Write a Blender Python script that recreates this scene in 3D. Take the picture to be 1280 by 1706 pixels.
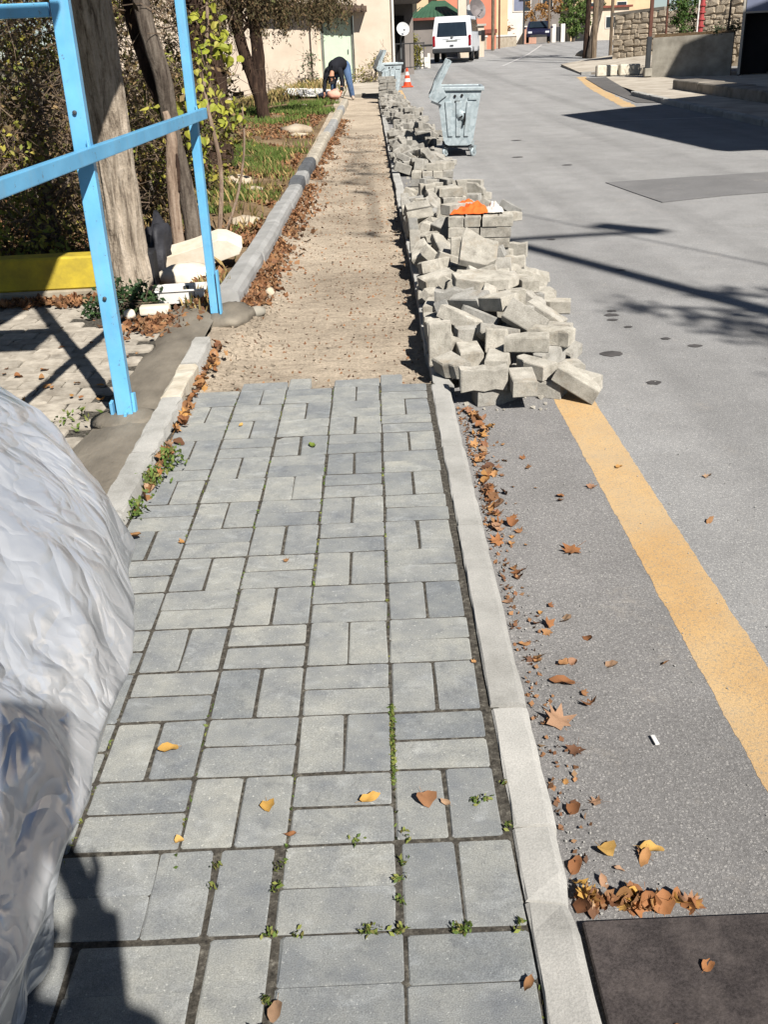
import bpy, bmesh, math, random
import numpy as np
from mathutils import Vector, Matrix, Euler, noise as mnoise

for o in list(bpy.data.objects): bpy.data.objects.remove(o)
sc = bpy.context.scene
COL = sc.collection
PI = math.pi

# ------------------------------------------------------------------ camera
CAMP = dict(f=1650.0, pitch=25.218, yaw=-0.2593, roll=2.569, loc=(0.011, -1.4175, 1.3461))
cam = bpy.data.cameras.new("camera")
cam.sensor_fit = 'VERTICAL'; cam.sensor_height = 36.0
cam.lens = CAMP['f'] / 1706.0 * 36.0
cam.clip_start = 0.02; cam.clip_end = 2000
camo = bpy.data.objects.new("camera", cam); COL.objects.link(camo)
camo.location = CAMP['loc']
Rm = (Matrix.Rotation(math.radians(-CAMP['yaw']), 4, 'Z') @
      Matrix.Rotation(math.radians(90 - CAMP['pitch']), 4, 'X') @
      Matrix.Rotation(math.radians(-CAMP['roll']), 4, 'Z'))
camo.rotation_euler = Rm.to_euler()
sc.camera = camo

# ------------------------------------------------------------------ sky, sun, exposure
SUN_EL = 41.0
sdir = Vector((-0.425, 0.905, 0)).normalized()        # the way shadows fall on the ground
w = bpy.data.worlds.new("World"); sc.world = w; w.use_nodes = True
nt = w.node_tree; nt.nodes.clear()
sky = nt.nodes.new('ShaderNodeTexSky'); sky.sky_type = 'NISHITA'; sky.sun_disc = False
sky.altitude = 1150; sky.air_density = 0.75; sky.dust_density = 0.25; sky.ozone_density = 1.0
sky.sun_elevation = math.radians(SUN_EL)
sky.sun_rotation = math.atan2(-sdir.x, -sdir.y)
bg = nt.nodes.new('ShaderNodeBackground'); bg.inputs[1].default_value = 0.05
wo = nt.nodes.new('ShaderNodeOutputWorld')
nt.links.new(sky.outputs[0], bg.inputs[0]); nt.links.new(bg.outputs[0], wo.inputs[0])
sl = bpy.data.lights.new("sun", 'SUN'); sl.energy = 5.0; sl.angle = math.radians(0.55); sl.color = (1.0, 0.96, 0.905)
so = bpy.data.objects.new("sun", sl); COL.objects.link(so)
e = math.radians(SUN_EL)
ldir = Vector((sdir.x * math.cos(e), sdir.y * math.cos(e), -math.sin(e)))
so.rotation_euler = ldir.to_track_quat('-Z', 'Y').to_euler()
so.location = (8, -18, 20)
sc.view_settings.view_transform = 'Standard'; sc.view_settings.look = 'None'
sc.view_settings.exposure = 0.5; sc.view_settings.gamma = 1.0
sc.view_settings.use_curve_mapping = False
sc.cycles.max_bounces = 6; sc.cycles.diffuse_bounces = 3; sc.cycles.glossy_bounces = 2

# ------------------------------------------------------------------ materials
def srgb(*c):
    if len(c) == 1: c = c * 3
    return tuple(((v / 255.0) / 12.92 if v <= 10 else ((v / 255.0 + 0.055) / 1.055) ** 2.4) for v in c)

class NT:
    def __init__(s, name):
        s.m = bpy.data.materials.new(name); s.m.use_nodes = True
        s.t = s.m.node_tree; s.t.nodes.clear()
        s.out = s.n('ShaderNodeOutputMaterial'); s.p = s.n('ShaderNodeBsdfPrincipled')
        s.l(s.p.outputs[0], s.out.inputs[0])
        s._co = None
    def n(s, k, **kw):
        nd = s.t.nodes.new(k)
        for a, b in kw.items(): setattr(nd, a, b)
        return nd
    def l(s, a, b): s.t.links.new(a, b)
    def co(s, rand=False):
        if s._co is None:
            tc = s.n('ShaderNodeTexCoord'); o = tc.outputs['Object']
            if rand:
                oi = s.n('ShaderNodeObjectInfo')
                mu = s.n('ShaderNodeMath', operation='MULTIPLY'); mu.inputs[1].default_value = 57.0
                s.l(oi.outputs['Random'], mu.inputs[0])
                ad = s.n('ShaderNodeVectorMath', operation='ADD')
                s.l(o, ad.inputs[0]); s.l(mu.outputs[0], ad.inputs[1]); o = ad.outputs[0]
            s._co = o
        return s._co
    def noise(s, scale, detail=4, rough=0.6, stretch=None, dist=0.0):
        nd = s.n('ShaderNodeTexNoise'); nd.inputs['Scale'].default_value = scale
        nd.inputs['Detail'].default_value = detail; nd.inputs['Roughness'].default_value = rough
        nd.inputs['Distortion'].default_value = dist
        v = s.co()
        if stretch:
            mp = s.n('ShaderNodeMapping'); mp.inputs['Scale'].default_value = stretch
            s.l(v, mp.inputs[0]); v = mp.outputs[0]
        s.l(v, nd.inputs['Vector']); return nd.outputs['Fac']
    def voro(s, scale, feature='F1', stretch=None, out='Distance'):
        nd = s.n('ShaderNodeTexVoronoi', feature=feature); nd.inputs['Scale'].default_value = scale
        v = s.co()
        if stretch:
            mp = s.n('ShaderNodeMapping'); mp.inputs['Scale'].default_value = stretch
            s.l(v, mp.inputs[0]); v = mp.outputs[0]
        s.l(v, nd.inputs['Vector']); return nd.outputs[out]
    def ramp(s, fac, *stops):
        r = s.n('ShaderNodeValToRGB'); el = r.color_ramp.elements
        while len(el) < len(stops): el.new(0.5)
        for e_, (p, c) in zip(el, stops):
            e_.position = p; e_.color = (c[0], c[1], c[2], 1) if not isinstance(c, (int, float)) else (c, c, c, 1)
        s.l(fac, r.inputs[0]); return r.outputs[0]
    def mix(s, fac, a, b, mode='MIX'):
        m = s.n('ShaderNodeMix', data_type='RGBA', blend_type=mode)
        for sock, v in ((m.inputs[0], fac), (m.inputs[6], a), (m.inputs[7], b)):
            if isinstance(v, (int, float)): sock.default_value = v
            elif isinstance(v, tuple): sock.default_value = (v[0], v[1], v[2], 1)
            else: s.l(v, sock)
        return m.outputs[2]
    def math(s, op, a, b=None):
        m = s.n('ShaderNodeMath', operation=op)
        for sock, v in ((m.inputs[0], a), (m.inputs[1], b)):
            if v is None: continue
            if isinstance(v, (int, float)): sock.default_value = v
            else: s.l(v, sock)
        return m.outputs[0]
    def objrand(s): return s.n('ShaderNodeObjectInfo').outputs['Random']
    def island(s): return s.n('ShaderNodeNewGeometry').outputs['Random Per Island']
    def base(s, c):
        if isinstance(c, tuple): s.p.inputs['Base Color'].default_value = (c[0], c[1], c[2], 1)
        else: s.l(c, s.p.inputs['Base Color'])
    def bump(s, h, strength=0.3, dist=0.01):
        b = s.n('ShaderNodeBump'); b.inputs['Strength'].default_value = strength; b.inputs['Distance'].default_value = dist
        s.l(h, b.inputs['Height']); s.l(b.outputs[0], s.p.inputs['Normal']); return b
    def fin(s, rough=0.85, metal=0.0, drough=0.0, spec=0.3):
        s.p.inputs['Roughness'].default_value = rough; s.p.inputs['Metallic'].default_value = metal
        s.p.inputs['Specular IOR Level'].default_value = spec
        if drough and 'Diffuse Roughness' in s.p.inputs: s.p.inputs['Diffuse Roughness'].default_value = drough
        return s.m

MT = {}
def simple(name, c1, c2=None, scale=6.0, rough=0.7, metal=0.0, bump=0.0, bscale=60, bd=0.004, rand=False, stretch=None, spec=0.3, drough=0.0, vary=0.0):
    t = NT(name); t.co(rand)
    c2 = c2 or tuple(v * 0.75 for v in c1)
    f = t.noise(scale, 5, 0.65, stretch)
    c = t.ramp(f, (0.32, c2), (0.68, c1))
    if vary:
        r = t.objrand(); c = t.mix(1.0, c, t.ramp(r, (0, 1 - vary), (1, 1 + vary)), 'MULTIPLY')
    t.base(c)
    if bump: t.bump(t.noise(bscale, 4, 0.7, stretch), bump, bd)
    MT[name] = t.fin(rough, metal, drough, spec); return MT[name]

# paving blocks of the walkway: blue-grey concrete, cloudy, with pale scuffs and sandy grain
t = NT('paver_concrete'); t.co(True)
f = t.noise(9, 5, 0.65); g = t.noise(420, 2, 0.6); sc_ = t.noise(13, 4, 0.6, (1, 1.5, 1), 0.7)
c = t.ramp(f, (0.28, srgb(118, 121, 124)), (0.55, srgb(141, 142, 139)), (0.8, srgb(158, 157, 150)))
c = t.mix(t.ramp(sc_, (0.54, 0.0), (0.74, 0.42)), c, srgb(176, 178, 177)); c = t.mix(t.ramp(t.noise(26, 5, 0.7), (0.56, 0.0), (0.7, 0.5)), c, srgb(104, 106, 108)); c = t.mix(t.ramp(t.noise(170, 2, 0.5), (0.66, 0.0), (0.72, 0.55)), c, srgb(196, 196, 190))
r = t.objrand()
tint = t.ramp(r, (0.0, (0.76, 0.78, 0.80)), (0.22, (0.91, 0.915, 0.915)), (0.7, (1.0, 0.995, 0.97)), (1.0, (1.09, 1.075, 1.03)))
c = t.mix(1.0, c, tint, 'MULTIPLY')
c = t.mix(1.0, c, t.ramp(g, (0.3, 0.72), (0.7, 1.2)), 'MULTIPLY')
t.base(c); t.bump(t.math('ADD', g, t.math('MULTIPLY', t.noise(60, 3), 0.6)), 0.55, 0.003)
MT['paver'] = t.fin(0.9, 0, 0.6, 0.2)

# used blocks in the heap: paler, sandy, stained faces
t = NT('salvaged_block'); t.co(True)
f = t.noise(13, 5, 0.7); g = t.noise(200, 3, 0.7)
c = t.ramp(f, (0.25, srgb(118, 114, 107)), (0.46, srgb(164, 160, 151)), (0.74, srgb(194, 190, 181)))
r = t.objrand()
c = t.mix(1.0, c, t.ramp(r, (0, (0.74, 0.76, 0.79)), (0.3, (0.94, 0.93, 0.91)), (0.65, (1.02, 1.0, 0.95)), (1, (1.12, 1.10, 1.06))), 'MULTIPLY')
c = t.mix(1.0, c, t.ramp(g, (0.3, 0.74), (0.7, 1.15)), 'MULTIPLY'); c = t.mix(t.ramp(t.noise(7, 5, 0.75), (0.55, 0.0), (0.72, 0.5)), c, srgb(150, 134, 112))
t.base(c); t.bump(t.math('ADD', g, t.math('MULTIPLY', t.noise(35, 4, 0.7), 1.2)), 0.6, 0.005)
MT['block'] = t.fin(0.95, 0, 0.8, 0.15)

# asphalt with pale aggregate
def asphalt(name, dark, mid, lite, amt, tracks=True):
    t = NT(name)
    def stones(scale, r0, r1, lo, hi):
        d = t.voro(scale); col = t.voro(scale, out='Color'); sp = t.n('ShaderNodeSeparateColor'); t.l(col, sp.inputs[0])
        m = t.math('MULTIPLY', t.ramp(d, (r0, 1.0), (r1, 0.0)), t.ramp(sp.outputs[0], (lo, 0.0), (hi, 1.0)))
        return m, sp.outputs[1]
    m1, c1 = stones(135, .30, .46, .45, .7); m2, c2 = stones(290, .30, .5, .3, .7)
    f = t.noise(0.55, 4, 0.6); fine = t.noise(420, 3, 0.7)
    c = t.ramp(t.noise(120, 4, 0.75), (0.3, dark), (0.62, mid))
    c = t.mix(m2, c, t.ramp(c2, (0, mid), (1, lite)))
    c = t.mix(t.math('MULTIPLY', m1, .8), c, t.ramp(c1, (0, mid), (1, lite)))
    c = t.mix(1.0, c, t.ramp(f, (0.3, 0.88), (0.7, 1.1)), 'MULTIPLY')
    c = t.mix(1.0, c, t.ramp(t.noise(3.0, 6, 0.75), (0.3, 0.86), (0.7, 1.1)), 'MULTIPLY')
    c = t.mix(1.0, c, t.ramp(fine, (0.3, 0.82), (0.7, 1.14)), 'MULTIPLY')
    c = t.mix(t.ramp(t.noise(5, 6, 0.8), (0.58, 0.0), (0.74, 0.35)), c, srgb(168, 160, 148))
    if tracks:   # tyre-polished lanes along the road
        tr = t.noise(1.0, 3, 0.5, (1.7, 0.035, 1))
        c = t.mix(1.0, c, t.ramp(tr, (0.34, 0.84), (0.5, 1.0), (0.7, 1.07)), 'MULTIPLY')
    t.base(c); t.bump(t.math('ADD', t.math('MULTIPLY', m1, .8), t.math('ADD', t.math('MULTIPLY', m2, .5), fine)), amt, 0.004)
    MT[name] = t.fin(0.9, 0, 1.0, 0.2)
asphalt('asphalt', srgb(108, 107, 106), srgb(140, 139, 137), srgb(176, 174, 169), 0.45)
asphalt('asphalt_gutter', srgb(98, 96, 94), srgb(126, 124, 122), srgb(166, 163, 158), 0.5, False)
asphalt('asphalt_patch', srgb(92, 91, 90), srgb(112, 111, 110), srgb(136, 134, 132), 0.3, False)
asphalt('asphalt_dark_patch', srgb(80, 78, 76), srgb(92, 90, 88), srgb(108, 104, 100), 0.3, False)

t = NT('yellow_road_paint')
f = t.noise(3, 5, 0.7); g = t.noise(160, 3, 0.7)
c = t.ramp(f, (0.3, srgb(180, 146, 100)), (0.7, srgb(198, 166, 118)))
c = t.mix(t.ramp(g, (0.60, 0.0), (0.74, 0.5)), c, srgb(140, 112, 76))
c = t.mix(t.ramp(t.noise(46, 5, 0.8), (0.60, 0.0), (0.70, 0.75)), c, srgb(128, 118, 106)); c = t.mix(1.0, c, t.ramp(t.noise(330, 3, 0.7), (0.3, 0.72), (0.7, 1.16)), 'MULTIPLY')
c = t.mix(t.ramp(t.noise(150, 4, 0.8), (0.53, 0.0), (0.60, 0.75)), c, srgb(132, 124, 110)); c = t.mix(t.ramp(t.noise(1.6, 5, 0.7), (0.42, 0.0), (0.72, 0.55)), c, srgb(170, 158, 136))
t.base(c); t.bump(t.noise(200, 3, .7), 0.7, 0.004); MT['yellow_paint'] = t.fin(0.8, 0, 0.8, 0.2)
simple('white_road_paint', srgb(206, 204, 200), srgb(165, 162, 158), 4, 0.8)
# kerb
t = NT('kerb_concrete'); t.co(True)
f = t.noise(4, 5, 0.7); g = t.noise(240, 3, 0.7)
c = t.ramp(f, (0.28, srgb(140, 138, 132)), (0.5, srgb(164, 162, 156)), (0.8, srgb(182, 179, 172)))
c = t.mix(1.0, c, t.ramp(g, (0.3, 0.8), (0.7, 1.12)), 'MULTIPLY')
c = t.mix(1.0, c, t.ramp(t.objrand(), (0, 0.9), (1, 1.08)), 'MULTIPLY')
t.base(c); t.bump(t.math('ADD', g, t.noise(28, 4)), 0.45, 0.004); MT['kerb'] = t.fin(0.9, 0, 0.6, 0.2)
simple('kerb_dark', srgb(108, 110, 112), srgb(84, 86, 88), 5, 0.9, bump=0.4, rand=True)
simple('kerb_whitewash', srgb(205, 196, 178), srgb(160, 150, 132), 5, 0.9, bump=0.4, rand=True)
simple('kerb_white_paint', srgb(226, 218, 200), srgb(190, 178, 156), 9, 0.85, bump=0.3, rand=True)
simple('kerb_grey', srgb(176, 175, 171), srgb(150, 149, 145), 4, 0.9, bump=0.35, rand=True)
simple('old_paver', srgb(176, 168, 154), srgb(132, 124, 112), 14, 0.95, bump=0.6, bscale=90, bd=0.006, rand=True, vary=0.16, drough=0.6)
simple('wet_concrete', srgb(150, 141, 126), srgb(100, 93, 82), 3.2, 0.8, bump=0.8, bscale=45, bd=0.006, stretch=(1, 0.5, 1))
# sand bed
t = NT('sand_bed')
f = t.noise(1.1, 6, 0.65); g = t.noise(60, 5, 0.75); h = t.noise(14, 5, 0.7, (0.55, 1.6, 1))
c = t.ramp(f, (0.3, srgb(150, 137, 120)), (0.5, srgb(177, 163, 144)), (0.72, srgb(198, 183, 162)))
c = t.mix(1.0, c, t.ramp(h, (0.3, 0.76), (0.6, 1.06)), 'MULTIPLY')
c = t.mix(1.0, c, t.ramp(g, (0.28, 0.6), (0.65, 1.12)), 'MULTIPLY')
t.base(c); t.bump(t.math('ADD', t.math('MULTIPLY', g, 0.6), h), 1.0, 0.03); MT['sand'] = t.fin(1.0, 0, 1.0, 0.1)
t = NT('joint_soil')
g = t.noise(70, 4, 0.75)
t.base(t.ramp(g, (0.32, srgb(44, 42, 38)), (0.55, srgb(80, 76, 69)), (0.8, srgb(134, 130, 119)))); t.bump(g, 0.8, 0.006); MT['joint'] = t.fin(1, 0, 0.5, 0.1)
t = NT('lot_earth')
f = t.noise(0.8, 6, 0.7); g = t.noise(22, 5, 0.75)
c = t.ramp(f, (0.3, srgb(84, 70, 52)), (0.5, srgb(124, 104, 80)), (0.7, srgb(150, 130, 104)))
c = t.mix(1.0, c, t.ramp(g, (0.3, 0.6), (0.7, 1.15)), 'MULTIPLY')
t.base(c); t.bump(g, 0.9, 0.03); MT['earth'] = t.fin(1, 0, 0.8, 0.1)
simple('pale_ground', srgb(178, 170, 156), srgb(142, 132, 118), 1.6, 0.95, bump=0.5, bscale=40, drough=0.8)
simple('far_ground', srgb(128, 120, 104), srgb(100, 96, 80), 0.2, 1.0)
# steel, paint
t = NT('light_blue_paint')
f = t.noise(7, 4, 0.6); c = t.ramp(f, (0.3, srgb(96, 166, 206)), (0.7, srgb(114, 186, 226)))
c = t.mix(t.ramp(t.noise(30, 6, 0.8), (0.615, 0.0), (0.66, 0.85)), c, srgb(92, 76, 66)); c = t.mix(t.ramp(t.noise(5, 5, 0.7, (3, 3, .5)), (0.5, 0.0), (0.75, 0.3)), c, srgb(150, 168, 172))
t.base(c); t.bump(t.noise(120, 2), 0.08, 0.002); MT['blue_paint'] = t.fin(0.38, 0, 0, 0.5)
t = NT('galvanised_steel')
f = t.voro(26, out='Color'); sep = t.n('ShaderNodeSeparateColor'); t.l(f, sep.inputs[0])
c = t.ramp(sep.outputs[0], (0, srgb(150, 162, 165)), (1, srgb(180, 190, 192)))
c = t.mix(t.ramp(t.noise(6, 5, 0.7), (0.5, 0.0), (0.75, 0.5)), c, srgb(128, 130, 126))
c = t.mix(t.ramp(t.noise(3, 5, 0.7, (3, 3, 0.6)), (0.6, 0.0), (0.8, 0.5)), c, srgb(116, 108, 96))
t.base(c); t.bump(t.noise(9, 3), 0.12, 0.02); MT['galv'] = t.fin(0.55, 0.25, 0, 0.5)
simple('galv_dark', srgb(92, 96, 98), srgb(66, 68, 70), 6, 0.55, 0.3)
simple('black_rubber', srgb(34, 34, 35), srgb(22, 22, 22), 8, 0.75)
simple('black_plastic', srgb(44, 45, 48), srgb(30, 30, 33), 8, 0.5)
# silver sheet
t = NT('silver_cover')
f = t.noise(5, 4, 0.6)
tc = t.co(); nz = t.n('ShaderNodeTexNoise'); nz.inputs['Scale'].default_value = 3.5; t.l(tc, nz.inputs['Vector'])
wm = t.n('ShaderNodeVectorMath', operation='MULTIPLY_ADD'); wm.inputs[1].default_value = (.22, .22, .22); t.l(nz.outputs['Color'], wm.inputs[0]); t.l(tc, wm.inputs[2])
def crease(scale, w_, st):          # curved fold lines where a warped noise crosses its middle
    mp = t.n('ShaderNodeMapping'); mp.inputs['Scale'].default_value = st; t.l(wm.outputs[0], mp.inputs[0])
    n = t.n('ShaderNodeTexNoise'); n.inputs['Scale'].default_value = scale; n.inputs['Detail'].default_value = 1.5; t.l(mp.outputs[0], n.inputs['Vector'])
    return t.ramp(t.math('ABSOLUTE', t.math('SUBTRACT', n.outputs['Fac'], 0.5)), (0, 0.0), (w_, 1.0))
t.base(t.ramp(f, (0.3, srgb(204, 207, 210)), (0.7, srgb(224, 226, 228))))
h = t.math('ADD', t.math('MULTIPLY', crease(4.0, .16, (1, 1, .5)), .8), t.math('ADD', t.math('MULTIPLY', crease(9, .14, (1, 1, .7)), .36), t.math('MULTIPLY', t.noise(6, 3, 0.5, (1, 1, .7), 0.3), 1.0)))
h = t.math('ADD', h, t.math('MULTIPLY', crease(21, .12, (1, 1, 1)), .10))
t.bump(t.math('ADD', h, t.math('MULTIPLY', t.noise(190, 2), 0.008)), 0.7, 0.022)
MT['cover'] = t.fin(0.3, 0.5, 0, 0.5)
# bark
def bark(name, a, b, c3, sx=26, depth=0.9):
    t = NT(name)
    h = t.noise(1.0, 6, 0.7, (sx, sx, 2.6), 0.6); k = t.noise(60, 4, 0.7)
    c = t.ramp(h, (0.34, a), (0.5, b), (0.66, c3)); c = t.mix(1.0, c, t.ramp(k, (0.3, 0.8), (0.7, 1.12)), 'MULTIPLY')
    t.base(c); t.bump(t.math('ADD', h, t.math('MULTIPLY', k, 0.25)), depth, 0.03); MT[name] = t.fin(0.95, 0, 0.5, 0.15)
bark('pale_bark', srgb(92, 80, 68), srgb(172, 158, 140), srgb(202, 188, 170), 24, 1.0)
bark('grey_bark', srgb(58, 50, 44), srgb(102, 92, 82), srgb(132, 122, 110), 18)
bark('dark_bark', srgb(34, 26, 22), srgb(62, 48, 40), srgb(86, 68, 56), 14)
bark('dead_wood', srgb(96, 78, 64), srgb(150, 130, 112), srgb(172, 154, 136), 22, 0.5)
bark('pole_wood', srgb(84, 72, 58), srgb(122, 106, 88), srgb(148, 130, 110), 12, 0.3)
# leaves: colour differs leaf by leaf
def leafmat(name, cols, rough=0.75, spec=0.25, obj=False, vein=False):
    t = NT(name); t.co(obj)
    r = t.objrand() if obj else t.island()
    n = len(cols)
    c = t.ramp(r, *[(i / (n - 1), cc) for i, cc in enumerate(cols)])
    if obj: c = t.mix(1.0, c, t.ramp(t.noise(45, 4, 0.7), (0.3, 0.62), (0.65, 1.15)), 'MULTIPLY')
    t.base(c); MT[name] = t.fin(rough, 0, 0, spec)
leafmat('fallen_leaf', [srgb(136, 92, 60), srgb(160, 110, 70), srgb(114, 76, 52), srgb(178, 134, 88), srgb(98, 68, 52), srgb(180, 134, 76), srgb(146, 104, 78), srgb(176, 146, 116)], obj=True)
leafmat('yellow_fallen_leaf', [srgb(188, 146, 74), srgb(196, 158, 92)], obj=True)
leafmat('green_fallen_leaf', [srgb(98, 118, 42), srgb(120, 134, 58)], obj=True)
leafmat('litter_leaf', [srgb(134, 92, 62), srgb(112, 78, 56), srgb(160, 118, 80), srgb(90, 66, 50), srgb(148, 106, 72), srgb(140, 116, 88)])
leafmat('brown_scrub', [srgb(86, 71, 52), srgb(118, 97, 68), srgb(66, 58, 42), srgb(142, 118, 82), srgb(104, 100, 58), srgb(78, 66, 56)])
leafmat('olive_scrub', [srgb(140, 142, 58), srgb(104, 114, 50), srgb(166, 156, 66), srgb(80, 90, 44), srgb(176, 160, 78)])
leafmat('cedar_leaf', [srgb(84, 70, 50), srgb(66, 64, 40), srgb(104, 86, 62), srgb(58, 58, 36), srgb(122, 98, 72), srgb(78, 82, 46)])
leafmat('lime_leaf', [srgb(140, 146, 48), srgb(156, 156, 60), srgb(116, 128, 40), srgb(168, 160, 76)], 0.6)
leafmat('dark_leaf', [srgb(52, 74, 44), srgb(40, 60, 36), srgb(66, 88, 50), srgb(34, 50, 32)], 0.5)
leafmat('bush_leaf', [srgb(74, 100, 46), srgb(58, 84, 38), srgb(92, 116, 56), srgb(48, 70, 34)], 0.6)
leafmat('hedge_leaf', [srgb(122, 116, 52), srgb(98, 98, 44), srgb(140, 128, 62), srgb(80, 82, 40)])
leafmat('far_green_leaf', [srgb(92, 114, 56), srgb(74, 96, 48), srgb(112, 130, 68), srgb(64, 84, 44)])
leafmat('rust_leaf', [srgb(146, 104, 58), srgb(168, 124, 72), srgb(124, 88, 52), srgb(150, 120, 72)])
leafmat('grass_blade', [srgb(84, 108, 46), srgb(102, 122, 56), srgb(74, 94, 42), srgb(126, 124, 70)])
leafmat('dry_grass', [srgb(150, 128, 84), srgb(172, 148, 98), srgb(120, 108, 64), srgb(108, 116, 56)])
leafmat('moss_leaf', [srgb(92, 112, 48), srgb(74, 92, 40), srgb(126, 132, 66), srgb(104, 92, 58)])
simple('twig', srgb(128, 110, 92), srgb(84, 70, 58), 20, 0.9)
# buildings and bits
simple('cream_plaster', srgb(216, 200, 180), srgb(196, 180, 160), 1.1, 0.9, bump=0.12, bscale=30)
simple('white_plaster', srgb(228, 222, 212), srgb(206, 200, 190), 1.0, 0.9)
simple('grey_plaster', srgb(138, 130, 124), srgb(118, 112, 106), 1.0, 0.9)
simple('orange_plaster', srgb(208, 132, 106), srgb(194, 120, 96), 0.8, 0.9)
simple('yellow_plaster', srgb(216, 190, 152), srgb(202, 174, 140), 0.8, 0.9)
simple('pink_wall', srgb(190, 148, 128), srgb(166, 126, 108), 1.5, 0.9)
simple('mint_paint', srgb(200, 216, 190), srgb(188, 204, 178), 2, 0.55)
simple('frame_metal', srgb(120, 122, 112), srgb(98, 100, 92), 3, 0.6)
simple('green_roof', srgb(66, 100, 76), srgb(56, 86, 66), 3, 0.6)
simple('red_roof', srgb(138, 78, 64), srgb(110, 60, 50), 4, 0.8)
simple('brown_roof', srgb(96, 78, 66), srgb(72, 60, 52), 6, 0.85)
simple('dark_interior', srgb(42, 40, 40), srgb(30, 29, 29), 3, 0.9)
simple('dish_white', srgb(226, 226, 224), srgb(208, 208, 206), 3, 0.5)
simple('dish_grey', srgb(128, 120, 118), srgb(108, 102, 100), 3, 0.5)
simple('glass_dark', srgb(40, 50, 58), srgb(30, 38, 46), 2, 0.12, spec=0.6)
simple('van_white', srgb(228, 230, 232), srgb(218, 220, 222), 2, 0.3, spec=0.5)
simple('navy_paint', srgb(36, 36, 62), srgb(28, 28, 50), 2, 0.3, spec=0.5)
simple('tail_red', srgb(150, 24, 34), srgb(120, 18, 26), 3, 0.35)
simple('lamp_clear', srgb(210, 214, 218), srgb(190, 194, 200), 3, 0.25)
simple('dark_bumper', srgb(60, 61, 63), srgb(48, 49, 50), 3, 0.6)
simple('cone_orange', srgb(226, 84, 46), srgb(206, 70, 38), 3, 0.6)
simple('band_white', srgb(232, 228, 222), srgb(214, 208, 202), 3, 0.5)
simple('white_plastic', srgb(232, 230, 224), srgb(214, 210, 202), 4, 0.5)
simple('white_foam', srgb(236, 226, 208), srgb(210, 196, 172), 6, 0.9, bump=0.3, bscale=50)
simple('dirty_foam', srgb(206, 186, 152), srgb(160, 138, 106), 7, 0.95, bump=0.5, bscale=30, bd=0.01)
simple('black_sack', srgb(62, 62, 66), srgb(36, 36, 40), 7, 0.6, bump=0.4, bscale=14, bd=0.02)
simple('yellow_wall_paint', srgb(206, 182, 56), srgb(166, 146, 56), 9, 0.75, bump=0.2)
simple('black_wall_paint', srgb(44, 44, 46), srgb(30, 30, 32), 5, 0.8, bump=0.2)
simple('bare_cement', srgb(170, 160, 140), srgb(140, 130, 112), 6, 0.9, bump=0.3)
simple('orange_cloth', srgb(236, 112, 48), srgb(214, 90, 34), 9, 0.85, bump=0.3, bscale=40)
simple('white_cloth', srgb(232, 228, 218), srgb(208, 202, 190), 9, 0.8)
simple('yellow_wrapper', srgb(216, 210, 74), srgb(196, 188, 60), 9, 0.5)
simple('paper', srgb(236, 234, 228), None, 9, 0.8)
t = NT('rubber_mat')
f = t.noise(3, 5, 0.7); g = t.noise(190, 4, 0.8)
c = t.ramp(f, (0.3, srgb(52, 47, 46)), (0.7, srgb(74, 68, 66)))
c = t.mix(1.0, c, t.ramp(g, (0.3, 0.45), (0.7, 1.5)), 'MULTIPLY')
c = t.mix(t.ramp(t.noise(5, 5, 0.75), (0.46, 0.0), (0.72, 0.55)), c, srgb(122, 112, 106))
t.base(c); t.bump(g, 0.6, 0.004); MT['mat'] = t.fin(0.9, 0, 0.4, 0.2)
simple('garden_stone', srgb(198, 184, 162), srgb(162, 146, 124), 3, 0.95, bump=0.6, bscale=14, bd=0.02, rand=True, vary=0.14)
simple('mortar', srgb(186, 174, 154), srgb(156, 142, 122), 5, 0.95, bump=0.4)
simple('old_concrete', srgb(172, 166, 152), srgb(124, 118, 106), 1.8, 0.92, bump=0.35, bscale=20)
simple('step_concrete', srgb(150, 142, 130), srgb(104, 98, 88), 3, 0.92, bump=0.4)
simple('rust_paint', srgb(112, 74, 60), srgb(84, 56, 46), 5, 0.8)
simple('red_conduit', srgb(180, 84, 82), srgb(156, 66, 66), 5, 0.6)
simple('blue_grey_panel', srgb(126, 132, 152), srgb(112, 118, 138), 1.2, 0.6)
simple('pale_post', srgb(186, 180, 168), srgb(160, 154, 142), 3, 0.8)
simple('oil_stain', srgb(66, 64, 62), srgb(96, 92, 89), 9, 0.7)
simple('skin', srgb(196, 146, 118), srgb(182, 130, 102), 9, 0.6)
simple('black_jumper', srgb(34, 35, 42), srgb(24, 25, 30), 9, 0.9)
simple('blue_jeans', srgb(92, 116, 150), srgb(70, 92, 126), 9, 0.9)
simple('hair_dark', srgb(30, 25, 23), srgb(22, 18, 17), 20, 0.7)
simple('shoe_tan', srgb(196, 176, 158), srgb(168, 148, 130), 9, 0.8)
simple('pink_bag', srgb(226, 172, 150), srgb(206, 150, 130), 9, 0.6)
simple('street_steel', srgb(120, 122, 122), srgb(100, 102, 102), 3, 0.5, 0.4)
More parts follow.
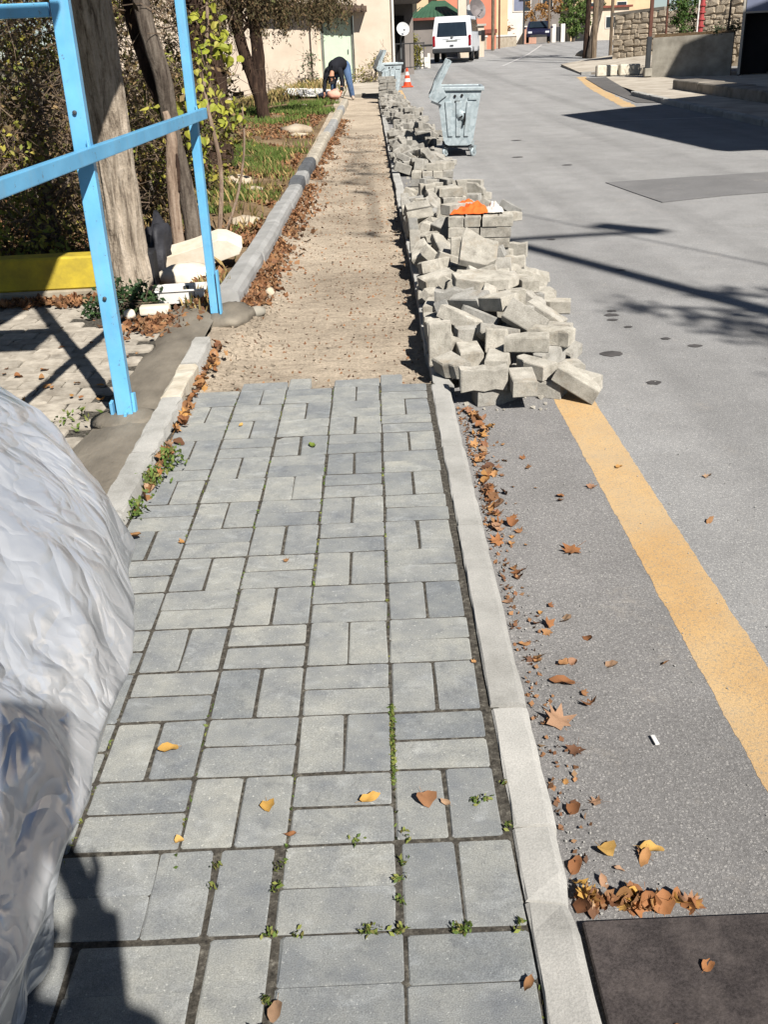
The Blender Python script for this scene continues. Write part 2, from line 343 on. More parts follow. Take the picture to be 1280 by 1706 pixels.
# ------------------------------------------------------------------ helpers
def tag(o, label=None, cat=None, group=None, kind=None):
    if label: o['label'] = label
    if cat: o['category'] = cat
    if group: o['group'] = group
    if kind: o['kind'] = kind
    return o
def link(name, me, mat=None, parent=None, loc=None, rot=None):
    o = bpy.data.objects.new(name, me); COL.objects.link(o)
    if mat is not None and me is not None and len(me.materials) == 0:
        me.materials.append(MT[mat] if isinstance(mat, str) else mat)
    if parent is not None: o.parent = parent
    if loc is not None: o.location = loc
    if rot is not None: o.rotation_euler = rot
    return o
def empty(name, loc, label, cat, group=None, rz=0.0, rot=None):
    o = bpy.data.objects.new(name, None); COL.objects.link(o)
    o.location = loc; o.rotation_euler = rot if rot else (0, 0, rz); o.empty_display_size = 0.2
    return tag(o, label, cat, group)
def copy_tree(o, parent=None):
    c = o.copy(); COL.objects.link(c)
    if parent is not None: c.parent = parent
    for ch in list(o.children): copy_tree(ch, c)
    return c
def pyd(name, v, f, smooth=False):
    me = bpy.data.meshes.new(name); me.from_pydata([tuple(p) for p in v], [], [tuple(q) for q in f]); me.update()
    if smooth: me.polygons.foreach_set('use_smooth', [True] * len(me.polygons))
    return me
def quads_mesh(name, P):          # P: (n,4,3) array of loose quads
    n = len(P); me = bpy.data.meshes.new(name)
    me.vertices.add(n * 4); me.vertices.foreach_set('co', np.ascontiguousarray(P, dtype=np.float32).ravel())
    me.loops.add(n * 4); me.loops.foreach_set('vertex_index', np.arange(n * 4, dtype=np.int32))
    me.polygons.add(n); me.polygons.foreach_set('loop_start', np.arange(0, n * 4, 4, dtype=np.int32))
    me.update(calc_edges=True); me.validate(); return me

class B:
    def __init__(s): s.b = bmesh.new()
    def box(s, c, d, rot=None, bev=0.0, seg=1, taper=None):
        r = bmesh.ops.create_cube(s.b, size=1.0); vs = r['verts']
        for v in vs:
            v.co = Vector((v.co.x * d[0], v.co.y * d[1], v.co.z * d[2]))
            if taper and v.co.z > 0: v.co.x *= taper[0]; v.co.y *= taper[1]
        if bev:
            es = list({e for v in vs for e in v.link_edges})
            rr = bmesh.ops.bevel(s.b, geom=es, offset=bev, segments=seg, profile=0.6, affect='EDGES')
            vs = list({v for f in rr['faces'] for v in f.verts} | {v for v in vs if v.is_valid})
        M = Euler(rot).to_matrix() if rot else Matrix.Identity(3)
        for v in vs: v.co = M @ v.co + Vector(c)
        return s
    def tube(s, pts, rad, seg=8, cap=True, wob=0.0):
        pts = [Vector(p) for p in pts]
        if isinstance(rad, (int, float)): rad = [rad] * len(pts)
        rings = []; n = len(pts); up = Vector((0.137, 0.31, 0.94)).normalized()
        for i, p in enumerate(pts):
            t = (pts[min(i + 1, n - 1)] - pts[max(i - 1, 0)]).normalized()
            a = t.cross(up)
            if a.length < 0.05: a = t.cross(Vector((1, 0, 0)))
            a.normalize(); bb = t.cross(a).normalized(); ring = []
            for k in range(seg):
                th = 2 * PI * k / seg; rr = rad[i] * (1 + (random.uniform(-wob, wob) if wob else 0))
                ring.append(s.b.verts.new(p + a * math.cos(th) * rr + bb * math.sin(th) * rr))
            rings.append(ring)
        for i in range(n - 1):
            for k in range(seg):
                s.b.faces.new((rings[i][k], rings[i][(k + 1) % seg], rings[i + 1][(k + 1) % seg], rings[i + 1][k]))
        if cap and seg > 2:
            s.b.faces.new(rings[0]); s.b.faces.new(rings[-1][::-1])
        return s
    def lathe(s, prof, seg=20, c=(0, 0, 0), axis='Z'):
        rings = []
        for r, z in prof:
            ring = []
            for k in range(seg):
                th = 2 * PI * k / seg; x, y = r * math.cos(th), r * math.sin(th)
                p = (x, y, z) if axis == 'Z' else ((x, z, y) if axis == 'Y' else (z, x, y))
                ring.append(s.b.verts.new(Vector(p) + Vector(c)))
            rings.append(ring)
        for i in range(len(rings) - 1):
            for k in range(seg):
                s.b.faces.new((rings[i][k], rings[i][(k + 1) % seg], rings[i + 1][(k + 1) % seg], rings[i + 1][k]))
        s.b.faces.new(rings[0]); s.b.faces.new(rings[-1][::-1])
        return s
    def prism(s, poly, d0, d1, axis='Z', bev=0.0):
        def mk(p, d):
            return (p[0], p[1], d) if axis == 'Z' else ((p[0], d, p[1]) if axis == 'Y' else (d, p[0], p[1]))
        a = [s.b.verts.new(mk(p, d0)) for p in poly]; c = [s.b.verts.new(mk(p, d1)) for p in poly]; n = len(poly)
        fs = [s.b.faces.new(a[::-1]), s.b.faces.new(c)]
        for i in range(n): fs.append(s.b.faces.new((a[i], a[(i + 1) % n], c[(i + 1) % n], c[i])))
        if bev:
            es = list({e for f in fs for e in f.edges})
            bmesh.ops.bevel(s.b, geom=es, offset=bev, segments=2, profile=0.6, affect='EDGES')
        return s
    def quad(s, *p):
        s.b.faces.new([s.b.verts.new(q) for q in p]); return s
    def mesh(s, name, smooth=False):
        bmesh.ops.recalc_face_normals(s.b, faces=s.b.faces[:])
        me = bpy.data.meshes.new(name); s.b.to_mesh(me); s.b.free()
        if smooth: me.polygons.foreach_set('use_smooth', [True] * len(me.polygons))
        return me
    def obj(s, name, mat, parent=None, loc=None, rot=None, smooth=False):
        return link(name, s.mesh(name, smooth), mat, parent, loc, rot)

def rise(y):                       # the street climbs gently away from the camera
    if y < 8: return 0.0
    y = min(y, 70.0); return 1.5 * ((y - 8) / 75.0) ** 2
def sm(a, b, x):
    t = min(1, max(0, (x - a) / (b - a))); return t * t * (3 - 2 * t)
def lot_z(x, y):                   # planted lot on the left, bumpy, sinking towards the house's basement side
    d = sm(-0.95, -2.2, x)
    n = mnoise.noise(Vector((x * 0.9, y * 0.9, 3.1))) * 0.10 + mnoise.noise(Vector((x * 3.1, y * 3.1, 7.7))) * 0.035
    z = rise(y) - 0.03 + n * (0.3 + 0.7 * d) * sm(4.3, 6.5, y)
    z += 0.10 * sm(6, 9, y) * d * (1 - sm(12, 18, y))
    z -= 0.62 * sm(1.6, 5.2, -x) * sm(20, 35, y)
    return z
def grid_obj(name, xs, ys, zf, mat, smooth=True):
    v = []; f = []; nx = len(xs)
    for y in ys:
        for x in xs: v.append((x, y, zf(x, y)))
    for j in range(len(ys) - 1):
        for i in range(nx - 1): f.append((j * nx + i, j * nx + i + 1, (j + 1) * nx + i + 1, (j + 1) * nx + i))
    return tag(link(name, pyd(name, v, f, smooth), mat), kind='structure')
lin = lambda a, b, n: [a + (b - a) * i / (n - 1) for i in range(n)]

# ------------------------------------------------------------------ leaves and twigs
def rand_dirs(n, rs):
    v = rs.normal(size=(n, 3)); return v / np.linalg.norm(v, axis=1, keepdims=True)
def leaf_quads(cent, size, rs, flat=0.0, aspect=0.6, fold=0.25, droop=None):
    n = len(cent); a = rand_dirs(n, rs)
    if droop is not None: a = a * (1 - droop) + np.array([0, 0, -1.0]) * droop; a /= np.linalg.norm(a, axis=1, keepdims=True)
    nrm = rand_dirs(n, rs)
    if flat: nrm = nrm * (1 - flat) + np.array([0, 0, 1.0]) * flat
    b = np.cross(a, nrm); b /= np.maximum(np.linalg.norm(b, axis=1, keepdims=True), 1e-6)
    c = np.cross(a, b)
    s = (size * rs.uniform(0.6, 1.35, n))[:, None]
    P = np.empty((n, 4, 3))
    P[:, 0] = cent - a * s * 0.5; P[:, 2] = cent + a * s * 0.5
    P[:, 1] = cent + b * s * 0.5 * aspect + c * s * fold * 0.5; P[:, 3] = cent - b * s * 0.5 * aspect + c * s * fold * 0.5
    return P
def in_ellipsoids(n, ells, rs, shell=0.5):
    vol = np.array([e[1][0] * e[1][1] * e[1][2] for e in ells]) ** 0.7; k = rs.choice(len(ells), n, p=vol / vol.sum())
    d = rand_dirs(n, rs); r = rs.uniform(0, 1, n) ** (1 / 3.0) * (1 - shell) + shell * rs.uniform(0.75, 1.05, n)
    C = np.array([e[0] for e in ells])[k]; R = np.array([e[1] for e in ells])[k]
    return C + d * r[:, None] * R
def clumped(n, ells, rs, nclump=60, spread=0.12, shell=0.4):
    cc = in_ellipsoids(nclump, ells, rs, shell); k = rs.integers(0, nclump, n)
    return cc[k] + rs.normal(size=(n, 3)) * spread
def twig_mesh(name, segs, r=0.004):
    v = []; f = []
    for a, b in segs:
        a = Vector(a); b = Vector(b); t = (b - a)
        if t.length < 1e-4: continue
        t.normalize(); p = t.cross(Vector((0.3, 0.5, 0.8))).normalized(); q = t.cross(p); i = len(v)
        for base, rr in ((a, r), (b, r * 0.45)):
            for th in (0, 2.094, 4.189): v.append(base + p * math.cos(th) * rr + q * math.sin(th) * rr)
        for k in range(3): f.append((i + k, i + (k + 1) % 3, i + 3 + (k + 1) % 3, i + 3 + k))
    return pyd(name, v, f)

# ================================================================== SETTING
random.seed(11); RS = np.random.default_rng(11)
ROADZ = -0.05
# ground sheet under everything, to the horizon
grid_obj('ground', [-400, -120, -60, -30, -15, -8, -4, -1.2, 2, 6, 12, 20, 40, 80, 200, 400],
         [-200, -40, -10, 0, 4, 8, 14, 20, 26, 32, 38, 44, 50, 56, 62, 70, 90, 120, 200, 400, 700],
         lambda x, y: rise(y) - 0.28 - 0.7 * sm(2, 6, -x) * sm(18, 34, y), 'far_ground')
# the road: one sheet from kerb to the right-hand pavement and up the hill
ry = lin(-12, 8, 12) + lin(9, 70, 46) + [80, 95]
grid_obj('road', [0.285, 1, 2, 4, 6, 9, 13, 20], ry, lambda x, y: rise(y) + ROADZ, 'asphalt')
# darker gutter lane between kerb and yellow line (never worn by traffic): ragged outer edge
v = []; f = []
ys = lin(-3, 30, 120)
for i, y in enumerate(ys):
    xo = 0.80 + 0.03 * math.sin(y * 2.1) + 0.02 * math.sin(y * 5.3 + 1)
    for x in (0.285, 0.5, xo): v.append((x, y, rise(y) + ROADZ + 0.0012))
    if i: f += [(3 * i - 3, 3 * i - 2, 3 * i + 1, 3 * i), (3 * i - 2, 3 * i - 1, 3 * i + 2, 3 * i + 1)]
tag(link('gutter_lane', pyd('gutter_lane', v, f), 'asphalt_gutter'), kind='structure')
# yellow line with an uneven brushed edge
def strip(name, pts, w0, mat, dz, jit=0.004, step=0.05):
    v = []; f = []
    L = [Vector(p) for p in pts]; seq = []
    for a, b in zip(L, L[1:]):
        n = max(2, int((b - a).length / step))
        for i in range(n): seq.append((a.lerp(b, i / n), (b - a).normalized()))
    seq.append((L[-1], (L[-1] - L[-2]).normalized()))
    for i, (p, t) in enumerate(seq):
        nn = Vector((t.y, -t.x, 0)); z = rise(p.y) + ROADZ + dz
        for s_ in (-1, 1):
            q = p + nn * s_ * (w0 / 2 + random.gauss(0, jit * .4) + jit * 2 * mnoise.noise(Vector((p.y * 9, s_ * 7, w0))) + jit * mnoise.noise(Vector((p.y * 34, s_ * 7, w0)))); v.append((q.x, q.y, z))
        if i: f.append((2 * i - 2, 2 * i - 1, 2 * i + 1, 2 * i))
    return tag(link(name, pyd(name, v, f), mat), kind='structure')
strip('yellow_line', [(0.865, -2.0, 0), (0.83, 0.6, 0), (0.82, 2.6, 0), (0.83, 8, 0)], 0.165, 'yellow_paint', 0.0018, 0.0022, 0.012)
strip('yellow_line', [(0.86, 21, 0), (0.90, 31, 0)], 0.16, 'yellow_paint', 0.0018, 0.004, 0.2)
strip('yellow_line', [(5.35, 20.5, 0), (6.15, 28, 0), (7.0, 34.2, 0)], 0.28, 'yellow_paint', 0.0018, 0.02, 0.2)
strip('white_line', [(5.7, 45, 0), (8.6, 57, 0), (11.2, 69, 0)], 0.14, 'white_road_paint', 0.008, 0.01, 0.5)
strip('white_line', [(4.05, 17.2, 0), (6.0, 17.0, 0)], 0.06, 'white_road_paint', 0.008, 0.012, 0.1)
# repaired squares of asphalt
def patch(name, poly, mat, dz=0.005):
    b = B(); b.prism([(x, y) for x, y in poly], 0, dz)
    for v_ in b.b.verts: v_.co.z += rise(v_.co.y) + ROADZ
    return tag(b.obj(name, mat), kind='structure')
patch('asphalt_patch', [(2.43, 9.37), (2.52, 8.6), (2.62, 7.87), (3.3, 8.12), (4.6, 8.36), (4.75, 9.7), (3.4, 9.52)], 'asphalt_patch', 0.007)
patch('asphalt_patch', [(5.75, 21.6), (6.1, 21.2), (6.3, 24.2), (6.9, 28), (7.6, 33.2), (6.9, 33), (6.2, 27)], 'asphalt_dark_patch', 0.012)
for (x, y, r) in [(1.02, 4.66, .055), (1.13, 3.23, .05), (1.29, 3.96, .035), (1.27, 3.86, .025), (1.31, 4.05, .025), (1.0, 4.85, .03), (1.32, 3.7, .02), (1.21, 2.76, .03), (0.93, 3.45, .022), (1.55, 3.3, .03),
                  (1.9, 12.2, .07), (2.35, 11.1, .06), (1.35, 6.3, .03), (1.6, 5.1, .03), (2.2, 14.5, .07), (1.45, 3.45, .022)]:
    n = 14; v = [(x, y, rise(y) + ROADZ + 0.003)] + [(x + math.cos(2 * PI * k / n) * r * random.uniform(.75, 1.15) * 1.15, y + math.sin(2 * PI * k / n) * r * random.uniform(.7, 1.1), rise(y) + ROADZ + 0.003) for k in range(n)]
    tag(link('oil_stain', pyd('oil_stain', v, [(0, 1 + k, 1 + (k + 1) % n) for k in range(n)]), 'oil_stain'), kind='structure')

# ---------------------------------------------------------------- walkway: bed, pavers, kerb stones
walk = tag(grid_obj('walkway', lin(-0.95, 0.24, 12), lin(-3.2, 2.745, 30), lambda x, y: -0.0027 - 0.0042 * sm(0.02, -0.02, y) + 0.0008 * mnoise.noise(Vector((x * 9, y * 9, 0))), 'joint'), kind='structure')
def block_mesh(name, L, W, H, ch=0.004, corner=0.004, jit=0.0013, seed=0):
    rnd = random.Random(seed); v = []; f = []
    def ring(l, w_, z, c):
        l /= 2; w_ /= 2
        pts = [(l - c, w_), (l, w_ - c), (l, -w_ + c), (l - c, -w_), (-l + c, -w_), (-l, -w_ + c), (-l, w_ - c), (-l + c, w_)]
        return [(x + rnd.uniform(-jit, jit), y + rnd.uniform(-jit, jit), z) for x, y in pts]
    rs = [ring(L, W, -H, corner), ring(L, W, -ch, corner), ring(L - 2 * ch, W - 2 * ch, 0, corner)]
    for r in rs: v += r
    for k in range(2):
        for i in range(8): f.append((8 * k + i, 8 * k + 8 + i, 8 * k + 8 + (i + 1) % 8, 8 * k + (i + 1) % 8))
    f.append(tuple(range(16, 24))[::-1]); f.append(tuple(range(0, 8)))
    me = pyd(name, v, f); bm = bmesh.new(); bm.from_mesh(me); bmesh.ops.recalc_face_normals(bm, faces=bm.faces[:]); bm.to_mesh(me); bm.free()
    me.materials.append(MT['paver']); return me
CW, RW = 0.203, 0.1964
LONGX = [block_mesh('paver', 0.1995, 0.0945, 0.05, seed=i) for i in range(5)]     # lies across the walkway
LONGY = [block_mesh('paver', 0.0972, 0.1925, 0.05, seed=20 + i) for i in range(5)]  # lies along it
def paver(x, y, along, near=False, z=0.0):
    me = random.choice(LONGY if along else LONGX)
    o = link('paver', me, None, walk, (x + random.gauss(0, .0012), y + random.gauss(0, .0012), z + random.gauss(0, .0008)))
    o.rotation_euler = (random.gauss(0, .005), random.gauss(0, .005), random.gauss(0, .006) + (PI if random.random() < .5 else 0))
    return o
colx = {c_: c_ * CW + (0.006 if c_ == 1 else 0.004 * (c_ - 0)) * (1 if c_ > 0 else 0.4) for c_ in range(-4, 2)}
for c_ in range(-4, 1):
    for r_ in range(0, 14):
        x0 = colx[c_]; cx, cy = x0 + CW / 2, (r_ + 0.5) * RW
        if (c_ + r_) % 2 == 0:
            for k in (-1, 1): paver(cx + k * 0.0508, cy, True)
        else:
            for k in (-1, 1): paver(cx, cy + k * 0.0490, False)
    # last, partly dug row
    if c_ > -4:
        if (c_ + 14) % 2: paver(colx[c_] + CW / 2, 14.25 * RW + 0.005, False)
        else: paver(colx[c_] + 0.05, 14.3 * RW, True, z=-.004)
# near rows, relaid a little lower with wider joints
zn = -0.0045
def pr(x, y, along):
    o = paver(x, y, along, True, zn); o.scale = (1.075, 1.04, 1) if along else (1.04, 1.075, 1)
yA = -0.104
pr(-0.328, -0.058, False) if False else None
for k in (-1, 1): pr(-0.545, yA + k * 0.049, False)
for xx in (-0.388, -0.279): pr(xx, yA, True)
for k in (-1, 1): pr(-0.107, yA + k * 0.050, False)
for xx in (0.060, 0.165): pr(xx, yA, True)
for k in (0, 1): pr(-0.437, -0.262 - k * 0.099, False)
pr(-0.268, -0.308, True); pr(-0.6, -0.31, True); pr(-0.71, -0.31, True)
for k in (0, 1): pr(-0.097, -0.259 - k * 0.1, False); pr(0.112, -0.265 - k * 0.1, False)
for k in (-1, 1): pr(-0.755, yA + k * 0.049, False)
for rr in range(2, 12):
    for c_ in range(-4, 1):
        cx = colx[c_] + CW / 2 + 0.006; cy = -(rr + 0.5) * 0.2 - 0.012
        if cx < -0.3 and rr < 3: pass
        if (c_ + rr) % 2 == 0:
            for k in (-1, 1): pr(cx + k * 0.0505, cy, True)
        else:
            for k in (-1, 1): pr(cx, cy + k * 0.050, False)
# kerb between walkway and road
def kerb_mesh(name, L, W, H, ch, seed, chl=0.004, rough=0.002):
    rnd = random.Random(seed); n = max(3, int(L / 0.06)); prof = [(-W / 2, -H), (-W / 2, -chl), (-W / 2 + chl, 0), (W / 2 - ch, 0.001), (W / 2 - ch * .35, -ch * .3), (W / 2, -ch), (W / 2, -H)]
    v = []; f = []; m = len(prof)
    for i in range(n + 1):
        y = -L / 2 + L * i / n
        for (x, z) in prof:
            v.append((x + rnd.gauss(0, rough), y + (rnd.gauss(0, rough) if 0 < i < n else 0), z + rnd.gauss(0, rough * 0.6)))
    for i in range(n):
        for k in range(m - 1): f.append((i * m + k, i * m + k + 1, (i + 1) * m + k + 1, (i + 1) * m + k))
    f.append(tuple(range(m))); f.append(tuple(range(n * m, n * m + m))[::-1])
    me = pyd(name, v, f); bm = bmesh.new(); bm.from_mesh(me); bmesh.ops.recalc_face_normals(bm, faces=bm.faces[:]); bm.to_mesh(me); bm.free(); return me
for y0, y1 in [(-3.2, -2.2), (-2.2, -1.2), (-1.2, -0.165), (-0.16, 0.015), (0.02, 0.385), (0.395, 1.31), (1.315, 1.98), (1.985, 2.72)]:
    me = kerb_mesh('kerb_stone', y1 - y0 - 0.003, 0.082, 0.22, 0.016, int(y0 * 100) + 900, rough=.0012)
    if abs(y1 + 0.165) < .01 or abs(y0 + .16) < .01:        # the broken joint
        for v_ in me.vertices:
            d_ = abs(v_.co.y + (y0 + y1) / 2 + .163)
            if d_ < .02 and v_.co.x > .01 and v_.co.z > -.1: v_.co.z -= .012; v_.co.x -= .006
    me.materials.append(MT['kerb'])
    link('kerb_stone', me, None, walk, (0.2625 + random.gauss(0, .001), (y0 + y1) / 2, 0.004 + random.gauss(0, .0015)), (0, 0, random.gauss(0, .0012)))
# the dug-up stretch: sand bed
def sand_z(x, y):
    return rise(y) - 0.062 + 0.012 * mnoise.noise(Vector((x * 2.2, y * 1.6, 1))) + 0.006 * mnoise.noise(Vector((x * 11, y * 9, 5))) + 0.045 * sm(2.95, 2.78, y) * sm(-.84, -.72, x) + 0.055 * sm(-0.45, -0.85, x) * sm(2.9, 3.4, y) + 0.02 * sm(0.05, 0.2, x) * mnoise.noise(Vector((x * 6, y * 3, 9)))
grid_obj('sand_bed', lin(-0.905, 0.235, 26), lin(2.72, 8, 110) + lin(8.1, 28.6, 90), sand_z, 'sand')
bed = bpy.data.objects['sand_bed']
y = 2.73; i = 0
while y < 27.5:
    L = random.choice([0.5, 0.8, 1.0]); me = kerb_mesh('kerb_stone', L - 0.008, 0.088, 0.22, 0.02, 300 + i); me.materials.append(MT['kerb'])
    link('kerb_stone', me, None, bed, (0.279 + random.gauss(0, .003), y + L / 2, rise(y + L / 2) - 0.004 + random.gauss(0, .004)), (random.gauss(0, .006), 0, random.gauss(0, .004)))
    y += L; i += 1

# ---------------------------------------------------------------- left: paved yard, cement strip, kerbs
yard = grid_obj('yard', lin(-5, -0.93, 14), lin(-3.2, 4.75, 30), lambda x, y: -0.012 + 0.006 * mnoise.noise(Vector((x * 3, y * 3, 2))), 'joint')
OLD = []
for i in range(6):
    rnd = random.Random(70 + i); L, W_ = 0.192, 0.105
    # interlocking block with a wavy long side
    n = 4; top = []
    for k in range(n + 1): top.append((-L / 2 + L * k / n, W_ / 2 + (0.008 if k % 2 else -0.006)))
    for k in range(n + 1): top.append((L / 2 - L * k / n, -W_ / 2 + (-0.006 if k % 2 else 0.008)))
    top = [(x + rnd.gauss(0, .002), y + rnd.gauss(0, .002)) for x, y in top]
    b = B(); m = len(top)
    lo = [b.b.verts.new((x, y, -0.04)) for x, y in top]; mi = [b.b.verts.new((x, y, -0.006)) for x, y in top]; hi = [b.b.verts.new((x * .93, y * .88, 0)) for x, y in top]
    for k in range(m):
        b.b.faces.new((lo[k], lo[(k + 1) % m], mi[(k + 1) % m], mi[k])); b.b.faces.new((mi[k], mi[(k + 1) % m], hi[(k + 1) % m], hi[k]))
    b.b.faces.new(hi); me = b.mesh('paver'); me.materials.append(MT['old_paver']); OLD.append(me)
cnt = 0
for r_ in range(0, 30):
    for k in range(0, 14):
        x = -1.26 - k * 0.198 - (0.099 if r_ % 2 else 0); y = 1.30 + r_ * 0.1115
        if x < -1.5 - (y - 1.0) * 0.48 or y > 4.55: continue
        if y > 3.9 and x > -1.75 + (y - 3.9) * .2 and y > 4.05: continue
        cnt += 1
        o = link('paver', random.choice(OLD), None, yard, (x + random.gauss(0, .002), y + random.gauss(0, .002), 0.004 + 0.008 * mnoise.noise(Vector((x * 2, y * 2, 0))) + random.gauss(0, .002)))
        o.rotation_euler = (random.gauss(0, .012), random.gauss(0, .012), random.gauss(0, .012) + (PI if random.random() < .5 else 0))
# trowelled cement strip along the kerb
v = []; f = []; ys = lin(-2, 4.35, 130)
for i, y in enumerate(ys):
    xl = -1.17 - 0.03 * mnoise.noise(Vector((0, y * 1.3, 0))) - 0.025 * mnoise.noise(Vector((4, y * 5, 0)))
    row = [(xl, 0.004), (xl + 0.06, 0.026), (xl + .16, 0.032), (-0.93, 0.024), (-0.90, 0.02)]
    for x, z in row: v.append((x + 0.012 * (y - 1) * 0.0, y, z + 0.005 * mnoise.noise(Vector((x * 9, y * 6, 4)))))
    if i: f += [((i - 1) * 5 + k, (i - 1) * 5 + k + 1, i * 5 + k + 1, i * 5 + k) for k in range(4)]
tag(link('cement_strip', pyd('cement_strip', v, f, True), 'wet_concrete'), kind='structure')
# low kerb along the walkway
kl = -0.868
for j, (y0, y1, m) in enumerate([(-2.6, -1.6, 'kerb'), (-1.6, -0.6, 'kerb'), (-0.6, 0.42, 'kerb'), (0.42, 1.42, 'kerb'), (1.43, 1.93, 'kerb'), (1.935, 2.55, 'kerb'), (2.555, 3.02, 'kerb_white_paint'), (3.03, 3.5, 'kerb')]):
    me = kerb_mesh('kerb_stone', y1 - y0 - 0.006, 0.085, 0.2, 0.010, 500 + j, 0.008, 0.003); me.materials.append(MT[m])
    o = link('kerb_stone', me, None, walk, (kl - 0.010 * ((y0 + y1) / 2 - 1.5), (y0 + y1) / 2, 0.052 + random.gauss(0, .003)), (random.gauss(0, .005), 0, 0.010))
    if m == 'kerb_white_paint': o['label'] = 'whitewashed kerb stone'
# taller kerb along the dug stretch: rounded stones, some bare, some dark, some whitewashed
def tall_mesh(L, seed):
    rnd = random.Random(seed); W = 0.15; prof = [(-W / 2, -0.16), (-W / 2, 0.075), (-W / 2 + .02, 0.10), (W / 2 - .045, 0.105), (W / 2 - .012, 0.085), (W / 2, 0.05), (W / 2, -0.16)]
    n = max(2, int(L / .12)); v = []; f = []; m = len(prof)
    for i in range(n + 1):
        y = -L / 2 + L * i / n; endr = 0.93 if i in (0, n) else 1
        for x, z in prof: v.append((x * endr + rnd.gauss(0, .002), y, (z if z < 0 else z * endr) + rnd.gauss(0, .0015)))
    for i in range(n):
        for k in range(m - 1): f.append((i * m + k, i * m + k + 1, (i + 1) * m + k + 1, (i + 1) * m + k))
    f.append(tuple(range(m))); f.append(tuple(range(n * m, n * m + m))[::-1])
    me = pyd('kerb_stone', v, f); bm = bmesh.new(); bm.from_mesh(me); bmesh.ops.recalc_face_normals(bm, faces=bm.faces[:]); bm.to_mesh(me); bm.free(); return me
y = 4.42; j = 0
for L, m in [(1.25, 'kerb_grey'), (1.25, 'kerb_grey'), (1.2, 'kerb_grey'), (1.2, 'kerb_grey'), (.62, 'kerb_dark'), (.62, 'kerb_grey'), (.62, 'kerb_dark'), (.62, 'kerb_dark'), (1.4, 'kerb_whitewash'), (1.4, 'kerb_whitewash'), (1.4, 'kerb_whitewash'), (1.4, 'kerb_grey'), (1.4, 'kerb_grey'), (1.4, 'kerb_whitewash'), (1.4, 'kerb_whitewash'), (1.4, 'kerb_grey'), (1.4, 'kerb_whitewash'), (1.2, 'kerb_whitewash')]:
    me = tall_mesh(L - 0.012, 800 + j); me.materials.append(MT[m]); yc = y + L / 2
    o = link('kerb_stone', me, None, bed, (-0.868 + 0.0118 * (yc - 4.4) + random.gauss(0, .004), yc, rise(yc) - 0.012 + (0.02 if m == 'kerb_dark' else 0)), (math.atan((rise(yc + .5) - rise(yc - .5))), 0, -0.0118 + random.gauss(0, .004)))
    if m == 'kerb_dark': o['label'] = 'dark grey rounded kerb stone'
    if m == 'kerb_whitewash': o['label'] = 'whitewashed kerb stone'
    y += L; j += 1
# planted lot
grid_obj('planted_lot', lin(-14, -4, 20) + lin(-3.7, -0.82, 30), lin(4.05, 14, 90) + lin(14.4, 46, 60), lot_z, 'earth')
# concrete apron in front of the house, to the side of the road's far left edge
v = [(-1.9, 28.7), (0.34, 28.7), (0.34, 33), (0.6, 38), (1.4, 45), (2.6, 52), (2.6, 58), (-3, 58), (-3.2, 36)]
b = B(); b.prism(v, -0.4, 0.0)
for q in b.b.verts: q.co.z += rise(q.co.y) + 0.015
bmesh.ops.triangulate(b.b, faces=b.b.faces[:])
tag(b.obj('house_apron', 'pale_ground'), kind='structure')

# ---------------------------------------------------------------- right-hand pavement, its kerb, ramp to the side street
kx = lambda y: 6.22 + 0.012 * (y - 15)
v = []; f = []; ys = lin(-12, 24, 37) + [26, 28, 30, 32, 33.4]
for i, y in enumerate(ys):
    xl = kx(y) if y < 24 else kx(24) + (y - 24) * 0.14
    for x in (xl, xl + 1.2, 13.0): v.append((x, y, rise(y) + 0.045 - 0.085 * sm(24, 28, y)))
    if i: f += [(3 * i - 3, 3 * i - 2, 3 * i + 1, 3 * i), (3 * i - 2, 3 * i - 1, 3 * i + 2, 3 * i + 1)]
tag(link('right_pavement', pyd('right_pavement', v, f), 'pale_ground'), kind='structure')
rp = bpy.data.objects['right_pavement']
y = 2.0; j = 0
while y < 23.5:
    me = kerb_mesh('kerb_stone', 0.99, 0.14, 0.3, 0.02, 1000 + j, rough=.004); me.materials.append(MT['kerb'])
    link('kerb_stone', me, None, rp, (kx(y + .5) - 0.06, y + .5, rise(y + .5) + 0.055), (0, 0, PI - 0.012)); y += 1.0; j += 1
step = empty('raised_kerb', (7.28, 13.0, 0), 'long low weathered concrete kerb block on the right pavement, half in shade', 'kerb block')
for k in range(6):
    y0 = 13.0 + k * 1.9
    b = B(); b.box((0.36, 0, -0.02), (0.62, 1.885, 0.56), bev=0.02)
    b.obj('slab', 'step_concrete', step, (0.12 - 0.028 * k, (k + .5) * 1.9, rise(y0) + 0.0), (0, 0, 0.02))
for k, x in enumerate((7.75, 8.5)):
    b = B(); b.box((0, 0, 0), (0.66, 0.3, 0.34), bev=0.03)
    o = b.obj('kerb_block', 'kerb_white_paint', None, (x, 33.85, rise(33.8) + 0.12))
    tag(o, ['left of two whitewashed kerb blocks at the side street corner', 'right of two whitewashed kerb blocks beside the rusty post'][k], 'kerb block', 'whitewashed corner blocks')
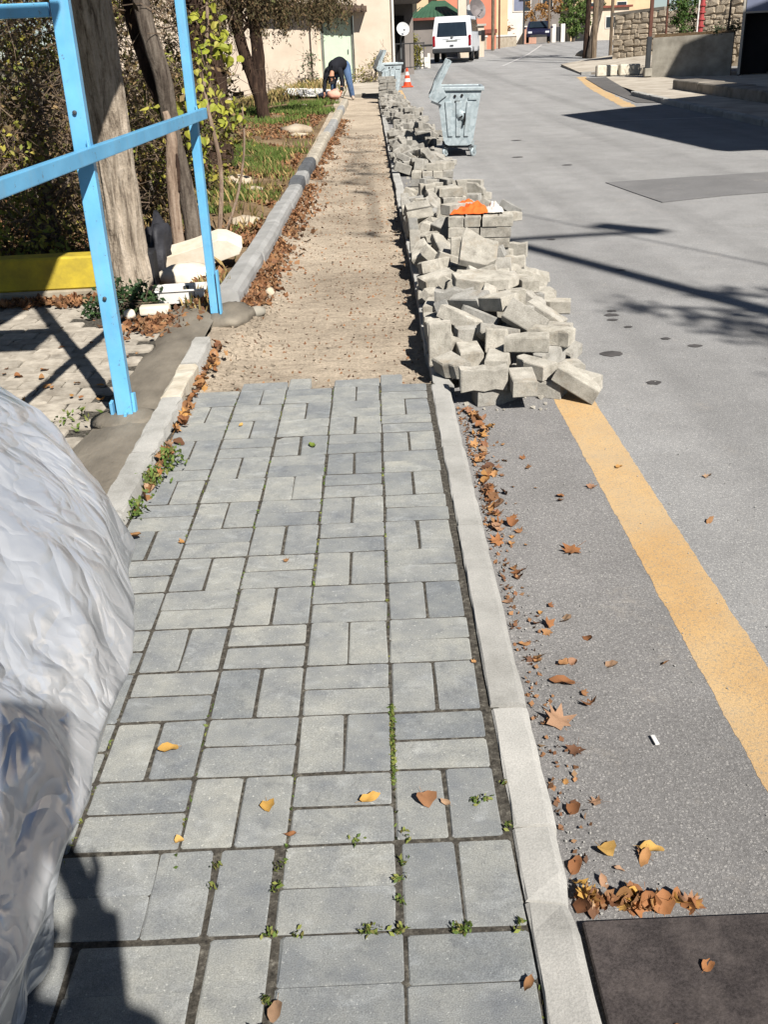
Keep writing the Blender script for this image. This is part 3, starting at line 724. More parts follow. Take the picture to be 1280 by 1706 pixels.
# ramp of the side street going up to the right behind the cement wall
b = B(); A_ = [(7.3, 35.6, .20), (9.0, 34.4, .30), (12.6, 36.2, 1.0), (13, 42, 1.0), (9.3, 43.6, .50), (7.8, 42.5, .36)]
top = [b.b.verts.new(p) for p in A_]; bot = [b.b.verts.new((p[0], p[1], -0.3)) for p in A_]
b.b.faces.new(top)
for k in range(6): b.b.faces.new((top[k], bot[k], bot[(k + 1) % 6], top[(k + 1) % 6]))
tag(b.obj('side_street', 'pale_ground'), kind='structure')
for k in range(5):
    a = Vector((7.35 + k * 1.02, 35.5 - k * .12 + (k > 2) * .25 * (k - 2), .24 + (0.05 * k if k < 2 else .06 + .17 * (k - 1.6)))); me = kerb_mesh('kerb_stone', 1.0, .2, .4, .02, 1200 + k); me.materials.append(MT['kerb'])
    link('kerb_stone', me, None, rp, a + Vector((.4, 0, 0)), (0, 0, PI / 2))
# ================================================================== THINGS
# ---------------------------------------------------------------- heap of salvaged paving blocks on the road side of the kerb
def salv_mesh(seed, kind):
    rnd = random.Random(seed); L, W_, H = 0.2, 0.1, 0.07
    if kind == 'plain':
        out = [(L / 2, W_ / 2), (-L / 2, W_ / 2), (-L / 2, -W_ / 2), (L / 2, -W_ / 2)]
    elif kind == 'wavy':
        out = []
        for k in range(5): out.append((L / 2 - L * k / 4, W_ / 2 - (0.010 if k in (1, 3) else 0)))
        for k in range(5): out.append((-L / 2 + L * k / 4, -W_ / 2 + (0.010 if k in (1, 3) else 0)))
    else:   # a corner broken off
        out = [(L / 2, W_ / 2), (-L / 2, W_ / 2), (-L / 2, -W_ / 2), (L * .05, -W_ / 2), (L * .18, -W_ * .28), (L * .36, -W_ * .18), (L / 2, W_ * .05)]
    out = [(x + rnd.gauss(0, .0018), y + rnd.gauss(0, .0018)) for x, y in out]; m = len(out); c = 0.006
    v = []; f = []
    for (s_, z) in ((1 - 2 * c / W_ * .6, -H / 2), (1, -H / 2 + c * .6), (1, H / 2 - c), (1 - 2 * c / W_, H / 2)):
        v += [(x * s_ + rnd.gauss(0, .0009), y * s_ + rnd.gauss(0, .0009), z + rnd.gauss(0, .0006)) for x, y in out]
    for k in range(3):
        for i in range(m): f.append((k * m + i, k * m + (i + 1) % m, (k + 1) * m + (i + 1) % m, (k + 1) * m + i))
    f.append(tuple(range(m))[::-1]); f.append(tuple(range(3 * m, 4 * m)))
    me = pyd('paving_block', v, f); bm = bmesh.new(); bm.from_mesh(me); bmesh.ops.recalc_face_normals(bm, faces=bm.faces[:]); bm.to_mesh(me); bm.free()
    me.materials.append(MT['block']); return me
SALV = [salv_mesh(i, k) for i, k in enumerate(['plain', 'plain', 'wavy', 'wavy', 'broken', 'broken', 'wavy', 'broken', 'plain', 'wavy'])]
BL = [(0.523,5.44,-0.015,0.721,0,-0,0.693),(0.629,5.433,-0.015,0.715,0,-0,0.699),(0.734,5.436,-0.015,0.708,0,-0,0.706),(0.834,5.428,-0.015,0.708,0,-0,0.706),(0.596,5.383,0.055,1,0,0,-0.009),(0.6,5.487,0.055,1,0,0,-0.03),(0.797,5.369,0.055,1,0,0,-0.019),(0.801,5.469,0.055,1,0,0,-0.021),(0.553,5.444,0.125,0.759,0,-0,0.651),(0.653,5.434,0.125,0.757,0,-0,0.654),(0.756,5.415,0.125,0.74,0,-0,0.673),(0.856,5.402,0.125,0.739,0,-0,0.674),(0.602,5.382,0.195,0.998,0,-0,-0.071),(0.619,5.484,0.195,0.996,0,-0,-0.091),(0.81,5.353,0.195,0.999,0,0,-0.047),(0.821,5.453,0.195,0.999,0,0,-0.046),(0.57,5.445,0.265,0.793,0,-0,0.609),(0.672,5.416,0.265,0.778,0,-0,0.629),(0.779,5.397,0.265,0.749,0,-0,0.663),(0.879,5.389,0.265,0.748,0,-0,0.663),(0.491,7.464,-0.015,0.704,-0,0,0.71),(0.594,7.404,-0.015,0.695,0,0,0.719),(0.696,7.399,-0.015,0.689,0,0,0.725),(0.81,7.401,-0.012,0.693,0.022,0.023,0.72),(0.661,7.342,0.055,0.998,-0,0,0.056),(0.655,7.447,0.055,0.997,0,0,0.075),(0.91,7.352,0.032,0.962,-0.004,0.274,0.015),(0.909,7.466,0.031,0.964,-0.005,0.267,0.019),(0.62,7.369,0.125,0.626,0,0,0.78),(0.719,7.399,0.125,0.628,0,0,0.778),(1.006,7.34,0.056,0.406,0.247,0.119,0.872),(1.045,7.44,0.032,0.405,0.237,0.122,0.875),(0.663,7.353,0.195,1,-0,0,0.004),(0.632,7.454,0.195,1,-0,0,-0.005),(1.148,7.251,-0.015,0.969,0,0,0.249),(1.178,7.404,0.035,0.885,0.096,0.249,0.382),(0.445,9.3,-0.015,0.718,0,0,0.696),(0.545,9.278,-0.015,0.718,0,0,0.696),(0.654,9.294,-0.015,0.708,0,0,0.707),(0.754,9.305,-0.015,0.705,0,0,0.709),(0.492,9.234,0.055,0.998,0,0,-0.063),(0.499,9.335,0.055,0.998,0,0,-0.062),(0.714,9.246,0.055,1,0,0,-0.004),(0.705,9.348,0.055,1,0,0,0.002),(0.456,9.3,0.125,0.734,0,0,0.679),(0.564,9.297,0.125,0.714,0,0,0.7),(0.671,9.293,0.125,0.71,0,0,0.704),(0.775,9.292,0.125,0.712,0,0,0.702),(0.661,9.283,0.195,0.998,-0,0,-0.059),(0.561,9.518,0.098,0.567,-0.817,0.094,-0.052),(1.051,9.317,-0,0.241,0.241,0.665,0.665),(0.753,9.374,0.195,0.998,-0,0,-0.058),(0.594,2.534,0.055,0,-0.715,-0.699,0),(0.434,2.565,0.07,0,0,0.706,0.708),(0.838,2.58,0.025,0.055,-0.945,0.242,0.215),(0.497,2.607,-0.015,0.996,0,0,0.089),(0.698,2.68,-0.015,0.969,-0,0,-0.248),(0.667,2.729,0.055,0,0.41,0.912,-0),(0.866,2.743,-0.015,0,-0.432,-0.902,0),(0.484,2.772,-0.015,0.836,0,0,0.549),(0.323,2.824,0.046,0.812,0.103,-0.072,-0.57),(0.528,2.848,0.055,0.776,0,0,0.631),(0.637,2.873,-0.015,0.768,0,0,0.641),(0.661,2.884,0.125,0.092,-0,0,0.996),(0.745,2.899,0.055,0.411,-0,-0,-0.912),(0.818,2.899,-0.015,0.997,0,0,0.072),(0.422,2.935,-0.015,0.641,0,0,-0.767),(0.413,2.973,0.055,0,0.723,-0.691,0),(0.783,2.978,0.125,0.972,-0,-0,-0.235),(0.542,3.01,0.054,0.533,0.393,0.307,-0.683),(0.285,3.024,0.1,0.5,-0.5,0.5,0.5),(0.634,3.045,0.011,0.86,0.496,-0.061,-0.106),(0.832,3.06,0.049,0.346,0.065,-0.247,0.903),(0.355,3.109,0.047,0.664,0.694,0.243,-0.133),(0.561,3.139,0.084,0.141,0.012,-0.849,-0.509),(0.745,3.182,-0.015,0.483,-0,-0,-0.876),(0.868,3.188,-0.015,0.873,0,0,0.487),(0.697,3.188,0.148,0.106,-0.3,-0.838,-0.444),(0.463,3.208,0.07,0.107,0.084,-0.683,-0.718),(0.27,3.246,0.093,0.61,-0.357,-0.611,0.357),(0.709,3.251,0.055,0.126,0,0,0.992),(0.656,3.295,-0.015,0.955,0,0,0.296),(0.49,3.298,-0.015,0,-0.94,-0.341,0),(0.84,3.32,0.055,0,0.971,-0.241,-0),(0.402,3.338,0.127,0.291,0.194,0.076,0.934),(0.678,3.354,0.125,0.474,-0,0,-0.88),(0.388,3.368,0.035,0.706,0.66,0.256,-0.026),(0.5,3.375,0.1,0.75,0.579,-0.088,-0.308),(0.595,3.389,0.188,0.005,0.856,-0.507,0.102),(0.864,3.402,-0.015,0.557,0,0,0.831),(0.695,3.427,0.055,0.504,-0,0,-0.864),(0.831,3.441,0.097,0.23,-0.248,-0.939,-0.061),(0.528,3.458,0.073,0.956,-0.088,0.071,-0.272),(0.61,3.463,-0.015,0,-0.105,-0.994,0),(0.27,3.506,0.05,0.5,-0.5,0.5,-0.5),(0.438,3.522,0.01,0.013,0.904,0.411,-0.116),(0.343,3.54,0.099,0.479,0.424,-0.713,-0.285),(0.469,3.558,0.163,0.387,-0.125,-0.133,0.904),(0.759,3.57,-0,0.022,0.022,0.707,0.707),(0.64,3.594,0.094,0.762,0.073,0.061,0.64),(0.552,3.638,0.116,0.482,-0.378,0.747,-0.257),(0.666,3.653,-0,0.146,0.146,-0.692,-0.692),(0.448,3.69,-0.015,0.922,-0,-0,0.387),(0.403,3.694,0.056,0.995,-0.019,-0.024,-0.096),(0.871,3.702,-0.015,0.625,-0,0,-0.78),(0.403,3.713,0.14,0.048,-0.082,-0.69,0.717),(0.652,3.749,0.05,0.569,0.42,0.569,-0.42),(0.439,3.775,0.069,0.724,0.683,-0.092,-0.042),(0.738,3.81,0.05,0.414,-0.573,0.414,0.573),(0.289,3.823,0.05,0.546,-0.546,-0.449,0.449),(0.454,3.843,-0,0.704,-0.704,0.068,-0.068),(0.565,3.876,0.105,0.839,0.154,-0.203,-0.481),(0.81,3.888,0.07,0.679,-0.679,0.196,-0.196),(0.828,3.913,-0.015,0.394,0,0,0.919),(0.617,3.932,-0.015,0.998,-0,0,-0.061),(0.654,3.932,0.055,0.751,-0,0,-0.66),(0.432,3.96,0.128,0.308,0.175,0.322,-0.878),(0.383,3.993,0.02,0.958,-0.04,0.163,-0.232),(0.819,4.026,0.055,0.884,-0,0,-0.467),(0.818,4.05,0.125,0,0.78,-0.625,-0),(0.725,4.076,-0.015,0.564,-0,0,-0.826),(0.657,4.08,0.113,0.658,-0.111,0.096,0.739),(0.512,4.083,0.045,0.572,-0.659,-0.127,0.472),(0.982,4.087,-0.015,0,-0.098,-0.995,0),(0.439,4.137,0.091,0.293,0.376,-0.87,-0.127),(0.579,4.145,0.159,0.081,-0.152,0.116,0.978),(0.35,4.147,0.052,0.019,0.412,-0.707,0.575),(0.66,4.153,-0,0.38,0.38,-0.596,-0.596),(0.797,4.2,0.057,0.094,-0.437,-0.556,-0.701),(0.969,4.25,-0.015,0,-0.745,-0.667,-0),(0.532,4.257,-0.015,0.947,0,-0,-0.323),(0.349,4.267,0.121,0.967,0.081,-0.056,0.236),(0.613,4.284,0.106,0.114,-0.233,0.124,-0.958),(0.468,4.301,0.055,0.983,0,-0,-0.184),(0.688,4.307,-0.015,0.129,0,0,0.992),(0.286,4.317,0.035,0.707,0,0,0.707),(0.839,4.339,0.039,0.846,-0.146,0.293,0.42),(0.463,4.409,-0.015,0,0.019,1,0),(0.686,4.41,0.084,0.994,0.094,-0.044,-0.02),(0.528,4.445,0.11,0.228,-0.775,-0.561,-0.178),(0.707,4.448,0.006,0.756,-0.613,0.144,-0.178),(0.346,4.456,0.067,0.704,-0.702,-0.022,-0.103),(0.907,4.459,0.039,0.881,0.419,0.083,-0.204),(0.481,4.522,0.019,0.948,-0.295,-0.026,-0.119),(0.861,4.528,0.011,0.904,0.427,-0.006,-0.013),(0.503,4.566,0.076,0.269,0.963,-0.017,-0.005),(0.362,4.625,0.132,0.985,-0.109,-0.072,0.113),(0.947,4.642,0.034,0.268,-0.086,-0.292,-0.914),(0.774,4.657,0.049,0.306,-0.617,0.668,0.283),(0.346,4.672,0.051,0.108,0.052,0.053,-0.991),(0.614,4.674,0.055,0.202,0,0,0.979),(0.472,4.675,-0.015,0,-0.326,-0.945,0),(0.641,4.677,0.13,0.603,-0.05,-0.028,-0.796),(0.665,4.724,-0.015,0.997,-0,0,0.077),(0.845,4.758,0.04,0.289,0.165,-0.238,0.912),(0.5,4.804,0.063,0.075,-0.151,-0.012,-0.986),(0.711,4.817,0.126,0.225,0.138,0.964,-0.032),(0.412,4.825,0.015,0.972,-0.004,0.149,0.182),(0.703,4.832,-0,0.699,-0.699,-0.105,0.105),(0.477,4.89,0.083,0.673,-0.711,0.064,0.195),(0.864,4.93,0,0.693,-0.693,0.139,-0.139),(0.618,4.969,0.039,0.232,-0.689,-0.661,-0.185),(0.382,4.97,0.1,0.927,0.011,0.373,0.027),(0.715,4.984,0.066,0.238,0.631,-0.476,-0.564),(0.365,4.985,0.02,0.63,-0.274,0.253,-0.681),(0.518,4.998,0.12,0.707,0.024,0.707,-0.024),(0.543,5.042,-0.015,0.228,-0,-0,-0.974),(0.713,5.09,0.019,0.418,-0.058,-0.279,0.863),(0.296,5.139,0.115,0.064,0.704,0.642,0.297),(0.465,5.146,0.084,0.498,0.306,-0.226,0.779),(0.767,5.175,-0,0.296,-0.296,-0.642,0.642),(0.463,5.232,-0.015,0.448,-0,0,-0.894),(0.894,5.241,-0,0.707,0.707,0.029,0.029),(0.623,5.244,0.057,0.703,0.537,0.46,-0.074),(0.365,5.273,0.024,0.46,-0.2,0.107,-0.858),(0.45,5.284,0.114,0.528,0.302,-0.208,0.766),(0.27,5.363,0.112,0.683,-0.183,0.683,-0.183),(0.436,5.428,0.067,0.664,-0.17,0.154,-0.711),(0.558,5.463,0.335,0,-0.958,-0.288,-0),(0.35,5.483,0.032,0.404,-0.234,0.108,-0.878),(0.355,5.503,0.138,0.515,-0.13,-0.048,0.846),(0.732,5.581,0.165,0.322,-0.519,-0.298,-0.733),(0.491,5.602,0.153,0.253,0.505,-0.31,-0.765),(0.737,5.606,0.021,0.185,-0.965,0.134,-0.127),(0.353,5.633,0.066,0.051,-0.233,0.955,0.175),(0.596,5.639,0.094,0.111,-0.657,-0.677,-0.312),(0.863,5.665,-0.015,0,0.932,-0.361,0),(0.398,5.713,0.017,0.783,0.106,0.139,-0.598),(0.978,5.729,-0,0.104,0.104,0.699,0.699),(0.478,5.743,0.07,0.429,-0.429,-0.562,0.562),(0.689,5.749,0.105,0.487,0.256,0.215,0.807),(0.554,5.75,-0.015,0.025,-0,0,1),(0.59,5.821,0.055,0.65,0,0,0.76),(0.742,5.821,0.035,0.705,0.6,-0.363,-0.108),(0.756,5.827,0.155,0.039,-0.674,-0.692,0.257),(0.882,5.891,-0,0.528,0.528,-0.47,-0.47),(0.576,5.902,-0.015,0.668,-0,0,-0.745),(0.507,5.904,0.146,0.09,0.516,0.817,0.241),(0.397,5.91,0.016,0.985,-0.01,0.159,-0.062),(0.806,5.937,-0,0.529,0.529,-0.47,-0.47),(0.547,5.98,0.093,0.027,-0.202,-0.329,0.922),(0.693,5.999,0.048,0.321,-0.623,0.335,-0.63),(0.378,6.032,0.112,0.518,0.341,-0.481,-0.62),(0.435,6.058,-0,0.653,0.654,0.27,0.27),(0.596,6.1,0.021,0.856,-0.11,0.155,0.481),(0.393,6.16,0.018,0.044,-0.945,-0.285,0.151),(0.902,6.171,-0,0.499,0.499,0.501,0.501),(0.778,6.199,-0,0.635,0.636,0.31,0.31),(0.282,6.252,0.089,0.339,-0.578,-0.408,0.62),(0.663,6.286,-0.015,0,-0.154,0.988,-0),(0.431,6.287,0.052,0.856,-0.238,-0.19,-0.417),(0.579,6.349,-0,0.699,0.699,0.109,0.109),(0.346,6.363,0.156,0.958,-0.26,-0.08,0.089),(0.391,6.37,0.08,0.293,-0.175,0.208,0.917),(0.842,6.379,0.02,0.051,0.946,0.262,-0.186),(0.44,6.451,0.006,0.44,0.123,0.24,0.857),(0.757,6.455,-0,0.233,-0.233,0.668,-0.668),(0.628,6.477,-0.015,0.271,0,-0,-0.963),(0.3,6.488,0.081,0.201,0.628,0.732,-0.173),(0.594,6.555,0.099,0.967,-0.16,0.188,-0.069),(0.503,6.559,0.039,0.482,0.536,0.638,0.272),(0.806,6.619,0.125,0.058,-0,0,-0.998),(0.361,6.644,0.027,0.976,-0.013,0.21,-0.059),(0.591,6.647,0.1,0.805,0.578,0.051,-0.125),(0.619,6.663,-0.015,0.82,-0,0,-0.572),(0.754,6.674,0.055,0.738,-0,0,-0.675),(0.922,6.718,-0,0.612,0.612,-0.354,-0.354),(0.727,6.721,-0.015,0,0.471,0.882,-0),(0.351,6.732,0.096,0.698,-0.662,-0.123,-0.243),(0.46,6.735,0.044,0.679,0.686,-0.173,0.197),(0.722,6.737,0.125,0,-0.032,-0.999,-0),(0.507,6.848,0.096,0.169,-0.027,0.092,-0.981),(0.561,6.859,-0,0.612,-0.612,0.355,-0.355),(0.802,6.868,0.05,0.706,-0.035,0.706,0.035),(0.448,6.875,-0,0.575,0.575,-0.411,-0.411),(0.347,6.889,0.135,0.898,-0.411,-0.094,0.125),(0.32,6.925,0.035,0.573,0.002,0.002,0.819),(0.711,6.943,0.011,0.457,0.208,-0.359,-0.787),(0.973,6.944,-0,0.706,0.706,-0.044,-0.044),(0.453,7.032,-0.015,0,-0.995,0.104,0),(0.496,7.033,0.12,0.164,-0.911,0.186,0.33),(0.621,7.043,0.022,0.718,0.266,0.293,0.572),(0.851,7.044,0.042,0.033,0.932,0.089,-0.349),(0.368,7.058,0.077,0.6,-0.533,0.438,-0.405),(0.705,7.102,0.038,0.794,0.221,0.328,0.462),(0.27,7.126,0.084,0.396,-0.586,0.396,-0.586),(0.447,7.143,0.03,0.857,-0.227,-0.066,-0.458),(0.509,7.225,0.136,0.661,0.24,-0.114,0.702),(0.525,7.233,0.042,0.898,0.336,0.122,-0.258),(0.438,7.318,0.024,0.922,0.385,-0.014,0.042),(0.271,7.346,0.106,0.362,0.607,0.348,0.616),(0.423,7.498,0.051,0.941,0.002,-0.337,0.001),(0.285,7.536,0.05,0.512,0.512,0.488,0.488),(0.469,7.596,0.07,0.705,-0.705,0.059,-0.059),(1.006,7.612,-0.015,0,0.95,-0.314,-0),(0.446,7.615,-0.015,0.09,-0,-0,-0.996),(0.644,7.64,-0,0.175,0.175,0.685,0.685),(0.855,7.679,-0.015,0,-0.399,0.917,0),(0.38,7.762,0.01,0.627,0.268,0.288,0.672),(0.489,7.769,0.036,0.502,0.372,-0.658,-0.42),(0.733,7.799,-0.015,0.866,0,0,0.5),(0.695,7.89,0.063,0.058,-0.651,-0.753,0.068),(0.577,7.911,0.023,0.973,-0.052,0.178,-0.138),(0.799,7.912,0.12,0.538,0.459,0.538,-0.459),(0.347,7.93,0.051,0.069,0.109,0.991,0.031),(0.751,7.966,-0.015,0.243,0,0,0.97),(0.413,7.974,-0.015,0,0.807,-0.59,-0),(0.878,7.994,0.055,0.211,0,-0,0.977),(0.669,8.035,0.085,0.052,0.03,-0.741,0.668),(0.835,8.037,-0.015,0.965,0,0,-0.262),(0.886,8.128,0.025,0.091,0.127,0.273,0.949),(0.448,8.129,-0,0.598,-0.598,0.378,-0.378),(0.591,8.155,-0,0.287,-0.287,0.646,-0.646),(0.595,8.168,0.085,0.034,0,-0,-0.999),(0.942,8.219,-0,0.704,-0.704,0.066,-0.066),(0.955,8.234,0.1,0.684,-0.684,0.178,-0.178),(0.538,8.29,0.05,0.469,0.529,0.469,-0.529),(0.863,8.324,-0.015,0.998,0,-0,0.061),(0.373,8.349,0.011,0.647,-0.286,0.286,-0.647),(0.614,8.369,0.05,0.549,0.446,-0.549,0.446),(0.798,8.371,0.07,0.648,0.648,-0.283,-0.283),(0.489,8.375,0.05,0.444,0.551,-0.444,0.551),(0.789,8.454,-0.015,0,1,-0.023,-0),(0.533,8.493,-0.015,0,-0.073,0.997,0),(1.039,8.533,-0.015,0,-0.956,-0.294,-0),(0.93,8.585,-0,0.171,-0.171,0.686,-0.686),(0.574,8.617,0.05,0.538,-0.459,0.538,0.459),(0.693,8.648,-0.015,0,-0.437,-0.899,-0),(0.759,8.705,-0,0.633,0.633,-0.316,-0.316),(0.879,8.745,0.072,0.05,0.996,-0.033,-0.062),(0.516,8.758,0.05,0.646,0.287,0.646,-0.287),(0.964,8.76,-0.015,0,-0.567,0.824,-0),(0.386,8.776,0.017,0.836,0.102,0.167,0.513),(0.557,8.845,0.05,0.66,-0.255,0.66,0.255),(0.754,8.899,-0.015,0.566,-0,-0,0.824),(0.898,8.899,0.021,0.069,-0.768,-0.605,0.198),(0.733,8.916,0.07,0.583,0.583,-0.4,-0.4)]
NST = 52
GB = 'paving blocks heaped along the kerb'
fronts = {}
def blabel(i, x, y, z, q):
    if i < 20: return 'pale grey paving block in the neat five layer stack under the orange cloth, layer %s' % ['one', 'two', 'three', 'four', 'five'][min(4, int((z + .05) / .0712))]
    if i < 36: return 'pale paving block in the neat low stack behind the orange cloth, layer %s' % ['one', 'two', 'three', 'four'][min(3, int((z + .05) / .0712))]
    if i < NST: return 'pale paving block in the neat stack farthest up the heap, layer %s' % ['one', 'two', 'three', 'four'][min(3, int((z + .05) / .0712))]
    up = abs((q.to_matrix() @ Vector((0, 0, 1))).z); lx = abs((q.to_matrix() @ Vector((1, 0, 0))).z)
    pose = 'standing upright' if lx > .75 else ('lying flat' if up > .93 else ('tilted' if up > .45 else 'on edge'))
    lev = 'on the asphalt' if z < .0 else ('halfway up' if z < .09 else 'on top')
    side = 'kerb side' if x < .46 else ('middle' if x < .66 else 'road side')
    where = 'at the near end' if y < 3.0 else ('behind the near end' if y < 3.8 else ('by the slabs' if y < 4.7 else ('beside the orange cloth' if y < 6.2 else ('past the orange cloth' if y < 8 else 'towards the dumpster'))))
    return 'block %s %s, %s of heap, %s' % (pose, lev, side, where)
random.seed(5)
for i, (x, y, z, qw, qx, qy, qz) in enumerate(BL):
    if x < .25: continue
    me = SALV[0 if i < NST and random.random() < .6 else random.randrange(len(SALV))]
    o = link('paving_block', me, None, None, (x, y, z + rise(y)))
    o.rotation_mode = 'QUATERNION'; o.rotation_quaternion = (qw, qx, qy, qz)
    tag(o, blabel(i, x, y, z, o.rotation_quaternion), 'paving block', GB)
# the far rest of the heap, past the first three hundred: one mass
def far_heap():
    vs = []; fs = []
    rnd = random.Random(8)
    src = [b for k, b in enumerate(BL) if k >= 20 and b[0] > 0.3 and 2.9 < b[1] < 10.3]
    for (off, mir) in ((7.55, 1), (14.9, -1)):
        for (x, y, z, qw, qx, qy, qz) in src:
            yy = (y if mir > 0 else 13.2 - y) + off
            if yy > 25.4 or yy < 10.55: continue
            if 11.9 < yy < 14.0 and x > 0.68: continue
            xx = 0.33 + (x - 0.33) * (0.95 if yy < 20 else 0.8)
            me = SALV[rnd.randrange(len(SALV))]
            q = Matrix.Translation((xx, yy, z + rise(yy))) @ __import__('mathutils').Quaternion((qw, qx, qy * mir, qz * mir)).to_matrix().to_4x4()
            q = q @ Matrix.Rotation(rnd.gauss(0, .25), 4, 'Z'); n = len(vs)
            for v_ in me.vertices: vs.append(q @ v_.co)
            for p in me.polygons: fs.append([n + k for k in p.vertices])
    # ladder-like stack in front of the far dumpster, and small stacks on the way
    for (cx, cy, nz) in ((0.44, 25.6, 8), (0.46, 25.85, 7)):
        for k in range(nz):
            for s_ in (-1, 1):
                q = Matrix.Translation((cx + s_ * .108 + rnd.gauss(0, .012), cy + rnd.gauss(0, .02), rise(cy) + ROADZ + .036 + k * .0765)) @ Matrix.Rotation(rnd.gauss(0, .12), 4, 'Z')
                me = SALV[rnd.randrange(2)]; n = len(vs)
                for v_ in me.vertices: vs.append(q @ v_.co)
                for p in me.polygons: fs.append([n + k2 for k2 in p.vertices])
    return pyd('block_heap', vs, fs)
tag(link('block_heap', far_heap(), 'block'), 'far part of the long heap of pale paving blocks beside the dumpsters', 'block heap', kind='stuff')
# broken concrete slabs among the blocks
def slab(loc, rot, dims, label, seed):
    rnd = random.Random(seed); n = 7
    poly = [(math.cos(2 * PI * k / n) * dims[0] * rnd.uniform(.8, 1.15), math.sin(2 * PI * k / n) * dims[1] * rnd.uniform(.8, 1.15)) for k in range(n)]
    if seed == 3: poly = [(-.16, -.05), (-.03, -.14), (.06, -.12), (.15, .0), (.07, .05), (.02, .17), (-.05, .10)]
    b = B(); b.prism(poly, -dims[2] / 2, dims[2] / 2, bev=0.006)
    tag(b.obj('broken_slab', 'block', None, loc, rot), label, 'concrete piece')
slab((0.60, 4.50, 0.235), (0.62, -0.10, 0.5), (0.13, 0.13, 0.05), 'pale broken slab tilted up on top of the heap, its smooth face to the camera', 3)
slab((0.58, 3.98, 0.17), (0.12, 0.05, 0.1), (0.19, 0.11, 0.06), 'flat broad piece of bonded paving lying on the heap nearest the camera', 6)
slab((0.95, 4.3, -0.01), (0.1, -0.15, 0.8), (0.10, 0.09, 0.06), 'flat broken slab lying low at the road edge of the heap', 9)

# cloths on the stack
def crumple(name, mat, loc, r, h, seed, label, cat, n=26):
    rnd = random.Random(seed); v = []; f = []
    for j in range(n):
        for i in range(n):
            u, w_ = 2 * i / (n - 1) - 1, 2 * j / (n - 1) - 1
            p = Vector((u * 2.2 + seed, w_ * 2.2, seed))
            edge = max(abs(u), abs(w_)); k = 1 - edge ** 3
            z = h * k * (0.45 + 0.5 * mnoise.noise(p * .8) + 0.34 * (1 - 2.2 * abs(mnoise.noise(p * 1.1 + Vector((9, 0, 0)))))) + 0.004 + .006 * abs(mnoise.noise(p * 2.5))
            v.append((u * r[0] * (1 + .25 * mnoise.noise(p * .8)) , w_ * r[1] * (1 + .25 * mnoise.noise(p * .8 + Vector((5, 0, 0)))), z))
    for j in range(n - 1):
        for i in range(n - 1): f.append((j * n + i, j * n + i + 1, (j + 1) * n + i + 1, (j + 1) * n + i))
    o = link(name, pyd(name, v, f, True), mat, None, loc)
    s_ = o.modifiers.new('thickness', 'SOLIDIFY'); s_.thickness = 0.003
    return tag(o, label, cat)
crumple('orange_cloth', 'orange_cloth', (0.645, 5.46, 0.308), (0.125, 0.11), 0.07, 3, 'crumpled orange work cloth lying on top of the block stack', 'cloth', 40)
crumple('white_glove', 'white_cloth', (0.81, 5.45, 0.308), (0.06, 0.085), 0.06, 8, 'crumpled white work glove beside the orange cloth', 'glove')
crumple('food_wrapper', 'yellow_wrapper', (0.93, 8.15, ROADZ + .006), (0.07, 0.06), 0.09, 5, 'crumpled yellow wrapper on the asphalt by the heap', 'wrapper', 16)

# ---------------------------------------------------------------- light blue steel frame with a sheet roof
fr = empty('steel_frame', (0, 0, 0), 'light blue painted steel frame of square tubes standing on the cement strip', 'steel frame')
P1 = Vector((-1.04, 2.40, 0.015)); P2 = Vector((-0.893, 4.09, 0.03)); rdir = (P2 - P1); rdir.z = 0; rdir.normalize(); ra = math.atan2(rdir.y, rdir.x)
def sq(b, p0, p1, a, c=None, rz=0.0):
    p0 = Vector(p0); p1 = Vector(p1); d = p1 - p0
    if abs(d.normalized().z) > .9:
        b.box(((p0 + p1) / 2), (a, c or a, d.length), rot=(0, 0, rz), bev=0.004, seg=2)
    else:
        b.box(((p0 + p1) / 2), (d.length, c or a, a), rot=(0, -math.asin(d.normalized().z), math.atan2(d.y, d.x)), bev=0.004, seg=2)
b = B(); sq(b, P1 + Vector((0, 0, 0.0)), P1 + Vector((0.012, 0, 2.28)), 0.062, rz=ra + .18); b.obj('post', 'blue_paint', fr)
b = B(); sq(b, P2, P2 + Vector((-0.03, 0, 2.28)), 0.045, rz=ra); b.obj('post', 'blue_paint', fr)
b = B(); r0 = P1 - rdir * 2.2 + Vector((.052, -.01, 1.0)); r1 = P2 + rdir * .03 + Vector((0.038, 0, 1.035)); sq(b, r0 + Vector((0, 0, -.02)), r1, 0.053, 0.03); b.obj('rail', 'blue_paint', fr)
b = B(); sq(b, P1 + Vector((-2.6, 0.0, 1.50)), P1 + Vector((-.033, 0, 1.487)), 0.045); b.obj('cross_beam', 'blue_paint', fr)
b = B(); sq(b, (P2.x + .022, P2.y - .03, 0.03), (P2.x + .022, P2.y - .03, 0.27), 0.04, 0.012, rz=ra); b.obj('foot_plate', 'blue_paint', fr)
for dx, dy, t_, h in [(-.034, -.01, .12, .10), (.01, -.035, -.08, .06), (.034, .01, .05, .12)]:     # flared split foot of the near post
    b = B(); b.box((P1.x + dx * 1.25, P1.y + dy * 1.2, h / 2), (0.008 if abs(dx) > .034 else .03, 0.04 if abs(dx) > .034 else .012, h), rot=(-dy * 5, dx * 5, ra), bev=.002); b.obj('foot_plate', 'blue_paint', fr)
b = B(); b.lathe([(0.0, 0.0), (.14, -.004), (.10, .006), (.06, .018), (.0, .022)], 18, (P1.x, P1.y, .026)); b.obj('footing', 'wet_concrete', fr, smooth=True)
rl = Vector((-rdir.y, rdir.x, 0))
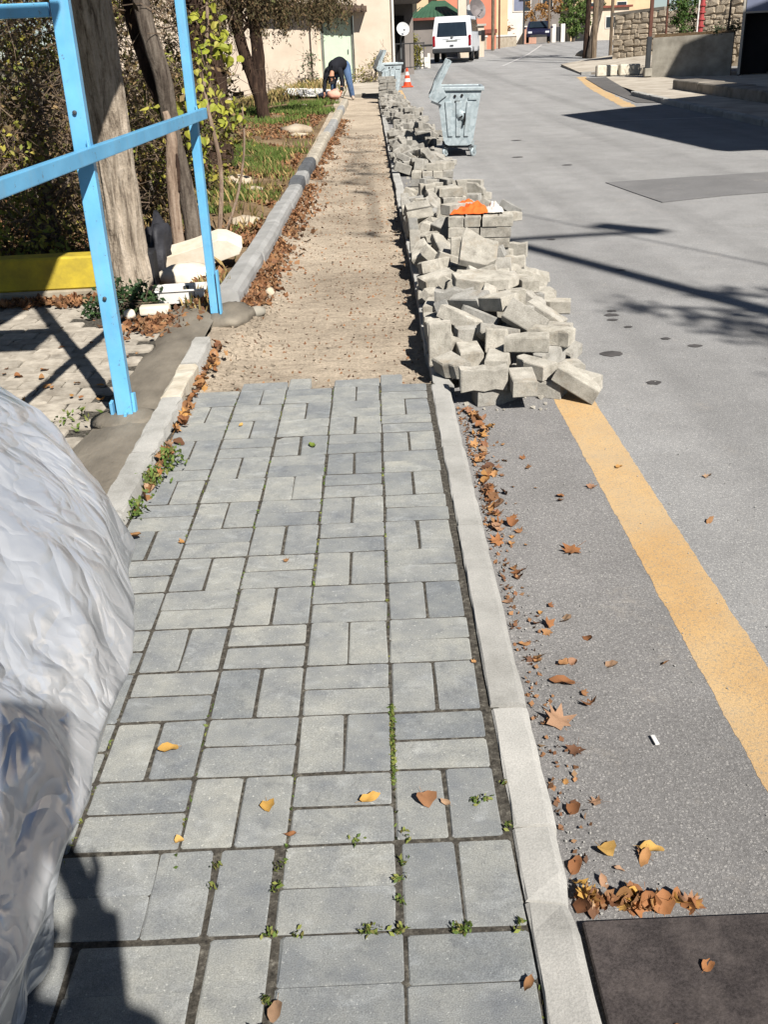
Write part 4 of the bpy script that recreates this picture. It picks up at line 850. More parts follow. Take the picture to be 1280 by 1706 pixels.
for k, (q, dz_) in enumerate([(P1 + Vector((.004, 0, 0)), 1.16), (P1 + Vector((.004, 0, 0)), .50), (P1 + rdir * .02, 1.068)]):
    b = B(); b.lathe([(0, 0), (.008, 0), (.008, .006), (.004, .009), (0, .009)], 8); b.obj('bolt', 'galv_dark', fr, q + Vector((0, -.034, dz_)) if k < 2 else q + Vector((.0, -.02, dz_)), (PI / 2, 0, 0) if k < 2 else (0, 0, 0))
for q in (P1 + Vector((.034, -.04, 1.03)), P2 + Vector((.01, -.03, 1.04))):
    b = B(); b.tube([q + Vector((0, 0, -.035)), q + Vector((.004, 0, 0)), q + Vector((0, 0, .035))], [.005, .007, .005], 6, True, .3); b.obj('weld_bead', 'blue_paint', fr)
b = B(); c0 = P1 + rdir * (-0.35); 
b.box((c0.x + rl.x * 1.46, c0.y + rl.y * 1.46, 2.31), (4.5, 3.1, 0.05), rot=(0, 0, ra)); b.obj('roof_sheet', 'blue_grey_panel', fr)
b = B(); b.box((-.84, 1.33, 2.33), (.42, .38, .02)); b.obj('shade_flap', 'blue_grey_panel', fr)  # flap added out of view beside the roof, to keep the cross beam shaded
for k in range(3):
    bb = P1 + rdir * (-2.2 + 1.95 * k) + rl * 3.0
    b = B(); sq(b, (bb.x, bb.y, 0), (bb.x, bb.y, 2.28), .062, rz=ra); b.obj('post', 'blue_paint', fr)

# ---------------------------------------------------------------- silver cover over a parked motorbike
def cover():
    NT_, NR = 300, 190
    prof = [(0.0, .395, .72), (.06, .412, .74), (.12, .428, .76), (.2, .455, .80), (.3, .494, .86), (.4, .536, .92), (.5, .588, .98), (.58, .622, 1.02), (.66, .592, 1.03), (.74, .535, 1.0), (.82, .445, .95), (.88, .35, .87), (.93, .22, .72), (.95, .02, .3)]
    cx0, cy0 = -0.985, -0.62; v = []; f = []
    rid = lambda q: 0.26 - abs(mnoise.noise(q))
    for j in range(NR):
        s_ = j / (NR - 1) * (len(prof) - 1); i0 = min(int(s_), len(prof) - 2); t_ = s_ - i0
        z, a, bf = [prof[i0][k] * (1 - t_) + prof[i0 + 1][k] * t_ for k in range(3)]
        for i in range(NT_):
            th = 2 * PI * i / NT_; c, s2 = math.cos(th), math.sin(th); n = 2.6
            bb = bf if s2 > 0 else 1.1 * (a / .645 * .5 + .5)
            x = math.copysign(abs(c) ** (2 / n), c) * a; y = math.copysign(abs(s2) ** (2 / n), s2) * bb
            p = Vector((x * 1.0, y * 1.0, z * .55)); low = sm(.55, .05, z)
            wv = Vector((mnoise.noise(p * 2.2), mnoise.noise(p * 2.2 + Vector((5, 3, 1))), mnoise.noise(p * 2.2 + Vector((1, 8, 2))))) * .16
            fold = (0.016 * math.sin(th * 19 + 3 * mnoise.noise(p * 1.6)) + 0.011 * math.sin(th * 37 + 5 * mnoise.noise(p * 2.5))) * low
            # taut crumpled sheet: sharp valleys between flat facets
            cr = 0.060 * mnoise.noise(p * 1.7 + Vector((3, 1, 2))) + 0.058 * rid(Vector((p.x * 2.2, p.y * 2.2, p.z * 1.6)) + wv) + 0.042 * rid(Vector((p.x * 4.6, p.y * 4.6, p.z * 5.5)) + wv * 1.2) + 0.006 * rid(Vector((p.x * 9, p.y * 9, p.z * 12)) + wv * 1.2)
            d = (fold + cr * .9 + .034) * (0.35 if z > .93 else 1.0)
            nrm = Vector((c / max(a, .2), s2 / max(bb, .3), .5 if z > .66 else 0)).normalized()
            q = Vector((cx0 + x, cy0 + y, z + 0.012)) + nrm * d
            v.append((q.x, q.y, max(q.z, 0.008)))
    for j in range(NR - 1):
        for i in range(NT_): f.append((j * NT_ + i, j * NT_ + (i + 1) % NT_, (j + 1) * NT_ + (i + 1) % NT_, (j + 1) * NT_ + i))
    f.append(tuple((NR - 1) * NT_ + i for i in range(NT_)))
    return pyd('vehicle_cover', v, f, True)
tag(link('vehicle_cover', cover(), 'cover'), 'wrinkled silver plastic cover over a parked vehicle at the edge of the walkway', 'vehicle cover')

# ---------------------------------------------------------------- galvanised dumpsters
def make_dumpster(label, lidsign=1):
    d = empty('dumpster', (0, 0, 0), label, 'dumpster', 'galvanised dumpsters')
    wt, wb, h0, h1, L = 0.34, 0.215, 0.17, 0.98, 1.0
    def wid(z): return wb + (wt - wb) * (z - h0) / (h1 - h0)
    # body: tapered tub, rounded bottom, pressed ribs on both ends
    out = [(-wt, h1), (-wb - .012, h0 + .09), (-wb + .02, h0 + .02), (-wb + .07, h0), (wb - .07, h0), (wb - .02, h0 + .02), (wb + .012, h0 + .09), (wt, h1)]
    b = B(); b.prism(out, -L / 2, L / 2, 'Y'); d_body = b.obj('body', 'galv', d)
    for s_ in (-1, 1):
        for k in (-1, 0, 1):
            b = B(); xb, xt = k * .12, k * .165
            pts = [(xb - .036, h0 + .13), (xb + .036, h0 + .13), (xt + .044, h1 - .19), (xt - .044, h1 - .19)]
            y0, y1 = (s_ * L / 2, s_ * (L / 2 + .022))
            b.prism(pts, min(y0, y1), max(y0, y1), 'Y', bev=.008); b.obj('rib', 'galv', d_body)
    b = B()
    for s_ in (-1, 1):
        b.box((0, s_ * (L / 2 + .012), h1 - .015), (2 * wt + .07, .05, .055), bev=.012, seg=2)
        b.box((s_ * (wt + .012), 0, h1 - .015), (.05, L - .03, .053), bev=.012, seg=2)
    b.obj('rim', 'galv', d)
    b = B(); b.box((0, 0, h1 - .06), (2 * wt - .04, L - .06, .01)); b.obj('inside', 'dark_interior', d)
    for s_ in (-1, 1):
        b = B(); b.lathe([(.0, 0), (.062, 0), (.066, .012), (.04, .03), (.02, .034), (0, .034)], 18, (0.0, 0, 0), 'Y')
        tr = b.obj('trunnion', 'galv', d, (0.035, s_ * (L / 2 + .022), .60), (0, 0, 0 if s_ > 0 else PI))
        b = B(); b.tube([(-.02, 0, .03), (-.055, .02, .02), (-.06, .03, -.06), (-.045, .03, -.12), (-.03, .02, -.14)], [.012, .016, .017, .016, .012], 8); b.box((0.0, .03, -.02), (.05, .03, .02), rot=(0, .5, 0)); b.obj('handle', 'black_rubber', tr)
        b = B(); b.lathe([(0, 0), (.02, 0), (.02, .02), (0, .02)], 12, (-.06, s_ * (L / 2 + .001) - (.02 if s_ < 0 else 0), h1 - .115), 'Y'); b.obj('drain_hole', 'dark_interior', d); b = B(); b.lathe([(0, 0), (.02, 0), (.02, .02), (0, .02)], 12, (.045, s_ * (L / 2 + .001) - (.02 if s_ < 0 else 0), h1 - .105), 'Y'); b.obj('drain_hole', 'dark_interior', d); b = B(); b.box((-.02, s_ * (L / 2 + .006), h1 - .19), (.08, .012, .022)); b.obj('slot', 'dark_interior', d)
        b = B(); b.box((.205, s_ * (L / 2 + .012), h1 - .15), (.13, .02, .045), bev=.006); b.obj('plate', 'galv', d)
        # side plates carrying the lid hinge
        b = B(); b.prism([(-wt - .10, h1 - .16), (-wt + .01, h1 - .21), (-wt + .16, h1 - .10), (-wt + .03, h1 + .10), (-wt - .03, h1 + .10)], s_ * (L / 2 + .03) - .008, s_ * (L / 2 + .03) + .008, 'Y'); b.obj('hinge_plate', 'galv', d)
        b = B(); b.box((-wt + .0, s_ * (L / 2 + .03), h1 - .215), (.16, .03, .03), rot=(0, .38, 0)); b.obj('lid_arm', 'galv_dark', d)
    # barrel lid swung open, standing up behind the hinge side
    n = 10; arc = []
    for k in range(n + 1):
        a = -0.9 + 1.8 * k / n; arc.append((math.sin(a) * .375, math.cos(a) * .16 - .12))
    lid = empty('lid', (-wt - .065, 0, h1 + .28), None, None); lid.parent = d
    bpy.data.objects.remove(lid)
    b = B(); poly = arc + [(p[0] * .95, p[1] - .025) for p in arc[::-1]]
    b.prism(poly, -L / 2 - .02, L / 2 + .02, 'Y')
    for s_ in (-1, 1): b.prism(arc + [(arc[-1][0], arc[-1][1] - .05), (arc[0][0], arc[0][1] - .05)], s_ * (L / 2 + .012) - .008, s_ * (L / 2 + .012) + .008, 'Y')
    lid = b.obj('lid', 'galv', d, (-wt + .03, 0, h1 + .125), (0, math.radians(-90 + 27), 0))
    for s_ in (-1, 1):
        b = B(); b.box((0, s_ * (L / 2 + .03), .0), (.58, .02, .04), bev=.005); b.obj('lid_edge', 'galv', lid)
    b = B()
    for s_ in (-1, 1): b.box((s_ * (wb - .03), 0, h0 - .02), (.05, L - .08, .04))
    for s_ in (-1, 1): b.box((0, s_ * (L / 2 - .08), h0 - .02), (2 * wb - .1, .06, .038))
    b.obj('chassis', 'galv_dark', d)
    for sx in (-1, 1):
        for sy in (-1, 1):
            x, y = sx * (wb - .0) + .02, sy * (L / 2 - .10)
            b = B(); b.lathe([(0, -.022), (.055, -.022), (.066, -.012), (.066, .012), (.055, .022), (0, .022)], 18, (0, 0, 0), 'Y'); ca = b.obj('caster', 'galv', d, (x, y, .066), (0, 0, .9))
            b = B()
            for s_ in (-1, 1): b.box((0, s_ * .03, .04), (.045, .006, .10), rot=(0, .25, 0))
            b.box((0.012, 0, .092), (.07, .07, .008)); b.obj('fork', 'galv', ca)
    return d
db = make_dumpster('near galvanised dumpster with lid swung up, standing on the asphalt by the heap')
db.location = (1.17, 12.95, rise(12.95) + ROADZ); db.rotation_euler = (0, 0.028, -0.06); db.scale = (.87, .87, .87)
d2 = copy_tree(db); d2['label'] = 'far galvanised dumpster behind the ladder-like block stack, lid open towards the house'
d2.location = (0.55, 27.6, rise(27.6) + ROADZ); d2.rotation_euler = (0, 0, 0.10)

# ---------------------------------------------------------------- traffic cone
cn = empty('traffic_cone', (1.20, 32.6, rise(32.6) + ROADZ), 'orange traffic cone with two white bands on the road past the far dumpster', 'traffic cone')
b = B(); b.box((0, 0, .02), (.36, .36, .04), bev=.012); b.obj('base', 'cone_orange', cn)
b = B(); b.lathe([(.13, .04), (.105, .16)], 20); b.lathe([(.084, .26), (.066, .35)], 20); b.lathe([(.045, .45), (.03, .55), (.022, .56), (.0, .56)], 20); b.obj('cone', 'cone_orange', cn)
for z0, z1, r0, r1 in ((.16, .26, .106, .085), (.35, .45, .067, .046)):
    b = B(); b.lathe([(r0, z0), (r1, z1)], 20); b.obj('band', 'band_white', cn)

# ---------------------------------------------------------------- parked vehicles far up the road
def wheel(parent, x, y, z, r, w_, axis='X'):
    b = B(); b.lathe([(r * .62, -w_ / 2), (r * .95, -w_ / 2), (r, -w_ * .3), (r, w_ * .3), (r * .95, w_ / 2), (r * .62, w_ / 2)], 22, (0, 0, 0), axis); wo_ = b.obj('tyre', 'black_rubber', parent, (x, y, z))
    b = B(); b.lathe([(0, -w_ * .42), (r * .62, -w_ * .42), (r * .62, w_ * .42), (0, w_ * .42)], 16, (0, 0, 0), axis); b.obj('rim', 'street_steel', wo_)
van = empty('parked_van', (4.42, 52.7, rise(52.7) + ROADZ), 'white passenger van parked with its rear to the camera, far up the road', 'van', rz=math.radians(-10.5))
side = [(-2.42, .42), (-2.45, .95), (-2.38, 1.12), (-2.20, 1.90), (-2.05, 1.97), (.9, 1.98), (1.15, 1.90), (1.75, 1.22), (2.35, 1.05), (2.45, .75), (2.42, .40)]
b = B(); b.prism(side, -.93, .93, 'X', bev=.06)
for v_ in b.b.verts:
    if v_.co.z > 1.1: v_.co.x *= 1 - .13 * (v_.co.z - 1.1)
body = b.obj('body', 'van_white', van)
b = B(); b.prism([(-.72, 1.16), (.72, 1.16), (.66, 1.78), (-.66, 1.78)], -.012, .012, 'Y', bev=.01)
b.obj('rear_window', 'glass_dark', body, (0, -2.34 + .0, 0), (0, 0, 0)).rotation_euler = (-0.23, 0, 0)
bpy.data.objects['rear_window'].location = (0, -2.66, -.03)
for s_ in (-1, 1):
    b = B(); b.box((s_ * .85, -2.43, .92), (.12, .08, .46), bev=.02); b.obj('tail_light', 'tail_red', body)
    for (y0, y1, y2, y3) in ((-1.95, -.75, -.8, -1.85), (-.6, .45, .4, -.55), (.6, 1.5, 1.05, .62)):
        b = B(); b.prism([(y0, 1.2), (y1, 1.2), (y2, 1.72), (y3, 1.72)], s_ * .885 - .02, s_ * .885 + .02, 'X'); o = b.obj('side_window', 'glass_dark', body); o.rotation_euler = (0, -s_ * .10, 0); o.location = (s_ * .145, 0, .02)
    wheel(van, s_ * .84, -1.45, .33, .33, .2); wheel(van, s_ * .84, 1.5, .33, .33, .2)
    b = B(); b.box((s_ * 1.02, 1.35, 1.22), (.16, .10, .22), bev=.03); b.obj('mirror', 'dark_bumper', van)
b = B(); b.box((0, -2.46, .5), (1.84, .14, .22), bev=.04); b.obj('bumper', 'dark_bumper', van)
b = B(); b.lathe([(0, 0), (.07, 0), (.07, .02), (0, .02)], 16, (0, -2.45, 1.06), 'Y'); b.obj('badge', 'street_steel', body)
b = B(); b.box((0, -2.455, .92), (.52, .02, .05)); b.box((-.3, -2.453, .985), (.3, .012, .012)); b.box((.3, -2.453, .985), (.3, .012, .012)); b.obj('number_plate', 'frame_metal', body)
b = B(); b.box((0, -2.46, .72), (.16, .02, .05)); b.obj('handle', 'dark_bumper', body)

car = empty('parked_car', (12.75, 80.5, rise(80) + .02), 'dark navy car seen from the front on the brow of the hill', 'car', rz=math.radians(-8))
side = [(-2.0, .38), (-2.06, .72), (-1.9, .86), (-1.0, .95), (-.45, 1.42), (.9, 1.46), (1.7, 1.0), (1.98, .9), (2.02, .4)]
b = B(); b.prism(side, -.86, .86, 'X', bev=.06)
for v_ in b.b.verts:
    if v_.co.z > .95: v_.co.x *= 1 - .35 * (v_.co.z - .95)
body = b.obj('body', 'navy_paint', car)
b = B(); b.quad((-.7, -1.02, 1.0), (.7, -1.02, 1.0), (.58, -.52, 1.40), (-.58, -.52, 1.40)); o = b.obj('windscreen', 'glass_dark', body); o.location = (0, -.03, .02)
for s_ in (-1, 1):
    b = B(); b.box((s_ * .62, -2.0, .68), (.34, .12, .16), bev=.04); b.obj('headlight', 'lamp_clear', body)
    wheel(car, s_ * .78, -1.3, .31, .31, .2); wheel(car, s_ * .78, 1.3, .31, .31, .2)
    b = B(); b.box((s_ * .98, -.75, 1.0), (.18, .1, .12), bev=.03); b.obj('mirror', 'navy_paint', car)
b = B(); b.box((0, -2.05, .45), (1.2, .04, .16)); b.box((0, -2.07, .5), (.5, .02, .1)); b.obj('grille', 'dark_bumper', car)

# ---------------------------------------------------------------- people
def skin_mesh(name, joints, edges, mat, parent, root=0, sub=2):
    me = bpy.data.meshes.new(name); me.from_pydata([j[0] for j in joints], edges, []); me.materials.append(MT[mat])
    o = link(name, me, None, parent); m = o.modifiers.new('skin', 'SKIN'); m.use_smooth_shade = True
    lay = me.skin_vertices[0].data if me.skin_vertices else None
    if lay is None:
        bm = bmesh.new(); bm.from_mesh(me); bm.verts.layers.skin.verify(); bm.to_mesh(me); bm.free(); lay = me.skin_vertices[0].data
    for i, j in enumerate(joints):
        r = j[1]; lay[i].radius = (r, r) if not isinstance(r, tuple) else r; lay[i].use_root = (i == root)
    s_ = o.modifiers.new('smooth', 'SUBSURF'); s_.levels = sub; s_.render_levels = sub
    return o
def make_person(loc, label, J, R, colours):
    """J: joint name -> position; one continuous body plus clothes grown a little larger on the same skeleton."""
    p = empty('person', loc, label, 'person')
    names = list(J); idx = {n: i for i, n in enumerate(names)}
    E = [('hip', 'belly'), ('belly', 'chest'), ('chest', 'neck'), ('neck', 'head'), ('head', 'crown')]
    for s_ in ('l', 'r'):
        E += [('chest', s_ + 'sho'), (s_ + 'sho', s_ + 'elb'), (s_ + 'elb', s_ + 'wri'), (s_ + 'wri', s_ + 'palm'), ('hip', s_ + 'hip'), (s_ + 'hip', s_ + 'kne'), (s_ + 'kne', s_ + 'ank'), (s_ + 'ank', s_ + 'toe')]
    skin_mesh('body', [(J[n], R[n] * .7 if n in ('belly', 'chest', 'hip') else R[n] * .85 if n in ('lsho', 'rsho', 'lhip', 'rhip') else R[n]) for n in names], [(idx[a], idx[c]) for a, c in E], 'skin', p, idx['hip'])
    def smooth_path(ns, rs, sub=5):
        Q = [Vector(n if not isinstance(n, str) else J[n]) for n in ns]; o, rr = [], []
        for i in range(len(Q) - 1):
            a0, a1, a2, a3 = Q[max(i - 1, 0)], Q[i], Q[i + 1], Q[min(i + 2, len(Q) - 1)]
            for k in range(sub):
                t = k / sub; o.append(.5 * ((2 * a1) + (-a0 + a2) * t + (2 * a0 - 5 * a1 + 4 * a2 - a3) * t * t + (-a0 + 3 * a1 - 3 * a2 + a3) * t ** 3)); rr.append(rs[i] * (1 - t) + rs[i + 1] * t)
        return o + [Q[-1]], rr + [rs[-1]]
    b = B()
    hp_, bl_, ch_, nk_ = (Vector(J[k]) for k in ('hip', 'belly', 'chest', 'neck'))
    b.tube(*smooth_path([hp_.lerp(bl_, -.35), hp_.lerp(bl_, .3), bl_, ch_.lerp(bl_, .35), ch_, ch_.lerp(nk_, .55), ch_.lerp(nk_, .9)], [.155, .165, .16, .175, .185, .14, .07]), 16)
    for s_ in ('l', 'r'): b.tube(*smooth_path([ch_.lerp(Vector(J[s_ + 'sho']), .45), s_ + 'sho', s_ + 'elb', s_ + 'wri'], [.09, .082, .06, .043]), 12, True, .03)
    b.obj('jumper', colours[0], p, smooth=True)
    b = B()
    for s_ in ('l', 'r'): b.tube(*smooth_path([hp_.lerp(Vector(J[s_ + 'hip']), .5) + Vector((0, 0, .04)), s_ + 'hip', s_ + 'kne', s_ + 'ank'], [.13, .125, .085, .065]), 14, True, .03)
    b.obj('trousers', colours[1], p, smooth=True)
    for s_ in ('l', 'r'):
        a, t_ = Vector(J[s_ + 'ank']), Vector(J[s_ + 'toe']); skin_mesh('shoe', [(a.lerp(t_, -.35), .045), (a.lerp(t_, .3), .05), (t_.lerp(a, -.1), .042)], [(0, 1), (1, 2)], colours[2], p, 0)
        w_, h = Vector(J[s_ + 'wri']), Vector(J[s_ + 'palm']); dd = (h - w_).normalized(); sd = dd.cross(Vector((0.2, .3, 1))).normalized()
        body = [c for c in p.children if c.name.startswith('body')][0]
        for k in range(4):
            q = h + sd * (.026 - .017 * k); L = (.055, .068, .072, .058)[3 - k]
            bend = Vector((0, 0, -.25)) if dd.z > -.5 else Vector((0.0, -.3, 0))
            skin_mesh('finger', [(q - dd * .02, .0095), (q + dd * L * .5, .009), (q + (dd + bend).normalized() * L, .007)], [(0, 1), (1, 2)], 'skin', body, 0, 1)
        skin_mesh('thumb', [(w_.lerp(h, .4) + sd * .02, .012), (w_.lerp(h, .8) + sd * .055, .011), (h + sd * .062 + dd * .02, .009)], [(0, 1), (1, 2)], 'skin', body, 0, 1)
    hd, cr = Vector(J['head']), Vector(J['crown']); u = (cr - hd).normalized(); nk = Vector(J['neck'])
    fwd = J.get('_f') or Vector((0, 1, 0)); fwd = Vector(colours[3])
    skin_mesh('hair', [(hd - fwd * .035 - u * .01, .085), (hd + u * .05 - fwd * .03, .095), (cr + u * .02 - fwd * .015, .085)], [(0, 1), (1, 2)], 'hair_dark', p, 1)
    rt = fwd.cross(u).normalized()
    face = hd + fwd * .088
    b = B()
    for s_ in (-1, 1): b.lathe([(0, -.006), (.011, 0), (0, .006)], 8, face + rt * s_ * .032 + u * .012, 'Y')
    b.obj('eyes', 'hair_dark', p)
    b = B(); b.tube([face + u * .02, face - u * .022 + fwd * .02, face - u * .03 + fwd * .004], [.007, .012, .006], 8); b.tube([face - u * .06 - rt * .022, face - u * .058 + fwd * .006, face - u * .06 + rt * .022], .006, 6)
    for s_ in (-1, 1): b.tube([hd + rt * s_ * .082 + u * .02, hd + rt * s_ * .092, hd + rt * s_ * .08 - u * .03], [.012, .018, .01], 8)
    b.obj('face', 'skin', p, smooth=True)
    return p
RAD = dict(hip=.125, belly=.12, chest=.135, neck=.055, head=.088, crown=.075, lsho=.062, rsho=.062, lelb=.043, relb=.043, lwri=.028, rwri=.028, lpalm=(.036, .018), rpalm=(.036, .018), lhip=.088, rhip=.088, lkne=.058, rkne=.058, lank=.04, rank=.04, ltoe=.035, rtoe=.035)
# the worker bending over the kerb at the end of the dug stretch (seen from the front, head hanging)
zb = rise(27.4) - .055
J = dict(hip=(.10, .12, .86), belly=(.03, -.04, .92), chest=(-.10, -.24, .83), neck=(-.17, -.38, .70), head=(-.19, -.46, .56), crown=(-.19, -.45, .46),
         lsho=(-.29, -.28, .74), lelb=(-.37, -.34, .47), lwri=(-.40, -.40, .24), lpalm=(-.41, -.42, .16), rsho=(.04, -.32, .73), relb=(.09, -.40, .47), rwri=(.06, -.48, .26), rpalm=(.04, -.50, .19),
         lhip=(-.02, .12, .80), lkne=(-.16, .02, .45), lank=(-.16, .16, .12), ltoe=(-.20, 0.0, .08), rhip=(.20, .12, .80), rkne=(.27, .02, .44), rank=(.33, .10, .08), rtoe=(.36, -.06, .04))
make_person((-.80, 27.5, zb), 'worker in black jumper and blue jeans bending down over the kerb', J, RAD, ('black_jumper', 'blue_jeans', 'shoe_tan', (0, -.8, -.6)))
# the photographer, just behind the camera, whose shadow falls on the silver cover and the pavers
J = dict(hip=(0, 0, .92), belly=(0, 0, 1.06), chest=(0, -.01, 1.28), neck=(0, 0, 1.46), head=(0, .03, 1.60), crown=(0, .03, 1.70),
         lsho=(-.19, 0, 1.38), lelb=(-.22, .15, 1.13), lwri=(-.13, .29, 1.38), lpalm=(-.09, .34, 1.44), rsho=(.17, 0, 1.38), relb=(.04, .15, 1.12), rwri=(.05, .30, 1.37), rpalm=(.015, .34, 1.43),
         lhip=(-.1, 0, .86), lkne=(-.11, .02, .48), lank=(-.11, -.02, .09), ltoe=(-.12, .12, .04), rhip=(.1, 0, .86), rkne=(.11, .02, .48), rank=(.11, -.02, .09), rtoe=(.12, .12, .04))
PHX, PHY = 0.09, -1.88
make_person((PHX, PHY, 0), 'person in dark jumper holding up a phone', J, RAD, ('black_jumper', 'blue_jeans', 'shoe_tan', (0, 1, 0)))
ph = empty('phone', (.06, -1.50, 1.55), 'black phone held upright in both hands', 'phone', rot=(math.radians(-25), 0, 0))
b = B(); b.box((0, 0, 0), (.079, .009, .165), bev=.004, seg=2); b.obj('body', 'black_plastic', ph)
b = B(); b.box((.02, .006, .06), (.024, .004, .03), bev=.001); b.obj('camera_bump', 'glass_dark', ph)
# ---------------------------------------------------------------- dark rubber mat bottom right
b = B(); b.box((0, 0, 0), (1.5, 1.3, .014), bev=.003)
tag(b.obj('rubber_mat', 'mat', None, (1.068, -.825, ROADZ + .0105), (0.002, 0, 0.004)), 'dark brown rubber mat lying on the asphalt against the kerb', 'mat')
b = B(); b.box((0, 0, 0), (.009, .03, .003)); tag(b.obj('paper_scrap', 'paper', None, (.57, .31, ROADZ + .008), (0, 0, .1)), 'small white paper scrap on the asphalt left of the yellow line', 'paper')

# ---------------------------------------------------------------- yard clutter by the tree
yw = empty('parking_wall', (-2.6, 4.78, 0), 'low yellow painted wall with a black painted end beside the big tree trunk', 'wall')
b = B(); b.box((-.34, 0, .13), (2.6, .16, .20), bev=.012); b.obj('yellow_top', 'yellow_wall_paint', yw, (0, 0, 0.03), (0, 0, .03))
b = B(); b.box((-.34, 0, .01), (2.62, .175, .09), bev=.01); b.obj('cement_base', 'bare_cement', yw, (0, 0, 0.005), (0, 0, .03))
b = B(); b.box((1.10, .035, .115), (.26, .165, .225), bev=.012); b.obj('black_end', 'black_wall_paint', yw, (0, 0, 0.03), (0, 0, .03))
def lump(name, mat, loc, r, seed, label, cat, rot=(0, 0, 0), sub=3, amp=.25, fac=2.0, flat=None):
    b = B(); bmesh.ops.create_icosphere(b.b, subdivisions=sub, radius=1.0)
    for v_ in b.b.verts:
        n = 1 + amp * mnoise.noise(v_.co * fac * .6 + Vector((seed, seed * 2, 0))) + amp * .4 * mnoise.noise(v_.co * fac * 1.7 + Vector((0, seed, 0)))
        v_.co = Vector((v_.co.x * r[0] * n, v_.co.y * r[1] * n, v_.co.z * r[2] * n))
        if flat is not None: v_.co.z = max(v_.co.z, -flat)
    o = b.obj(name, mat, None, loc, rot, smooth=True)
    return tag(o, label, cat) if label else o
# big white foam block, slanted, its far end broken to a point
fb = B(); fb.prism([(-.33, -.07), (.02, -.05), (.24, .0), (.27, .05), (.17, .115), (.11, .125), (-.05, .08), (-.35, .03)], -.10, .10, 'Y', bev=.007)
tag(fb.obj('foam_block', 'white_foam', None, (-1.19, 5.62, .085), (0.22, -0.06, .10)), 'large white foam block lying slanted on the leaves behind the thin blue post', 'foam block')
lump('foam_piece', 'white_foam', (-1.22, 5.05, .05), (.20, .11, .075), 3, 'dirty cream foam lump lying in front of the large white foam block', 'foam piece', amp=.35, flat=.06)
lump('rubbish_sack', 'black_sack', (-1.50, 5.50, .14), (.10, .12, .2), 5, 'black rubbish sack slumped between tree trunk and white foam block', 'sack', amp=.75, fac=3.4)
tr = empty('plastic_tray', (-1.15, 4.44, .03), 'shallow white plastic tray with dark tape strips on the ground by the tree', 'tray', rz=.08)
b = B()
W2, D2, H2 = .135, .085, .075
b.box((0, 0, .006), (W2 * 1.8, D2 * 1.8, .012))
for s_ in (-1, 1):
    b.box((0, s_ * D2 * .95, H2 / 2), (W2 * 1.94, .010, H2), rot=(-s_ * .14, 0, 0)); b.box((s_ * W2 * .96, 0, H2 / 2), (.010, D2 * 1.78, H2 - .002), rot=(0, s_ * .14, 0))
    b.box((0, s_ * (D2 + .006), H2), (W2 * 2.14, .020, .009), bev=.003); b.box((s_ * (W2 + .006), 0, H2 + .001), (.020, D2 * 2.0, .009), bev=.003)
b.obj('tub', 'white_plastic', tr)
b = B(); b.box((.065, -D2 * .96 - .004, .034), (.032, .006, .058), rot=(.17, 0, 0)); b.obj('tape', 'dark_bumper', tr); b = B(); b.box((.02, D2 * .9 - .01, .045), (.032, .008, .05), rot=(-.17, 0, 0)); b.obj('tape', 'dark_bumper', tr)
b = B(); b.box((0, 0, 0), (.17, .075, .05), bev=.012, seg=2); tag(b.obj('foam_bar', 'white_foam', None, (-1.265, 4.19, .04), (0, 0, .06)), 'small cream foam bar in front of the white tray', 'foam piece')
lump('foam_piece', 'white_foam', (-1.40, 4.14, .03), (.035, .03, .03), 8, 'small white foam crumb left of the cream foam bar', 'foam piece', sub=2)
lump('broken_stone', 'old_concrete', (-.70, 4.24, -.01), (.05, .04, .035), 12, 'grey broken stone on the sand by the end of the tall kerb', 'stone', sub=2, amp=.5)
lump('broken_stone', 'garden_stone', (-.66, 4.72, -.01), (.028, .025, .03), 14, 'small pale stone on the sand beside the tall kerb', 'stone', sub=2, amp=.5)
lump('cement_lump', 'wet_concrete', (-.83, 4.12, -.02), (.12, .22, .075), 15, 'cement mound where the tall kerb ends at the thin blue post', 'cement', sub=3, amp=.4)
# rubble, chips and crumbs along the dug edge: nobody could count them
def crumbs(name, pts, mat, label, cat):
    v = []; f = []
    for (x, y, z, r) in pts:
        n = len(v); R_ = Euler((random.random() * 6, random.random() * 6, random.random() * 6)).to_matrix()
        for p in ((1, 0, -.6), (-.5, .87, -.6), (-.5, -.87, -.6), (.6, .3, .6), (-.5, .4, .7), (0, -.6, .6)):
            q = R_ @ (Vector(p) * r * random.uniform(.7, 1.25)); v.append((x + q.x, y + q.y, z + q.z))
        for t_ in ((0, 2, 1), (3, 4, 5), (0, 1, 3), (1, 4, 3), (1, 2, 4), (2, 5, 4), (2, 0, 5), (0, 3, 5)): f.append([n + k for k in t_])
    return tag(link(name, pyd(name, v, f), mat), label, cat, kind='stuff')
random.seed(21); pts = []
for k in range(420):
    x, y = random.gauss(-.70, .07), random.uniform(2.9, 4.9); pts.append((x, y, sand_z(x, y) + .003, random.choice([.004, .005, .007, .01, .016])))
for k in range(1100):
    x, y = random.uniform(-.8, .22), random.uniform(2.8, 12); pts.append((x, y, sand_z(x, y) + .001, random.choice([.003, .004, .005, .007])))
for k in range(200):
    x, y = random.gauss(.19, .03), random.uniform(2.8, 9); pts.append((x, y, sand_z(x, y) + .003, random.choice([.005, .008, .012])))
crumbs('rubble', pts, 'sand', 'loose crumbs and chips of mortar scattered on the sand bed', 'rubble')
pts = []
for k in range(420):
    y = random.uniform(2.45, 10.5); side_ = random.random() < .7
    x = (.62 + .34 * random.random() if side_ else random.uniform(.34, .6)) * (1.0 if y > 3.2 else .97); pts.append((x, y, ROADZ + .006, random.choice([.005, .007, .009, .012, .018, .024])))
crumbs('block_crumbs', pts, 'block', 'chips and crumbs of broken paving blocks around the foot of the heap', 'rubble')
pts = []
